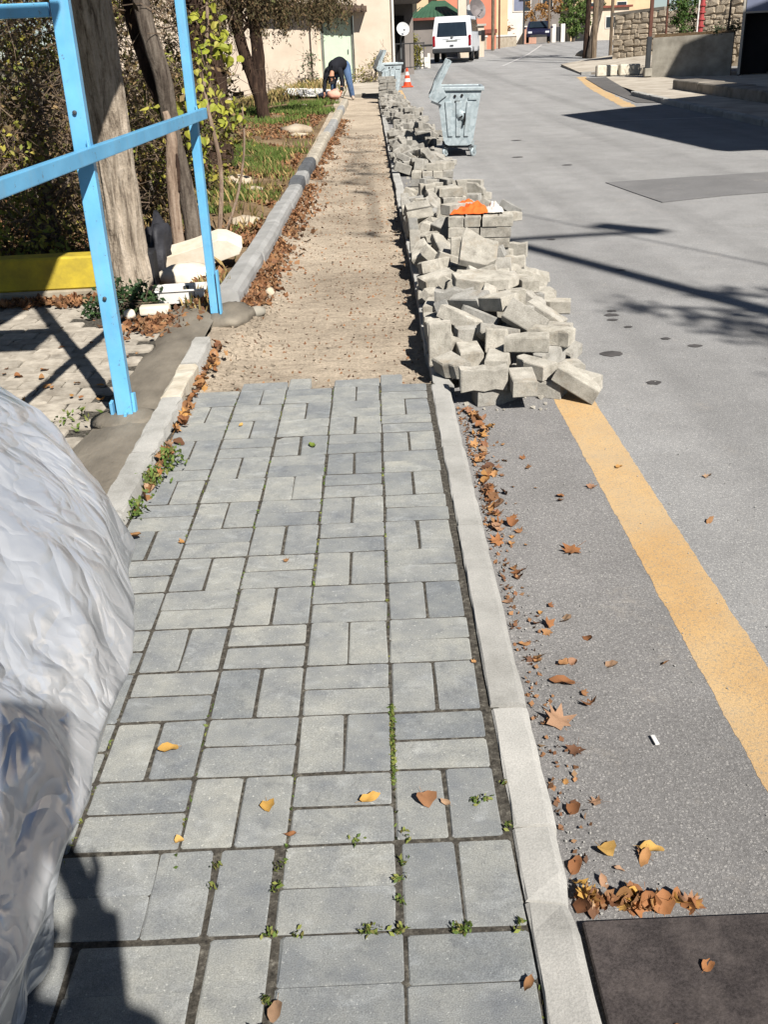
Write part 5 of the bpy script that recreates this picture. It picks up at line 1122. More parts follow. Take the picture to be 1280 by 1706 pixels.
for k in range(900):
    x, y = random.uniform(.335, 2.4), random.uniform(-.3, 6.5); pts.append((x, y, ROADZ + .004, random.choice([.0012, .0016, .002, .003])))
for k in range(350):
    y = random.uniform(-.3, 2.6); pts.append((.325 + abs(random.gauss(0, .04)), y, ROADZ + .005, random.choice([.0012, .0016, .002, .003])))
crumbs('grit', pts, 'kerb', 'fine pale grit scattered over the asphalt', 'grit')

# ---------------------------------------------------------------- fallen leaves
def leaf_mesh(seed, kind):
    rnd = random.Random(seed)
    if kind == 'lobed':
        ang = [(-.5, .95), (-.33, .55), (-.2, .9), (-.1, .55), (0, 1.05), (.1, .55), (.2, .9), (.33, .55), (.5, .95), (.68, .5), (.84, .62), (1.0, .35), (1.16, .62), (1.32, .5)]
        out = [(math.sin(a * PI) * r, math.cos(a * PI) * r) for a, r in ang]
    elif kind == 'oval':
        out = [(math.sin(2 * PI * k / 12) * .55, math.cos(2 * PI * k / 12) * (1.0 if k not in (0,) else 1.2)) for k in range(12)]
    else:
        out = [(math.sin(2 * PI * k / 12) * .85, math.cos(2 * PI * k / 12) * .85 + (.25 if k == 0 else 0)) for k in range(12)]
    out = [(x * rnd.uniform(.85, 1.12), y * rnd.uniform(.85, 1.12)) for x, y in out]
    cu, cv, tw = rnd.uniform(.15, .75), rnd.uniform(-.25, .5), rnd.uniform(-.5, .5)
    ph_ = rnd.uniform(0, 6)
    def lift(x, y): return cu * x * x + cv * y * y * .6 + tw * x * y * .5 + .10 * math.sin(5 * x + 4 * y + ph_)
    v = [(0, 0, lift(0, 0))]; f = []; m = len(out)
    for s_ in (.55, 1.0): v += [(x * s_, y * s_, lift(x * s_, y * s_)) for x, y in out]
    for k in range(m):
        f.append((0, 1 + k, 1 + (k + 1) % m)); f.append((1 + k, 1 + m + k, 1 + m + (k + 1) % m, 1 + (k + 1) % m))
    n = len(v); v += [(-.02, -.5, lift(0, -.5)), (.02, -.5, lift(0, -.5)), (.03, -1.5, lift(0, -.6) + .06), (0, -1.5, lift(0, -.6) + .06)]; f.append((n, n + 1, n + 2, n + 3))
    mz = min(p[2] for p in v); v = [(p[0], p[1], p[2] - mz) for p in v]
    me = pyd('fallen_leaf', v, f, True); return me
LEAF = {}
for mat in ('fallen_leaf', 'yellow_fallen_leaf', 'green_fallen_leaf'):
    LEAF[mat] = []
    for i, k in enumerate(['lobed', 'oval', 'round', 'lobed', 'lobed', 'oval', 'round', 'lobed']):
        me = leaf_mesh(40 + i, k); me.materials.append(MT[mat]); LEAF[mat].append(me)
random.seed(77)
KIND = ['lobed', 'oval', 'round', 'five pointed', 'broad lobed', 'narrow oval', 'rounded', 'deeply lobed']
def leaf(x, y, z, size, label, group, mat='fallen_leaf', tilt=.25, which=None):
    rep = which is None; which = which if which is not None else random.randrange(8)
    if rep:
        span = {'leaf heap by the mat': (.42, x), 'leaf drift by the kerb': (1.95, y), 'scattered leaves by the kerb': (1.0, y), 'leaf line by the left kerb': (2.3, y), 'leaves on the yard': (3.1, y)}[group]
        label = '%s, %s part' % (label.replace('leaf', KIND[which] + ' leaf', 1), ('right hand' if span[1] > span[0] else 'left hand') if 'mat' in group else ('far' if span[1] > span[0] else 'near'))
    me = LEAF[mat][which]
    o = link('fallen_leaf', me, None, None, (x, y, z + .001), (random.gauss(0, tilt), random.gauss(0, tilt), random.uniform(0, 6.28)))
    s_ = size * random.uniform(.8, 1.2); o.scale = (s_, s_, s_); return tag(o, label, 'leaf', group)
RZ = ROADZ + .004
G1 = 'dry leaves on the asphalt strip by the kerb'
for (x, y, sz, lab, w_) in [
    (.345, 1.29, .03, 'curled orange leaf near the kerb, level with the widest part of the yellow line', 3), (.335, .93, .024, 'small russet leaf touching the kerb', 0), (.385, 1.09, .03, 'pair-lobed tan leaf lying a hand from the kerb', 4),
    (.42, .80, .024, 'pale brown leaf between kerb and yellow line beside an upright leaf', 0), (.47, .82, .022, 'upright russet leaf with a dark shadow between kerb and yellow line', 6), (.37, .65, .034, 'broad orange leaf with raised lobes near the kerb', 3),
    (.41, .54, .03, 'narrow russet leaf lying diagonally near the kerb', 1), (.455, .45, .024, 'orange leaf with a long thin stalk on the asphalt', 7), (.54, .60, .016, 'small upright brown leaf halfway to the yellow line', 6),
    (.375, .39, .042, 'long curled orange leaf, the largest beside the kerb joint', 3), (.395, .29, .022, 'bright orange leaf with a black shadow beside the kerb', 0), (.355, .11, .03, 'thin twisted russet leaf close to the cracked kerb', 1),
    (.67, .60, .012, 'tiny dark leaf just left of the yellow line', 1), (.71, 1.67, .022, 'brown leaf touching the left edge of the yellow line', 4), (1.12, 1.71, .024, 'lone orange leaf with a stalk right of the yellow line', 7),
    (.56, 1.21, .034, 'broad pinkish brown leaf midway between kerb and line', 3), (1.02, 1.37, .015, 'small pale leaf alone on the asphalt right of the line', 5), (.52, 1.86, .022, 'tan leaf out on the asphalt below the block heap', 0), (.84, 1.83, .014, 'tiny dark leaf lying on the yellow line', 1)]:
    leaf(x, y, RZ, sz, lab, G1, which=w_, tilt=.3)
leaf(.395, -.005, RZ, .026, 'round golden leaf lying flat above the rubber mat', G1, 'yellow_fallen_leaf', .1, 2)
leaf(.48, -.005, RZ, .03, 'long golden leaf lying right of the round golden leaf', G1, 'yellow_fallen_leaf', .12, 1)
leaf(.33, -.04, RZ, .026, 'rust red leaf wedged against the broken kerb corner', G1, which=1, tilt=.4)
leaf(.50, -.28, RZ + .0135, .02, 'small tan leaf lying alone on the rubber mat', 'leaves on the mat', which=1, tilt=.15)
leaf(.41, -.40, RZ + .0135, .022, 'pale leaf on the rubber mat at the bottom of the picture', 'leaves on the mat', which=2, tilt=.15)
lab = 'dry leaf heaped against the rubber mat'
for k in range(46):
    t_ = random.random(); leaf(.325 + .20 * t_ ** 1.2, -.145 + abs(random.gauss(0, .022)) * (1.2 - t_), RZ + random.uniform(0, .022) * (1.1 - t_), .021, lab, 'leaf heap by the mat', tilt=.7, mat='fallen_leaf' if random.random() < .75 else 'yellow_fallen_leaf')
lab = 'dry leaf drifted along the kerb below the blocks'
for k in range(64):
    y = random.uniform(1.35, 2.5); leaf(.345 + abs(random.gauss(0, .03)) + .03 * sm(1.6, 2.3, y) * random.random(), y, RZ + random.uniform(0, .014), .023, lab, 'leaf drift by the kerb', tilt=.55)
lab = 'small leaf scattered on asphalt beside the kerb'
for k in range(44):
    y = random.uniform(-.1, 2.35); leaf(.34 + abs(random.gauss(0, .11)), y, RZ, random.uniform(.008, .019), lab, 'scattered leaves by the kerb', tilt=.3)
for (x, y, sz, mat, lab, w_) in [(-.29, 1.13, .016, 'fallen_leaf', 'orange leaf alone in the middle of the grey pavers', 0), (-.48, .29, .02, 'yellow_fallen_leaf', 'flat orange leaf on the pavers next to the silver cover', 1), (-.25, .10, .018, 'yellow_fallen_leaf', 'upright golden leaf beside a joint above the step in the pavers', 6),
                                (-.05, .11, .017, 'yellow_fallen_leaf', 'flat golden leaf on the pale paver above the step', 5), (.06, .10, .02, 'fallen_leaf', 'brown leaf with a raised edge on the dark paver above the step', 2), (.10, .09, .014, 'fallen_leaf', 'flat pinkish leaf beside the raised brown leaf', 5),
                                (-.26, 2.04, .022, 'green_fallen_leaf', 'single curled green leaf on the grey pavers', 5), (-.62, 1.28, .014, 'fallen_leaf', 'small russet leaf in a paver joint near the cover', 0), (-.56, 2.30, .016, 'yellow_fallen_leaf', 'small yellow leaf far up the pavers', 5), (.20, .57, .011, 'fallen_leaf', 'tiny rust leaf caught in the gap beside the kerb', 0),
                                (-.20, .02, .013, 'fallen_leaf', 'pale brown leaf lying in the joint left of the step', 5), (-.41, .015, .013, 'yellow_fallen_leaf', 'pale yellow leaf on the joint nearest the shadow', 2), (.20, -.33, .016, 'fallen_leaf', 'faded leaf in the joint by the kerb at the bottom', 5), (-.195, -.36, .018, 'fallen_leaf', 'curled leaf standing in the wide joint at the bottom', 1)]:
    leaf(x, y, .003, sz, lab, 'leaves on the pavers', mat, .18, w_)
lab = 'dry leaf at the foot of the left kerb'
for k in range(84):
    y = 1.15 + 2.35 * random.random() ** .75; leaf(-.800 - .006 * y + abs(random.gauss(0, .016 + .018 * sm(2.2, 3.2, y))), y, .004 + random.uniform(0, .025), .026, lab, 'leaf line by the left kerb', tilt=.6)
lab = 'dry leaf on the worn yard pavers'
for k in range(40):
    x = random.uniform(-1.9, -1.2); y = random.uniform(2.0, 4.2); leaf(x, y, .012, random.uniform(.012, .024), lab, 'leaves on the yard', tilt=.3)
# uncountable litter: mats of leaves under the trees and along the dug stretch
def litter(name, pts, size, mat, label, seed):
    rs = np.random.default_rng(seed); P = np.array(pts); return tag(link(name, quads_mesh(name, leaf_quads(P, size, rs, flat=.72, aspect=.75, fold=.35)), mat), label, 'leaf litter', kind='stuff')
random.seed(31); pts = []
while len(pts) < 3000:
    y = 4.4 + 16 * random.random() ** 1.6; x = -.80 + .0118 * (y - 4.4) + abs(random.gauss(0, .07 + .05 * max(0, mnoise.noise(Vector((0, y * .9, 2))) + .2) * 2))
    if mnoise.noise(Vector((x * 3, y * 1.3, 4))) > -.25: pts.append((x, y, sand_z(x, y) + random.uniform(.003, .02)))
litter('leaf_litter', pts, .045, 'litter_leaf', 'brown leaf litter drifted along the tall kerb on the sand bed', 1)
pts = []
for k in range(2400):
    x, y = random.uniform(-.75, .2), 2.9 + 14 * random.random(); pts.append((x, y, sand_z(x, y) + .004))
litter('leaf_litter', pts, .02, 'litter_leaf', 'thinly scattered leaf bits over the sand bed', 5)
pts = []
while len(pts) < 17000:
    y = 4.6 + 20 * random.random() ** 1.35; x = -.98 - 5.5 * random.random() ** 1.3
    n = mnoise.noise(Vector((x * .8, y * .55, 9)))
    if n > -.12 + (0.0 if y < 7 else .05): pts.append((x, y, lot_z(x, y) + random.uniform(.004, .03)))
litter('leaf_litter', pts, .06, 'litter_leaf', 'brown leaf litter covering the ground under the trees', 2)
pts = [(random.gauss(-2.0, .28), 4.58 + random.gauss(0, .05), .02 + random.uniform(0, .02)) for k in range(650)] + [(random.gauss(-1.20, .1), random.gauss(3.95, .13), .015 + random.uniform(0, .015)) for k in range(300)] + [(random.gauss(-1.05, .07), random.gauss(4.75, .25), .03 + random.uniform(0, .04)) for k in range(400)]
litter('leaf_litter', pts, .045, 'litter_leaf', 'orange leaves gathered at the foot of the yellow wall and by the tray', 3)
pts = []
for k in range(380):
    y = -.12 + 2.65 * random.random() ** .8; pts.append((.318 + abs(random.gauss(0, .035 + .03 * mnoise.noise(Vector((0, y * 3, 1))))), y, ROADZ + .005 + random.uniform(0, .006)))
litter('leaf_litter', pts, .014, 'litter_leaf', 'crushed leaf bits trailing along the gutter by the right kerb', 8)
# grass and weeds
def blades(name, pts, h, mat, label, seed, lean=.35, wd=.006):
    rs = np.random.default_rng(seed); P = np.array(pts); n = len(P); a = rs.uniform(0, 6.28, n); d = np.stack([np.cos(a), np.sin(a), np.zeros(n)], 1); hh = h * rs.uniform(.5, 1.3, n)[:, None]
    s_ = np.stack([-np.sin(a), np.cos(a), np.zeros(n)], 1) * wd; up = np.array([0, 0, 1.0]); k = lean * rs.uniform(.3, 1.4, n)[:, None]
    Q = np.empty((n, 4, 3)); Q[:, 0] = P - s_; Q[:, 1] = P + s_; mid = P + up * hh * .6 + d * hh * k * .35; Q[:, 2] = P + up * hh + d * hh * k + s_ * .15; Q[:, 3] = mid - s_ * .9
    return tag(link(name, quads_mesh(name, Q), mat), label, 'grass', kind='stuff')
def scatter_lot(n, cx, cy, sx, sy, thr=-.1):
    o = []
    while len(o) < n:
        x, y = random.gauss(cx, sx), random.gauss(cy, sy)
        if y > 4.95 and x < -.98 + .0118 * (y - 4.4) - .04 and mnoise.noise(Vector((x * 1.5, y * 1.0, 13))) > thr: o.append((x, y, lot_z(x, y)))
    return o
blades('grass', scatter_lot(8000, -1.75, 12.8, .5, .8, .0), .09, 'grass_blade', 'fresh green grass tuft on the lot past the mid kerb', 1)
blades('grass', scatter_lot(2600, -1.4, 8.7, .28, .6, .05), .05, 'grass_blade', 'short green grass beside the kerb near the foam block', 2)
blades('grass', scatter_lot(7000, -1.9, 23.5, .8, 1.8, .0), .10, 'grass_blade', 'green grass and weeds below the two far trunks', 3, wd=.01)
blades('dry_grass', scatter_lot(5000, -2.4, 10.5, 1.0, 2.6, -.1), .10, 'dry_grass', 'dry straw and weeds among the leaf litter', 4, .6)
blades('dry_grass', [(random.gauss(-1.03, .05), random.gauss(4.6, .2), .02) for k in range(260)], .08, 'dry_grass', 'dry weeds growing beside the foot of the thin blue post', 6, .5)
blades('dry_grass', scatter_lot(4000, -3.2, 32, 1.0, 2.0, -.5), .25, 'dry_grass', 'dry weeds at the foot of the house wall', 7, .5, .015)
def mossy(pts, size, label, seed, mat='moss_leaf'):
    rs = np.random.default_rng(seed); P = np.array(pts); return tag(link('weeds', quads_mesh('weeds', leaf_quads(P, size, rs, flat=.3, aspect=.5)), mat), label, 'weeds', kind='stuff')
pts = []
def cl(x, y, n, s_, h=.008):
    for k in range(n): pts.append((x + random.gauss(0, s_), y + random.gauss(0, s_), .0 + random.uniform(0, h)))
for (x, y, n) in [(.003, -.10, 22), (.004, -.15, 16), (.0, -.212, 26), (.008, -.06, 10), (.10, -.213, 34), (.115, -.211, 18), (-.055, -.212, 22), (-.04, -.21, 14), (-.217, -.11, 18), (-.217, -.06, 12), (-.217, -.21, 16), (-.075, .004, 14), (.02, .003, 10), (.16, .097, 22), (.18, .098, 14), (.222, .14, 10), (.216, .02, 12), (-.332, -.05, 16), (-.333, -.1, 8), (.2, -.213, 16), (-.213, -.34, 20), (-.211, -.39, 24), (-.17, -.212, 8)]: cl(x, y, n, .006)
for k in range(260): pts.append((.0 + random.gauss(0, .003), random.uniform(.15, .42), random.uniform(-.003, .002)))
for c_ in (-3, -2, -1, 0):
    for k in range(130):
        y = random.uniform(-.1, 2.7)
        if mnoise.noise(Vector((c_ * 3.3, y * 2.2, 0))) > .0: pts.append((colx[c_] + random.gauss(0, .002), y, random.uniform(-.003, .002)))
for k in range(200): pts.append((.216 + random.gauss(0, .002), random.uniform(-.4, 2.6), random.uniform(-.02, -.006)))
mossy(pts, .011, 'tiny weeds and moss sprouting from the paver joints', 3)
pts = []
for (cx, cy, n, s_) in [(-.80, 1.75, 110, .025), (-.79, 1.95, 80, .025), (-.81, 1.5, 60, .02), (-.75, 1.9, 40, .02), (-1.62, 2.35, 60, .03), (-1.38, 2.3, 40, .04), (-1.25, 2.4, 40, .05), (-1.33, 2.0, 40, .02), (-1.5, 2.2, 50, .05)]:
    for k in range(n): pts.append((cx + random.gauss(0, s_), cy + random.gauss(0, s_ * 1.6), random.uniform(.0, .05)))
mossy(pts, .024, 'small green weeds along the foot of the left kerb and in the yard joints', 4, 'grass_blade')
# ================================================================== PLANTS
def plant(name, loc, label, cat, group=None): return empty(name, loc, label, cat, group)
def crown(parent, n, ells, size, mat, seed, nclump=70, spread=.1, name='foliage', aspect=.55, droop=None, flat=0.0, shell=.4):
    rs = np.random.default_rng(seed); P = clumped(n, ells, rs, nclump, spread, shell)
    return tag(link(name, quads_mesh(name, leaf_quads(P, size, rs, flat=flat, aspect=aspect, droop=droop)), mat, parent), kind='stuff')
def twigs(parent, n, ells, seed, L=.35, r=.004, mat='twig', up=.3):
    rnd = random.Random(seed); rs = np.random.default_rng(seed); P = in_ellipsoids(n, ells, rs, .2); segs = []
    for p in P:
        d = Vector((rnd.gauss(0, 1), rnd.gauss(0, 1), rnd.gauss(up, .8))).normalized() * L * rnd.uniform(.5, 1.4)
        a = Vector(p); m = a + d * .5 + Vector((rnd.gauss(0, .03), rnd.gauss(0, .03), rnd.gauss(0, .03))); segs += [(a, m), (m, a + d + Vector((rnd.gauss(0, .06), rnd.gauss(0, .06), rnd.gauss(0, .06))))]
    return tag(link('twigs', twig_mesh('twigs', segs, r), mat, parent), kind='stuff')
def trunk(parent, pts, rad, mat, seg=14, wob=.06, rough=.0, name='trunk', sub=6):
    # smooth path through pts, with lumps
    P = [Vector(p) for p in pts]; out = []; rr = []
    for i in range(len(P) - 1):
        p0, p1, p2, p3 = P[max(i - 1, 0)], P[i], P[i + 1], P[min(i + 2, len(P) - 1)]
        for k in range(sub):
            t = k / sub; out.append(.5 * ((2 * p1) + (-p0 + p2) * t + (2 * p0 - 5 * p1 + 4 * p2 - p3) * t * t + (-p0 + 3 * p1 - 3 * p2 + p3) * t ** 3)); rr.append(rad[i] * (1 - t) + rad[i + 1] * t)
    out.append(P[-1]); rr.append(rad[-1]); b = B(); b.tube(out, rr, seg, True, wob)
    return b.obj(name, mat, parent, smooth=True)

# the big pale trunk beside the steel frame, its crown above the frame and out of the picture
T = plant('tree', (-1.52, 4.82, 0), 'big tree with thick pale furrowed trunk behind the near blue post', 'tree')
b = B(); pts = [(.02, 0, -.08), (.0, .0, .04), (-.01, -.02, .25), (.0, -.06, .7), (.02, -.14, 1.2), (.03, -.22, 1.7), (.0, -.3, 2.4), (-.05, -.3, 3.2)]; rad = [.165, .145, .128, .118, .115, .118, .12, .11]
P = []; R_ = []
for i in range(len(pts) - 1):
    for k in range(18): t_ = k / 18; P.append(Vector(pts[i]).lerp(Vector(pts[i + 1]), t_)); R_.append(rad[i] * (1 - t_) + rad[i + 1] * t_)
b.tube(P, R_, 96)
for v_ in b.b.verts:
    q = v_.co; ax = P[min(range(len(P)), key=lambda k_: abs(P[k_].z - q.z))]; d = Vector((q.x - ax.x, q.y - ax.y, 0)); a = math.atan2(d.y, d.x)
    k = .09 * mnoise.noise(Vector((math.cos(a) * 4.2, math.sin(a) * 4.2, q.z * .9))) + .17 * (abs(mnoise.noise(Vector((math.cos(a) * 7, math.sin(a) * 7, q.z * 1.5)))) - .25) + .085 * (abs(mnoise.noise(Vector((math.cos(a) * 15, math.sin(a) * 15, q.z * 2.4)))) - .25) + .1 * mnoise.noise(Vector((math.cos(a) * 1.3, math.sin(a) * 1.3, q.z * .6 + 4)))
    v_.co = Vector((ax.x, ax.y, q.z)) + d * (1 + k)
b.obj('trunk', 'pale_bark', T, smooth=True)
for (p, r) in (([(-.05, -.3, 3.1), (-.6, -.1, 3.9), (-1.3, .3, 4.6)], [.09, .06, .03]), ([(-.05, -.3, 3.1), (.1, .3, 4.0), (.0, 1.0, 4.9)], [.08, .05, .03]), ([(-.05, -.3, 3.0), (-.5, -.9, 3.8), (-1.2, -1.3, 4.4)], [.07, .05, .02])): trunk(T, p, r, 'grey_bark', 10, name='limb')
crown(T, 5200, [((-.9, .6, 5.0), (1.3, 1.3, .9)), ((-1.5, -.6, 4.7), (1.0, 1.0, .8)), ((0, 1.0, 5.3), (.9, 1.0, .8))], .09, 'brown_scrub', 201, 60, .2, 'crown')

# two crooked stems and a dead stump behind the thin blue post
T = plant('tree', (-1.47, 6.55, 0), 'crooked dark stemmed tree behind the thin blue post', 'tree')
trunk(T, [(.06, 0, -.05), (.03, .02, .4), (-.02, .0, .85), (-.03, -.05, 1.2), (-.10, -.08, 1.6), (-.15, 0, 2.2), (-.1, .1, 3.2)], [.075, .062, .06, .065, .06, .055, .045], 'grey_bark', 12, .05)
trunk(T, [(-.03, .0, .9), (-.16, .1, 1.25), (-.26, .2, 1.7), (-.3, .3, 2.6)], [.045, .05, .045, .03], 'dark_bark', 10, .06, name='limb')
crown(T, 3200, [((-.3, .3, 2.2), (.8, .8, .5)), ((.2, .6, 2.3), (.5, .7, .45)), ((-.5, .4, 3.0), (.9, .8, .5))], .07, 'brown_scrub', 211, 50, .12, 'crown'); twigs(T, 300, [((-.3, .4, 1.8), (.7, .6, .5)), ((.1, .6, 2.0), (.5, .6, .4))], 212, .4, .005)
T = plant('dead_stem', (-1.49, 6.28, 0), 'bare dead stem with peeling bark standing beside the crooked tree', 'dead tree')
trunk(T, [(0, 0, -.05), (.0, .0, .3), (.015, 0, .55), (.04, .01, .8), (.02, 0, .98)], [.048, .043, .046, .04, .02], 'dead_wood', 12, .08)
trunk(T, [(.045, .0, .42), (.06, -.01, .6), (.05, 0, .8)], [.012, .02, .008], 'dark_bark', 8, .2, name='bark_strip')

# lime green big-leaved vine on the stems
VL = []
for i in range(5):
    rnd = random.Random(60 + i); cu = rnd.uniform(.15, .6)
    out = [(0, -.5), (.3, -.52), (.5, -.25), (.48, .1), (.25, .42), (0, .75), (-.25, .42), (-.48, .1), (-.5, -.25), (-.3, -.52)]
    v = [(0, 0, 0)] + [(x * rnd.uniform(.85, 1.1), -y * rnd.uniform(.9, 1.1), -cu * abs(x) - .15 * y * y + rnd.gauss(0, .03)) for x, y in out]
    VL.append(pyd('leaf', v, [(0, 1 + k, 1 + (k + 1) % 10) for k in range(10)]))
leafmat('vine_leaf', [srgb(140, 146, 48), srgb(156, 156, 60), srgb(116, 128, 40), srgb(168, 160, 76)], 0.6, obj=True)
for me in VL: me.materials.append(MT['vine_leaf'])
def big_leaves(parent, cents, size, mat, seed):
    rnd = random.Random(seed)
    for c in cents:
        o = link('leaf', rnd.choice(VL), None, parent, c, (rnd.gauss(.9, .5), rnd.gauss(0, .5), rnd.gauss(0, .9))); s_ = size * rnd.uniform(.55, 1.2); o.scale = (s_, s_, s_)
V = plant('vine', (-1.3, 6.9, 0), 'climbing vine with large lime green leaves around the thin blue post', 'vine')
rnd = random.Random(4)
def spread(cx, cy, cz, sx, sy, sz, n): return [(cx + rnd.gauss(0, sx), cy + rnd.gauss(0, sy), cz + rnd.gauss(0, sz)) for k in range(n)]
big_leaves(V, spread(.12, .1, 1.37, .085, .12, .045, 44) + spread(.05, .1, 1.60, .07, .12, .09, 16), .066, 'lime_leaf', 1)
big_leaves(V, spread(-.20, -.2, .99, .085, .1, .035, 40) + spread(.0, -.1, .99, .06, .1, .05, 20), .056, 'lime_leaf', 2)
big_leaves(V, spread(.16, .2, .93, .07, .1, .06, 36), .05, 'lime_leaf', 3)
big_leaves(V, spread(-.02, -.3, .72, .035, .06, .06, 20) + spread(.04, .0, 1.18, .035, .08, .07, 16), .05, 'lime_leaf', 5)
trunk(V, [(.05, 0, -.05), (.2, .1, .3), (.28, .15, .65), (.3, .1, .95)], [.012, .011, .009, .006], 'dead_wood', 6, .05, name='stem'); trunk(V, [(.02, 0, -.05), (.08, .1, .5), (.02, .1, 1.1), (.10, .1, 1.6), (.18, .0, 2.4)], [.02, .018, .016, .014, .01], 'dead_wood', 6, .05, name='stem')
# ivy-wrapped old trunk
T = plant('tree', (-2.02, 12.0, lot_z(-2.02, 12)), 'old dark trunk wrapped in dry ivy in front of the house wall', 'tree')
trunk(T, [(0, 0, -.1), (.05, .0, .8), (.0, .05, 1.6), (-.1, .1, 3.0), (0, .2, 5.0)], [.24, .2, .2, .18, .1], 'dark_bark', 14, .12)
crown(T, 2800, [((.02, 0, .9), (.27, .27, .9)), ((-.05, .05, 1.9), (.32, .3, .7))], .055, 'brown_scrub', 221, 60, .05, 'ivy')
crown(T, 9000, [((-.2, .2, 2.8), (1.4, 1.2, .7)), ((.5, .3, 2.4), (.8, .8, .45)), ((-1.0, .0, 2.4), (1.0, .8, .6))], .07, 'cedar_leaf', 222, 90, .14, 'crown', droop=.45)

# two cedars with hanging brownish foliage in front of the house
def cedar(loc, label, pts, rad, ells, seed, n, mat2='cedar_leaf'):
    T = plant('cedar_tree', loc, label, 'tree', 'cedars before the house')
    trunk(T, pts, rad, 'dark_bark', 12, .07)
    rs = np.random.default_rng(seed); 
    # hanging sprays: strings of leaves under boughs
    cc = in_ellipsoids(int(n / 34), ells, rs, .3); pts_ = []
    for c in cc:
        L = rs.uniform(.25, .7); k = rs.integers(20, 46); t = rs.uniform(0, 1, k)[:, None]; d = np.array([rs.normal(0, .22), rs.normal(0, .22), -1.0])
        pts_.append(c + d * t * L + rs.normal(size=(k, 3)) * .03)
    P = np.concatenate(pts_); tag(link('crown', quads_mesh('crown', leaf_quads(P, .06, rs, aspect=.4, droop=.55)), mat2, T), kind='stuff')
    rnd = random.Random(seed)
    for k in range(9):
        e = ells[k % len(ells)]; c = Vector(e[0]) + Vector((rnd.gauss(0, e[1][0] * .4), rnd.gauss(0, e[1][1] * .4), rnd.gauss(0, .2))); z0 = rnd.uniform(1.5, 2.9); a = Vector((pts[3][0], pts[3][1], z0)); m = a.lerp(c, .5) + Vector((0, 0, .25))
        trunk(T, [a, m, c], [.04, .025, .008], 'dark_bark', 6, .05, name='bough', sub=4)
    return T
za = lot_z(-2.4, 21.5)
cedar((-2.40, 21.5, za), 'dark leaning cedar, the nearer of the two, with brown hanging foliage', [(.12, 0, -.1), (.05, 0, .4), (-.12, .0, 1.0), (-.28, 0, 1.7), (-.33, .1, 2.6), (-.2, .2, 4.5)], [.14, .13, .125, .12, .1, .06],
      [((-.2, 0, 2.3), (1.3, 1.2, .4)), ((1.0, -.2, 2.15), (.9, .8, .3)), ((.6, .2, 2.35), (1.3, 1.0, .4)), ((-1.3, 0, 2.1), (1.1, 1.0, .5)), ((1.7, .1, 2.25), (.75, .6, .28)), ((0, 0, 3.2), (1.6, 1.4, .6)), ((.5, 0, 2.7), (1.9, 1.2, .4))], 231, 24000)
zb2 = lot_z(-2.75, 26)
cedar((-2.78, 26.0, zb2), 'upright cedar with a sunlit lower trunk standing closer to the house', [(0, 0, -.1), (.0, 0, .5), (.02, .0, 1.2), (-.02, 0, 2.2), (-.05, 0, 3.4), (0, .1, 5.5)], [.19, .16, .155, .14, .11, .05],
      [((0, 0, 2.9), (1.6, 1.3, .6)), ((1.3, .1, 2.75), (1.0, 1.0, .4)), ((-1.2, .1, 2.8), (1.2, 1.0, .6)), ((1.9, -.2, 2.8), (.8, .8, .35))], 241, 11000)

# dark scrub filling the lot behind the steel frame: each bush a thing
def scrub(x, y, rx, ry, rz, label, seed, mats=('brown_scrub', 'olive_scrub'), n=2600, z0=None, tw=420, leafs=.05):
    z = lot_z(x, y) if z0 is None else z0
    S = plant('shrub', (x, y, z), label, 'shrub', 'scrub behind the steel frame')
    rnd = random.Random(seed); ells = [((0, 0, rz * .95), (rx, ry, rz)), ((rnd.uniform(-.4, .4) * rx, -.3 * ry, rz * .5), (rx * .8, ry * .8, rz * .6)), ((rnd.uniform(-.5, .5) * rx, 0, rz * 1.45), (rx * .7, ry * .7, rz * .5))]
    crown(S, int(n * .64), ells, leafs, mats[0], seed, 70, .11); crown(S, int(n * .40), ells, leafs, mats[1], seed + 500, 16, .10)
    twigs(S, tw, ells, seed, .42, .0045)
    for k in range(4): trunk(S, [(rnd.gauss(0, .08), rnd.gauss(0, .08), -.05), (rnd.gauss(0, .2) * rx, rnd.gauss(0, .15), rz * .6), (rnd.gauss(0, .45) * rx, rnd.gauss(0, .3) * ry, rz * 1.5)], [.025, .018, .006], 'grey_bark', 6, .1, name='stem', sub=4)
    return S
SC = [(-2.55, 6.6, .75, .6, .65, 'dense brown twiggy shrub just behind the yellow wall'), (-3.6, 6.4, .8, .6, .75, 'brown twiggy shrub at the left edge behind the yellow wall'), (-2.1, 7.6, .55, .6, .6, 'dark shrub between the big trunk and the crooked stems'), (-3.0, 8.2, .9, .7, 1.0, 'tall tangled brown shrub behind the big trunk'),
      (-4.3, 8.0, 1.0, .8, 1.15, 'tall tangled shrub farthest left'), (-2.0, 9.6, .6, .6, .62, 'dark olive shrub behind the crooked stems'), (-3.2, 10.5, 1.1, .8, 1.35, 'high thicket of bare twigs and dry leaves'), (-4.9, 10.5, 1.2, .9, 1.5, 'high thicket at the far left'), (-2.55, 13.5, .7, .7, .75, 'rounded brown shrub left of the ivy trunk'), (-3.9, 14.0, 1.2, .9, 1.3, 'broad brown thicket in the middle of the lot'), (-5.6, 14.0, 1.3, 1.0, 1.8, 'broad tall thicket at the back left'), (-3.6, 18.0, .9, .9, .7, 'low brown shrub before the house basement'), (-5.2, 18.5, 1.4, 1.0, 1.6, 'tall brown shrub hiding the left end of the house'), (-7.0, 18, 1.5, 1.0, 2.0, 'farthest tall thicket on the left')]
for k, (x, y, rx, ry, rz, lab) in enumerate(SC):
    scrub(x, y, rx, ry, rz, lab, 300 + k, n=int(1500 + 1500 * rx * rz) if y < 12 else 1800, tw=480 if y < 9 else 260, leafs=.05 if y < 9 else .075)
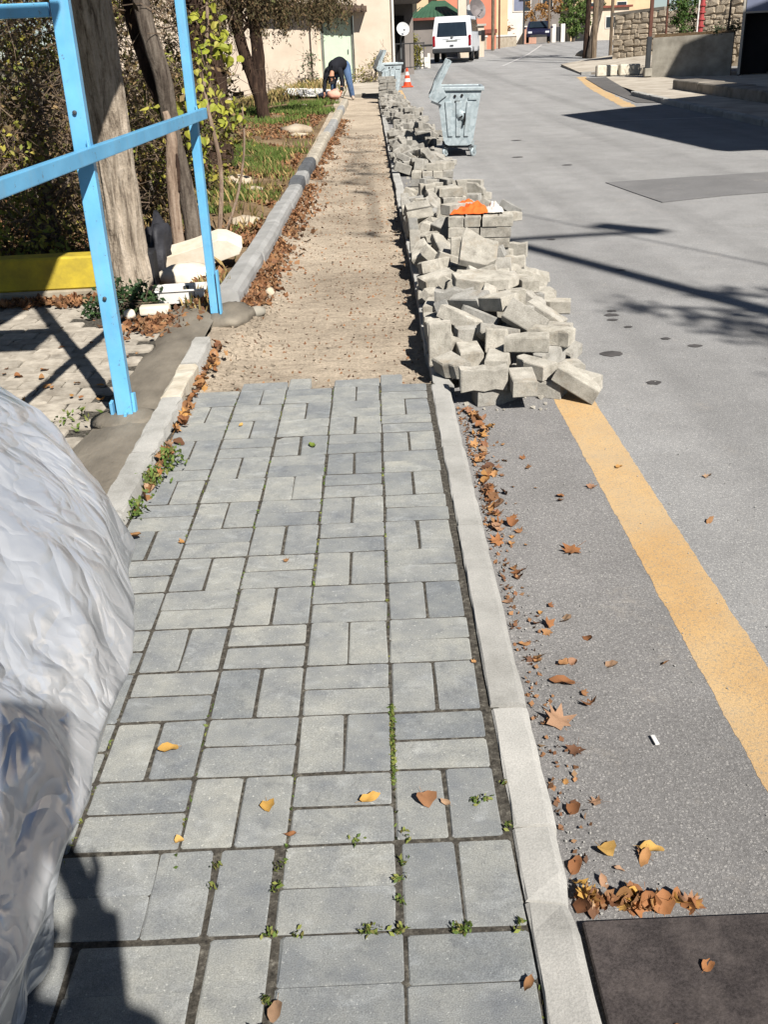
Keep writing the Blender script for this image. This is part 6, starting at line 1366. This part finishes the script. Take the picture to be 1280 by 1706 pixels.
# green plant at the foot of the trunk
Pl = plant('plant', (-1.43, 4.32, .0), 'bushy dark green plant at the foot of the big trunk', 'plant')
crown(Pl, 900, [((0, 0, .06), (.17, .10, .07)), ((-.15, -.05, .05), (.10, .08, .06)), ((.12, .05, .04), (.12, .08, .05)), ((-.02, .1, .12), (.08, .06, .07))], .036, 'dark_leaf', 351, 60, .025, aspect=.5)
twigs(Pl, 60, [((0, 0, .05), (.16, .1, .06))], 352, .09, .002)
Pl = plant('weed_plant', (-1.9, 5.5, lot_z(-1.9, 5.5)), 'sunlit olive weeds growing behind the yellow wall', 'plant')
crown(Pl, 700, [((-.3, 0, .15), (.2, .12, .14)), ((.1, .1, .12), (.2, .12, .12)), ((-.75, .1, .18), (.2, .12, .18))], .045, 'olive_scrub', 353, 40, .04)
# stones in the lot
for k, (x, y, r, lab) in enumerate([(-1.35, 17.6, .3, 'pale flat rock beside the kerb before the far trunks'), (-1.22, 16.6, .14, 'small rock between pale flat rock and kerb'), (-1.55, 10.4, .22, 'grey rock half buried in shade past the foam block'), (-1.25, 9.6, .10, 'small grey stone in the short grass'), (-1.15, 7.6, .14, 'rounded grey stone in the leaf litter by the kerb'), (-1.6, 24.5, .2, 'mossy rock near the worker')]):
    lump('rock', 'garden_stone', (x, y, lot_z(x, y) + .02), (r, r * .7, r * .38), 30 + k, lab, 'rock', sub=2, amp=.5)
# white boards lying by the worker, pink bag
for k, (x, y, rz_, lab) in enumerate([(-1.45, 28.3, .2, 'white sheet lying on the grass left of the worker'), (-1.9, 29.4, -.1, 'white board lying behind the white sheet')]):
    b = B(); b.box((0, 0, 0), (1.05, .8, .04), bev=.008); tag(b.obj('white_board', 'white_cloth', None, (x, y, lot_z(x, y) + .14), (.16, .04, rz_)), lab, 'board')
lump('bag', 'pink_bag', (-.95, 27.0, rise(27) + .13), (.17, .13, .13), 44, 'pinkish bag on the kerb under the hands of the worker', 'bag', sub=3, amp=.4)

# ================================================================== BUILDINGS ON THE LEFT
def wall_piece(parent, name, mat, c, d, rot=None): b = B(); b.box(c, d, rot); return b.obj(name, mat, parent)
H = empty('house', (-2.6, 36, 0), 'cream plastered house with mint green door facing the camera', 'house')
def hp(name, mat, x0, x1, y0, y1, z0, z1, bev=0): b = B(); b.box(((x0 + x1) / 2 + 2.6, (y0 + y1) / 2 - 36, (z0 + z1) / 2), (x1 - x0, y1 - y0, z1 - z0), bev=bev); return b.obj(name, mat, H)
hp('wall', 'cream_plaster', -9, -4.78, 36.0, 36.3, -1.6, 5.2)
hp('wall', 'cream_plaster', -4.78, -4.38, 36.0, 36.3, .08, 5.2); hp('wall', 'cream_plaster', -4.78, -4.38, 36.0, 36.3, -1.6, -.30)
hp('wall', 'cream_plaster', -4.38, -1.60, 36.0, 36.3, -1.6, 5.2); hp('wall', 'cream_plaster', -1.60, -.46, 36.0, 36.3, 2.30, 5.2); hp('wall', 'cream_plaster', -1.60, -.46, 36.0, 36.3, -1.0, .32); hp('wall', 'cream_plaster', -.46, .92, 36.0, 36.3, -1.0, 5.2)
hp('side_wall', 'cream_plaster', .66, .92, 36.3, 41.6, -.6, 5.2); hp('rear_wall', 'grey_plaster', .92, 1.80, 41.6, 41.8, -.5, 5.2)
hp('vent', 'dark_interior', -4.80, -4.36, 36.16, 36.2, -.32, .10)
vf = hp('vent_frame', 'pale_post', -4.83, -4.78, 35.97, 36.02, -.34, .12)
dr = hp('door', 'mint_paint', -1.50, -.55, 36.12, 36.17, .36, 2.24)
for (x0, x1, z0, z1) in ((-1.58, -1.50, .3, 2.30), (-.55, -.47, .3, 2.30), (-1.50, -.55, 2.24, 2.30), (-1.50, -.55, .30, .36)):
    b = B(); b.box(((x0 + x1) / 2 + 2.6, .12, (z0 + z1) / 2), (x1 - x0, .10, z1 - z0)); b.obj('door_frame', 'frame_metal', dr)
b = B(); b.box((-.68 + 2.6, .10, 1.2), (.03, .05, .14), bev=.008); b.obj('handle', 'street_steel', dr)
hp('door_jamb', 'cream_plaster', -1.92, -1.72, 35.85, 36.02, .05, 2.35); hp('door_step', 'white_plaster', -1.75, -.3, 35.4, 36.0, .0, .30, .02); hp('plinth', 'grey_plaster', -3.0, -1.75, 35.90, 36.05, -.6, .10)
b = B(); A_ = [(-1.0, 0, 2.78), (2.62, 0, 2.50), (2.62, -.62, 2.36), (-1.0, -.62, 2.64)]
top = [b.b.verts.new((p[0], p[1], p[2] + .07)) for p in A_]; bot = [b.b.verts.new(p) for p in A_]
b.b.faces.new(top); b.b.faces.new(bot[::-1])
for k in range(4): b.b.faces.new((top[k], bot[k], bot[(k + 1) % 4], top[(k + 1) % 4]))
cn_ = b.obj('canopy', 'brown_roof', H)
for k in range(16): b = B(); x = -.9 + k * .225; b.tube([(x, -.66, 2.70 - (x + 1) * .0773), (x, -.02, 2.86 - (x + 1) * .0773)], .05, 6); b.obj('roof_tile', 'brown_roof', cn_)
b = B(); b.tube([(.88 + 2.6, -.06, .3), (.88 + 2.6, -.06, 5.2)], .045, 8); b.obj('drainpipe', 'white_plaster', H)
b = B(); b.box((4.02, 2.9, 2.85), (1.0, 5.4, .22)); ov_ = b.obj('balcony_slab', 'grey_plaster', H); b = B(); b.box((4.02, .16, 2.92), (1.1, .1, .34)); b.box((4.56, 2.9, 2.92), (.1, 5.5, .34)); b.obj('fascia', 'red_roof', ov_)
b = B(); b.box((3.85, 5.5, 1.4), (.4, .06, 1.9)); b.obj('porch_door', 'dark_interior', H); b = B()
for k in range(5): b.tube([(3.6 + k * .24, 1.0, .55), (3.6 + k * .24, 1.0, 1.35)], .012, 5)
b.tube([(3.55, 1.0, 1.36), (4.6, 1.0, 1.36)], .02, 6); b.tube([(3.55, 1.0, .6), (4.6, 1.0, .6)], .015, 6); b.obj('railing', 'dark_bumper', H)
def dish(loc, r, mat, label, rz):
    D = empty('satellite_dish', loc, label, 'satellite dish', rz=rz)
    b = B(); b.lathe([(0.0, .0), (r * .5, .05 * r / .4), (r * .85, .15 * r / .4), (r, .2 * r / .4), (r * .84, .16 * r / .4), (r * .5, .06 * r / .4), (0, .012)], 22, (0, 0, 0), 'Y')
    b.obj('reflector', mat, D, (0, 0, 0), (.35, 0, PI))
    b = B(); b.tube([(0, .02, -.1), (0, .3, -.25), (0, .3, -.9)], .025, 6); b.obj('mount', 'street_steel', D); b = B(); b.tube([(0, -.05, -r * .7), (0, -r * 1.1, -.05)], .012, 5); b.box((0, -r * 1.12, 0), (.06, .1, .06)); b.obj('receiver', 'street_steel', D)
dish((1.20, 35.9, 1.78), .22, 'dish_white', 'white satellite dish by the right corner of the cream house', .2)
dish((5.42, 54.0, 2.72), .5, 'dish_grey', 'grey satellite dish in front of the orange building', .6)
dish((5.15, 54.4, 2.55), .42, 'dish_white', 'white satellite dish just left of the grey dish', .9)

G = empty('garage_building', (3.80, 58, -.306), 'grey rendered garage with a green metal hipped roof behind the van', 'garage')
G.scale = (1.227, 1.227, 1.227)
b = B(); b.box((0, 2.0, 1.1), (2.1, 4, 2.6)); b.obj('wall', 'grey_plaster', G)
b = B(); A_ = [(-1.35, -.35, 2.32), (1.25, -.35, 2.36), (1.25, 4.4, 2.36), (-1.35, 4.4, 2.32), (-.15, 1.5, 3.05), (.45, 1.5, 3.05)]
q = [b.b.verts.new(p) for p in A_]
for f_ in ((0, 1, 5, 4), (1, 2, 5), (2, 3, 4, 5), (3, 0, 4), (0, 3, 2, 1)): b.b.faces.new([q[k] for k in f_])
rf = b.obj('roof', 'green_roof', G)
b = B(); b.box((-.05, -.36, 2.30), (2.62, .05, .10)); b.obj('eave_board', 'red_roof', rf)
b = B()
for k in range(14): b.tube([(-1.3 + k * .19, -.36, 2.37), (-.7 + k * .1, .9, 2.80)], .018, 5)
b.obj('roof_seam', 'green_roof', rf)
b = B(); b.box((.62, -.03, 2.0), (.7, .08, .5)); b.obj('window', 'white_plaster', G); b = B(); b.box((-.2, -.03, 1.28), (1.1, .04, .04)); b.obj('shutter_rail', 'dark_bumper', G)
b = B(); b.box((.95, -.35, 1.9), (.09, .09, .9)); b.obj('porch_post', 'red_roof', G)
lw = empty('boundary_wall', (2.9, 46.2, 0), 'low white rendered wall and gate pillars before the grey garage', 'wall')
b = B(); b.box((-.55, 0, .7), (.12, .12, .7)); b.obj('pillar', 'white_plaster', lw); b = B(); b.box((-.25, .1, .65), (.12, .12, .6)); b.obj('pillar', 'white_plaster', lw); b = B(); b.box((-.4, .05, .6), (.2, .06, .4)); b.obj('panel', 'white_plaster', lw); 
TW = empty('chimney_tower', (5.1, 56.6, 0), 'pale cream chimney tower between green roof and orange building', 'tower')
b = B(); b.box((-.1, 0, 2.6), (.42, .5, 5.2)); b.obj('shaft', 'cream_plaster', TW); b = B(); b.box((.2, .05, 2.6), (.17, .4, 5.2)); b.obj('flue', 'grey_plaster', TW)
LH = empty('small_house', (5.6, 57, 0), 'small cream annex behind the van roof', 'house'); b = B(); b.box((0, 0, 1.1), (1.1, 1.2, 1.9)); b.obj('wall', 'cream_plaster', LH); b = B(); b.box((0.0, 0, 2.1), (1.3, 1.4, .1)); b.obj('roof', 'pale_post', LH); b = B(); b.box((.5, -.61, 1.6), (.2, .05, .5)); b.obj('window', 'dark_interior', LH)
def far_building(name, loc, dims, mat, label, wins, winmat='glass_dark', band=None, cat='building'):
    X = empty(name, loc, label, cat); b = B(); b.box((0, dims[1] / 2, dims[2] / 2 - .5), (dims[0], dims[1], dims[2] + 1)); b.obj('wall', mat, X)
    for (x, z, w_, h) in wins:
        b = B(); b.box((x, -.02, z), (w_ + .16, .06, h + .16)); fo = b.obj('window', 'white_plaster', X); b = B(); b.box((x, -.04, z), (w_, .06, h)); b.obj('pane', winmat, fo)
    if band:
        for z in band: b = B(); b.box((0, -.05, z), (dims[0] + .1, .14, .22)); b.obj('floor_band', 'red_roof', X)
    b = B(); b.box((0, dims[1] / 2, dims[2] + .08), (dims[0] + .5, dims[1] + .5, .16)); b.obj('roof', 'red_roof', X)
    return X
far_building('apartment_building', (6.1, 66, rise(66)), (3.6, 8, 8), 'orange_plaster', 'salmon orange apartment building rising behind the van', [(-1.2, 4.0, .8, 1.0), (.2, 4.2, .7, 1.0), (1.2, 6.2, .7, 1.0)], band=(.95,))
far_building('apartment_building', (3.7, 67, rise(66)), (1.15, 8, 8), 'yellow_plaster', 'narrow pale bay beside the orange building above the green roof', [(0, 5, .5, .8)])
far_building('apartment_building', (8.05, 73, rise(70)), (2.9, 8, 8.5), 'yellow_plaster', 'pale apricot building right of the orange one', [(.2, 4.2, .9, 1.1), (-.8, 6.0, .7, 1.0)])
far_building('apartment_building', (11.15, 82, rise(70)), (1.5, 8, 7.5), 'white_plaster', 'white building with grey shuttered window at the top of the street', [(.3, 2.9, .7, 1.3)], 'blue_grey_panel')
far_building('apartment_building', (16.0, 110, rise(70)), (7, 8, 7.0), 'grey_plaster', 'pale grey block far beyond the hill brow', [(-2.4, 3.4, 1.0, 1.1), (0, 3.4, 1.0, 1.1), (2.2, 3.4, 1.0, 1.1)])
far_building('apartment_building', (27.0, 120, rise(70)), (9, 8, 5.0), 'yellow_plaster', 'distant cream building behind the green trees', [(-2.4, 3, 1.0, 1.1), (1, 3, 1.0, 1.1)])
far_building('small_house', (20.5, 92, rise(70)), (3.4, 6, 2.4), 'cream_plaster', 'small tan roofed house beside the far green tree', [(.2, 1.3, .8, .8)], cat='house')
# low walls and railings at the far left road edge
fw = empty('garden_wall', (7.9, 67, rise(67) - .2), 'low stone wall with pale coping before the orange building', 'wall', rz=.95)
b = B(); b.box((0, 0, .35), (5.5, .25, .9)); b.obj('wall', 'mortar', fw); b = B(); b.box((0, 0, .85), (5.6, .34, .10)); b.obj('coping', 'white_plaster', fw)
pw = empty('garden_wall', (12.1, 84, rise(70)), 'pinkish wall beside the dark navy car', 'wall'); b = B(); b.box((0, 0, .55), (2.1, .25, 1.2)); b.obj('wall', 'pink_wall', pw); b = B(); b.box((0, 0, 1.18), (2.2, .3, .08)); b.obj('coping', 'white_plaster', pw)
gp = empty('gate', (14.75, 83.4, rise(70)), 'white gate posts right of the dark navy car', 'gate')
for x in (-.35, .35): b = B(); b.box((x, 0, .6), (.32, .3, 1.3), bev=.02); b.obj('post', 'white_plaster', gp)
b = B(); b.box((0, .05, .55), (.36, .06, 1.0)); b.obj('leaf', 'dark_bumper', gp)
def bush(x, y, z, ells, n, size, mat, label, seed, cat='bush', stems=True, tw=80, spreadv=.1, r=.02, tmat='grey_bark'):
    S = plant('bush' if cat == 'bush' else 'tree', (x, y, z), label, cat); crown(S, n, ells, size, mat, seed, max(20, n // 45), spreadv)
    if tw: twigs(S, tw, ells, seed, .35, .006)
    h = max(e[0][2] for e in ells)
    trunk(S, [(0, 0, -.1), (.04, 0, h * .5), (0, .05, h)], [r * 2, r * 1.5, r * .7], tmat, 8, .06, name='trunk' if cat == 'tree' else 'stem')
    return S
bush(1.75, 45.5, rise(45), [((0, 0, .55), (.35, .35, .6)), ((.05, 0, 1.1), (.28, .28, .45)), ((.35, .1, .5), (.25, .25, .4))], 1500, .10, 'hedge_leaf', 'yellow green hedge bush at the house corner before the grey garage', 401)
bush(.2, 35.3, rise(35), [((0, 0, .35), (.35, .25, .4)), ((-.5, .1, .2), (.3, .2, .2)), ((.3, 0, .8), (.18, .15, .3))], 700, .07, 'hedge_leaf', 'low dry shrub against the cream wall right of the door', 402)
bush(-1.95, 35.2, -.05, [((0, 0, .3), (.18, .15, .4)), ((-.05, 0, 1.0), (.16, .12, .25))], 420, .08, 'dark_leaf', 'thin dark climbing plant left of the mint door', 403)
bush(-3.4, 34.6, -.35, [((0, 0, .5), (.5, .2, .5)), ((.5, 0, .7), (.4, .2, .4))], 130, .06, 'dry_grass', 'nearly bare dry shrub before the cream wall', 404, tw=120)
bush(9.2, 77, rise(70), [((0, 0, 1.0), (1.0, .8, .9)), ((.8, 0, .7), (.7, .6, .6)), ((-.5, 0, 1.6), (.6, .5, .5))], 1600, .16, 'rust_leaf', 'russet autumn shrub left of the white building', 405)
bush(13.6, 88, rise(70), [((0, 0, 2.1), (1.5, 1.2, .9)), ((1.3, 0, 2.4), (1.2, 1, .8)), ((-1.0, 0, 1.8), (.9, .8, .6))], 2600, .16, 'rust_leaf', 'russet autumn tree behind the navy car', 406, 'tree', r=.06)
bush(16.4, 86, rise(70), [((0, 0, 1.9), (1.2, 1.1, 1.4)), ((-.5, 0, 1.1), (.9, .8, .9)), ((.6, 0, 1.3), (1.0, .8, 1.0)), ((0.2, 0, 3.0), (.8, .8, .9))], 4200, .17, 'far_green_leaf', 'large green tree at the brow of the hill', 407, 'tree', r=.06)
for k, (x, h, lab) in enumerate([(19.0, 3.8, 'slender dark cypress, left of the row on the hill'), (20.2, 4.4, 'tallest slender dark cypress on the hill'), (21.4, 3.6, 'slender dark cypress, right of the row on the hill')]):
    bush(x, 100, rise(70), [((0, 0, h * .5), (.38, .38, h * .5)), ((0, 0, h * .8), (.24, .24, h * .3))], 1300, .16, 'dark_leaf', lab, 410 + k, 'tree', tw=0, r=.05)
bush(5.95, 47.8, rise(47), [((0, 0, .3), (.1, .1, .2))], 60, .08, 'rust_leaf', 'tiny weed behind the van', 415, tw=0) if False else None
# poles
def pole(x, y, z, h, r, mat, label, lean=(0, 0), arm=None, cat='pole'):
    P_ = empty('utility_pole', (x, y, z), label, cat, 'poles along the street'); b = B(); b.tube([(0, 0, -.2), (lean[0] * .5, lean[1] * .5, h * .5), (lean[0], lean[1], h)], [r, r * .9, r * .75], 10); b.obj('shaft', mat, P_)
    b = B(); b.box((lean[0], lean[1], h - .25), (.9, .08, .08)); b.obj('crossarm', mat, P_)
    for k in (-.4, 0, .4): b = B(); b.lathe([(0, 0), (.035, 0), (.045, .06), (.02, .12), (0, .12)], 8, (lean[0] + k, lean[1], h - .21)); b.obj('insulator', 'white_plastic', P_)
    return P_
pole(9.42, 44, rise(44), 7.5, .12, 'pole_wood', 'weathered wooden pole at the mouth of the side street')
pole(10.38, 45.2, .55, 7.0, .075, 'pole_wood', 'thinner grey pole in front of the stone wall')
pole(7.48, 64, rise(64), 6, .11, 'pole_wood', 'brown wooden pole before the low wall past the van')
pole(8.1, 66, rise(66), 4.5, .06, 'rust_paint', 'thin rusty pole right of the brown pole')
pole(11.3, 78, rise(70), 6, .07, 'dark_bumper', 'thin dark pole left of the navy car')
pole(13.3, 79, rise(70), 6, .09, 'pole_wood', 'grey pole right of the navy car')
T = plant('tree', (10.6, 49, rise(49)), 'dark trunked tree leaning behind the poles of the side street', 'tree')
trunk(T, [(-.3, 0, -.1), (-.15, 0, 1.2), (.1, 0, 2.4), (.3, 0, 4.2)], [.22, .17, .15, .1], 'grey_bark', 10, .08); trunk(T, [(-.5, .2, -.1), (-.45, .2, 1.5), (-.4, .2, 4.0)], [.14, .12, .09], 'dark_bark', 10, .08, name='limb')
crown(T, 2600, [((0, 0, 4.6), (1.6, 1.4, .9)), ((-1, 0, 4.2), (1.0, .9, .6))], .12, 'brown_scrub', 421, 60, .18, 'crown')
for k, (x, y, z, r, lab) in enumerate([(11.3, 47.5, .55, .4, 'pale boulder behind the thinner grey pole'), (10.1, 50, .6, .3, 'pale rock left of the pale boulder'), (12.2, 46.5, 1.1, .7, 'grey boulder on the bank behind the stone wall')]):
    lump('rock', 'garden_stone', (x, y, z), (r, r * .7, r * .5), 60 + k, lab, 'rock', sub=2, amp=.5)

# ================================================================== RIGHT SIDE
SW = empty('stone_wall', (9.36, 40.3, 0), 'rough stone retaining wall beside the side street', 'wall', rz=math.atan2(-5.2, 5.2))
LW = math.hypot(5.2, 5.2); random.seed(91)
def wtop(u): return 2.05 + .25 * sm(2.5, 4.0, u) + 1.4 * sm(3.6, 5.2, u)
b = B(); b.prism([(0, -.4), (LW, -.4), (LW, wtop(LW)), (5.2, wtop(5.2)), (3.6, wtop(3.6)), (2.4, wtop(2.4)), (0, wtop(0))], .05, .45, 'Y'); b.obj('backing', 'mortar', SW)
STM = []
for i in range(10):
    rnd = random.Random(i); b = B(); bmesh.ops.create_cube(b.b, size=1.0); bmesh.ops.bevel(b.b, geom=b.b.edges[:], offset=.16, segments=1, affect='EDGES')
    for v_ in b.b.verts: v_.co += Vector((rnd.gauss(0, .05), rnd.gauss(0, .05), rnd.gauss(0, .05)))
    me = b.mesh('stone'); me.materials.append(MT['garden_stone']); STM.append(me)
z = .15; nst = 0
while z < 3.6:
    h = random.uniform(.13, .27); u = random.uniform(-.1, .1)
    while u < LW - .1:
        L = random.uniform(.16, .50)
        if z + h * .6 < wtop(u + L / 2) and z > .30 + .06 * u - .3 and nst < 295:
            o = link('stone', random.choice(STM), None, SW, (u + L / 2, .05, z + h / 2 + random.gauss(0, .022)), (random.gauss(0, .04), random.gauss(0, .05), random.gauss(0, .04))); o.scale = (L * random.uniform(.85, .99), random.uniform(.08, .125), h * random.uniform(.8, .95)); nst += 1
        u += L
    z += h
b = B(); b.box((1.0, .25, 2.1), (2.2, .5, .10), rot=(0, -.05, 0)); b.obj('coping', 'step_concrete', SW)
def wp(name, pts, thick, mat, label, cat): pass
CWL = empty('cement_wall', (8.70, 31.85, rise(31.8) + .04), 'waist high grey cement wall, its right part in shadow', 'wall', rz=math.atan2(30.95 - 31.85, 10.86 - 8.70))
LC = math.hypot(.9, 2.16); b = B(); b.prism([(0, -.2), (LC, -.2), (LC, 1.07), (LC * .5, 1.05), (0, 1.02)], 0, .22, 'Y', bev=.01); b.obj('wall', 'old_concrete', CWL)
b = B(); b.box((LC / 2, .24, 1.08), (LC * .98, .24, .10), rot=(0, -.012, 0)); b.obj('soil_edge', 'earth', CWL)
ps = empty('rusty_post', (8.62, 31.95, rise(31.9)), 'rusty square steel post at the left end of the cement wall', 'post'); b = B(); b.box((0, 0, 1.9), (.10, .10, 4.0), bev=.008); b.obj('shaft', 'rust_paint', ps); b = B(); b.box((0, 0, .1), (.24, .24, .24), bev=.02); b.obj('footing', 'old_concrete', ps); b = B(); b.box((-.02, -.03, .65), (.13, .13, .9)); b.obj('sleeve', 'dark_bumper', ps)
ps = empty('rusty_post', (9.55, 33.6, .9), 'thin brown post standing before the stone wall by the bush', 'post'); b = B(); b.tube([(0, 0, -.3), (0, 0, 2.0)], .035, 8); b.obj('shaft', 'rust_paint', ps); b = B(); b.lathe([(0, 0), (.05, 0), (.04, .04), (0, .05)], 8, (0, 0, 2.0)); b.obj('cap', 'rust_paint', ps)
rc = empty('red_conduit', (10.10, 31.75, 1.20), 'red ribbed conduit rising in front of the stone wall', 'conduit'); b = B(); b.tube([(-.02, 0, -.05), (0, 0, 1.0), (.05, 0, 2.4)], .07, 10); b.obj('pipe', 'red_conduit', rc)
b = B()
for k in range(12): b.lathe([(.07, 0), (.10, .01), (.10, .05), (.07, .06)], 10, (.0, 0, .05 + k * .19))
b.obj('ring', 'red_conduit', rc); b = B(); b.tube([(-.12, .0, -.05), (-.10, 0, 2.4)], .025, 6); b.obj('white_pipe', 'white_plastic', rc)
bush(9.62, 32.0, 1.15, [((0, 0, .45), (.34, .3, .5)), ((.1, 0, 1.0), (.4, .32, .6)), ((-.2, 0, .8), (.25, .25, .4)), ((.15, 0, 1.6), (.38, .3, .5))], 3600, .075, 'bush_leaf', 'leafy green bush growing above the cement wall', 431, spreadv=.07)
bush(10.75, 31.3, 1.15, [((0, 0, 1.5), (.22, .25, .6)), ((.05, 0, .2), (.4, .25, .12))], 700, .08, 'dark_leaf', 'dark climber on the stone wall beside the shed', 432, tw=60)
GS = empty('shed', (10.98, 30.7, rise(30.7) + .04), 'open fronted dark shed with a blue grey panel above, at the right edge', 'shed', rz=-.35)
b = B(); b.box((.03, 0, 1.6), (.08, .10, 3.3)); b.obj('corner_post', 'pale_post', GS); b = B(); b.box((1.6, -.04, 2.25), (3.05, .06, 1.28)); b.obj('panel', 'blue_grey_panel', GS); b = B(); b.box((1.6, -.05, 1.60), (3.05, .08, .05)); b.obj('panel_edge', 'pale_post', GS)
b = B(); b.box((1.6, 2.4, 1.4), (3.2, .1, 3.1)); b.box((.05, 1.2, 1.4), (.1, 2.4, 3.0)); b.box((3.15, 1.2, 1.4), (.1, 2.4, 3.0)); b.box((1.6, 1.2, 2.95), (3.3, 2.7, .1)); b.obj('wall', 'dark_interior', GS)
b = B(); b.box((.95, -.02, .75), (.06, .06, 1.6)); b.obj('door_post', 'pale_post', GS); b = B(); b.box((.45, .4, .75), (.75, .05, 1.6)); b.obj('door', 'dark_interior', GS)

# ---------------------------------------------------------------- things beyond the right edge whose shadows fall into the picture
def shade_h(tip, h, zg):        # where a corner of height h stands if its shadow ends at tip
    L = (h - zg) / math.tan(math.radians(SUN_EL)); return (tip[0] - sdir.x * L, tip[1] - sdir.y * L)
hA = 6.0; ca = shade_h((3.69, 19.16), hA, 0.0); cb = shade_h((6.03, 20.76), hA, .05)
d1 = Vector((.86, -8.6)).normalized(); ux = (Vector(cb) - Vector(ca)).normalized()
poly = [ca, tuple(Vector(ca) + d1 * 7.2), tuple(Vector(ca) + d1 * 7.2 + Vector((5.5, 0))), tuple(Vector(ca) + ux * 6)]
HB = empty('corner_house', (0, 0, 0), 'flat roofed house on the right pavement whose eaves shade the road', 'house')
b = B(); b.prism(poly, hA - .25, hA, 'Z'); b.obj('roof', 'red_roof', HB)
cen = sum((Vector(p) for p in poly), Vector((0, 0))) / 4; inner = [tuple(cen + (Vector(p) - cen) * .90) for p in poly]
b = B(); b.prism(inner, -.3, hA - .25, 'Z'); wl = b.obj('wall', 'cream_plaster', HB)
for k in range(2):
    for zz in (1.3, 4.0):
        p = Vector(inner[0]).lerp(Vector(inner[1]), .28 + .4 * k); b = B(); b.box((p.x, p.y, zz + .2), (.1, 1.2, 1.3), rot=(0, 0, .1)); wn = b.obj('window', 'white_plaster', HB); b = B(); b.box((p.x - .03, p.y, zz + .2), (.1, 1.05, 1.15), rot=(0, 0, .1)); b.obj('pane', 'glass_dark', wn)
hB = 9.0; cc = shade_h((9.2, 32.2), hB, .2); HB2 = empty('tall_house', (cc[0] + 4, cc[1] - 6, 0), 'tall house farther right whose shadow crosses the cement wall', 'house')
b = B(); b.box((0, 0, hB / 2), (8, 12, hB)); b.obj('wall', 'white_plaster', HB2); b = B(); b.box((0, 0, hB + .06), (8.06, 12.06, .12)); b.obj('roof', 'red_roof', HB2)
for k in range(3):
    for zz in (1.8, 4.8, 7.2): b = B(); b.box((-4.02, -4 + 4 * k, zz), (.08, 1.2, 1.3)); wn = b.obj('window', 'grey_plaster', HB2); b = B(); b.box((-4.05, -4 + 4 * k, zz), (.08, 1.0, 1.1)); b.obj('pane', 'glass_dark', wn)
# street lamp: pole, arm and head
hL = 8.6; lp = shade_h((.93, 6.46), hL, ROADZ)
SLP = empty('street_lamp', (lp[0], lp[1], ROADZ), 'tall steel street lamp on the right roadside with its arm reaching sideways', 'street lamp')
b = B(); b.tube([(0, 0, 0), (0, 0, 4), (0, 0, hL)], [.115, .095, .075], 14); b.lathe([(.0, 0), (.16, 0), (.16, .03), (.1, .06), (0, .06)], 16); b.obj('pole', 'street_steel', SLP)
b = B(); b.tube([(0, 0, hL - .04), (.65, 0, hL + .02), (1.28, .02, hL + .03)], [.055, .05, .045], 10); arm = b.obj('arm', 'street_steel', SLP)
b = B(); b.box((-.16, .19, 0), (.24, .60, .10), rot=(0, 0, .75), bev=.03, seg=2); b.obj('lamp_head', 'street_steel', SLP, (1.24, .0, hL + .03))
# autumn tree off to the right, a few of its leafy twigs shading the road
tt = shade_h((2.55, 3.7), 4.6, ROADZ)
T = plant('tree', (tt[0] + .9, tt[1] - .4, 0), 'half bare autumn tree on the right pavement casting leaf shadows', 'tree')
trunk(T, [(0, 0, -.2), (.05, 0, 1.5), (-.1, .1, 3.0), (0, .1, 5.0)], [.17, .14, .11, .05], 'grey_bark', 10, .06)
def sh_rel(px, py, h): q = shade_h((px, py), h, ROADZ); return Vector((q[0] - T.location.x, q[1] - T.location.y, h))
tips = [(1.50, 4.15, 5.6, .13, 50), (1.78, 3.85, 5.6, .17, 70), (2.2, 4.25, 5.8, .26, 120), (1.98, 3.55, 5.6, .24, 120), (2.3, 3.75, 5.8, .3, 150), (2.1, 3.2, 5.5, .22, 110), (1.9, 2.75, 5.4, .13, 40), (-.28, 10.5, 9.2, .2, 60), (.02, 11.2, 9.4, .2, 60), (-.12, 12.2, 9.6, .22, 64), (-.02, 9.6, 9.0, .15, 36), (.02, 7.0, 8.4, .11, 40), (-.15, 14.0, 9.8, .26, 60), (-.3, 11.6, 9.4, .18, 50), (-.2, 16.5, 10.2, .3, 70), (2.7, 3.6, 4.9, .35, 150), (2.9, 3.1, 4.5, .4, 170), (3.3, 3.6, 5.2, .5, 220)]
prev = None
for (x, y, h, r, n) in tips:
    c = sh_rel(x, y, h); crown(T, n, [((c.x, c.y, c.z), (r, r, r * .6))], .09, 'rust_leaf', int(abs(x) * 1000), 8, .06, 'leaf_cluster')
    if h < 6 or prev is None or prev.z < 6: trunk(T, [(-.05, .1, min(4.6, 3.0 + random.random() + max(0, h - 6))), (c.x * .5, c.y * .5, c.z * .9), (c.x, c.y, c.z)], ([.05, .03, .008] if h < 6 else [.014, .009, .006]), 'grey_bark', 6, .05, name='limb', sub=4)
    else: trunk(T, [prev, (prev + c) / 2 + Vector((.05, 0, .08)), c], [.014, .01, .006], 'grey_bark', 6, .05, name='limb', sub=4)
    prev = c
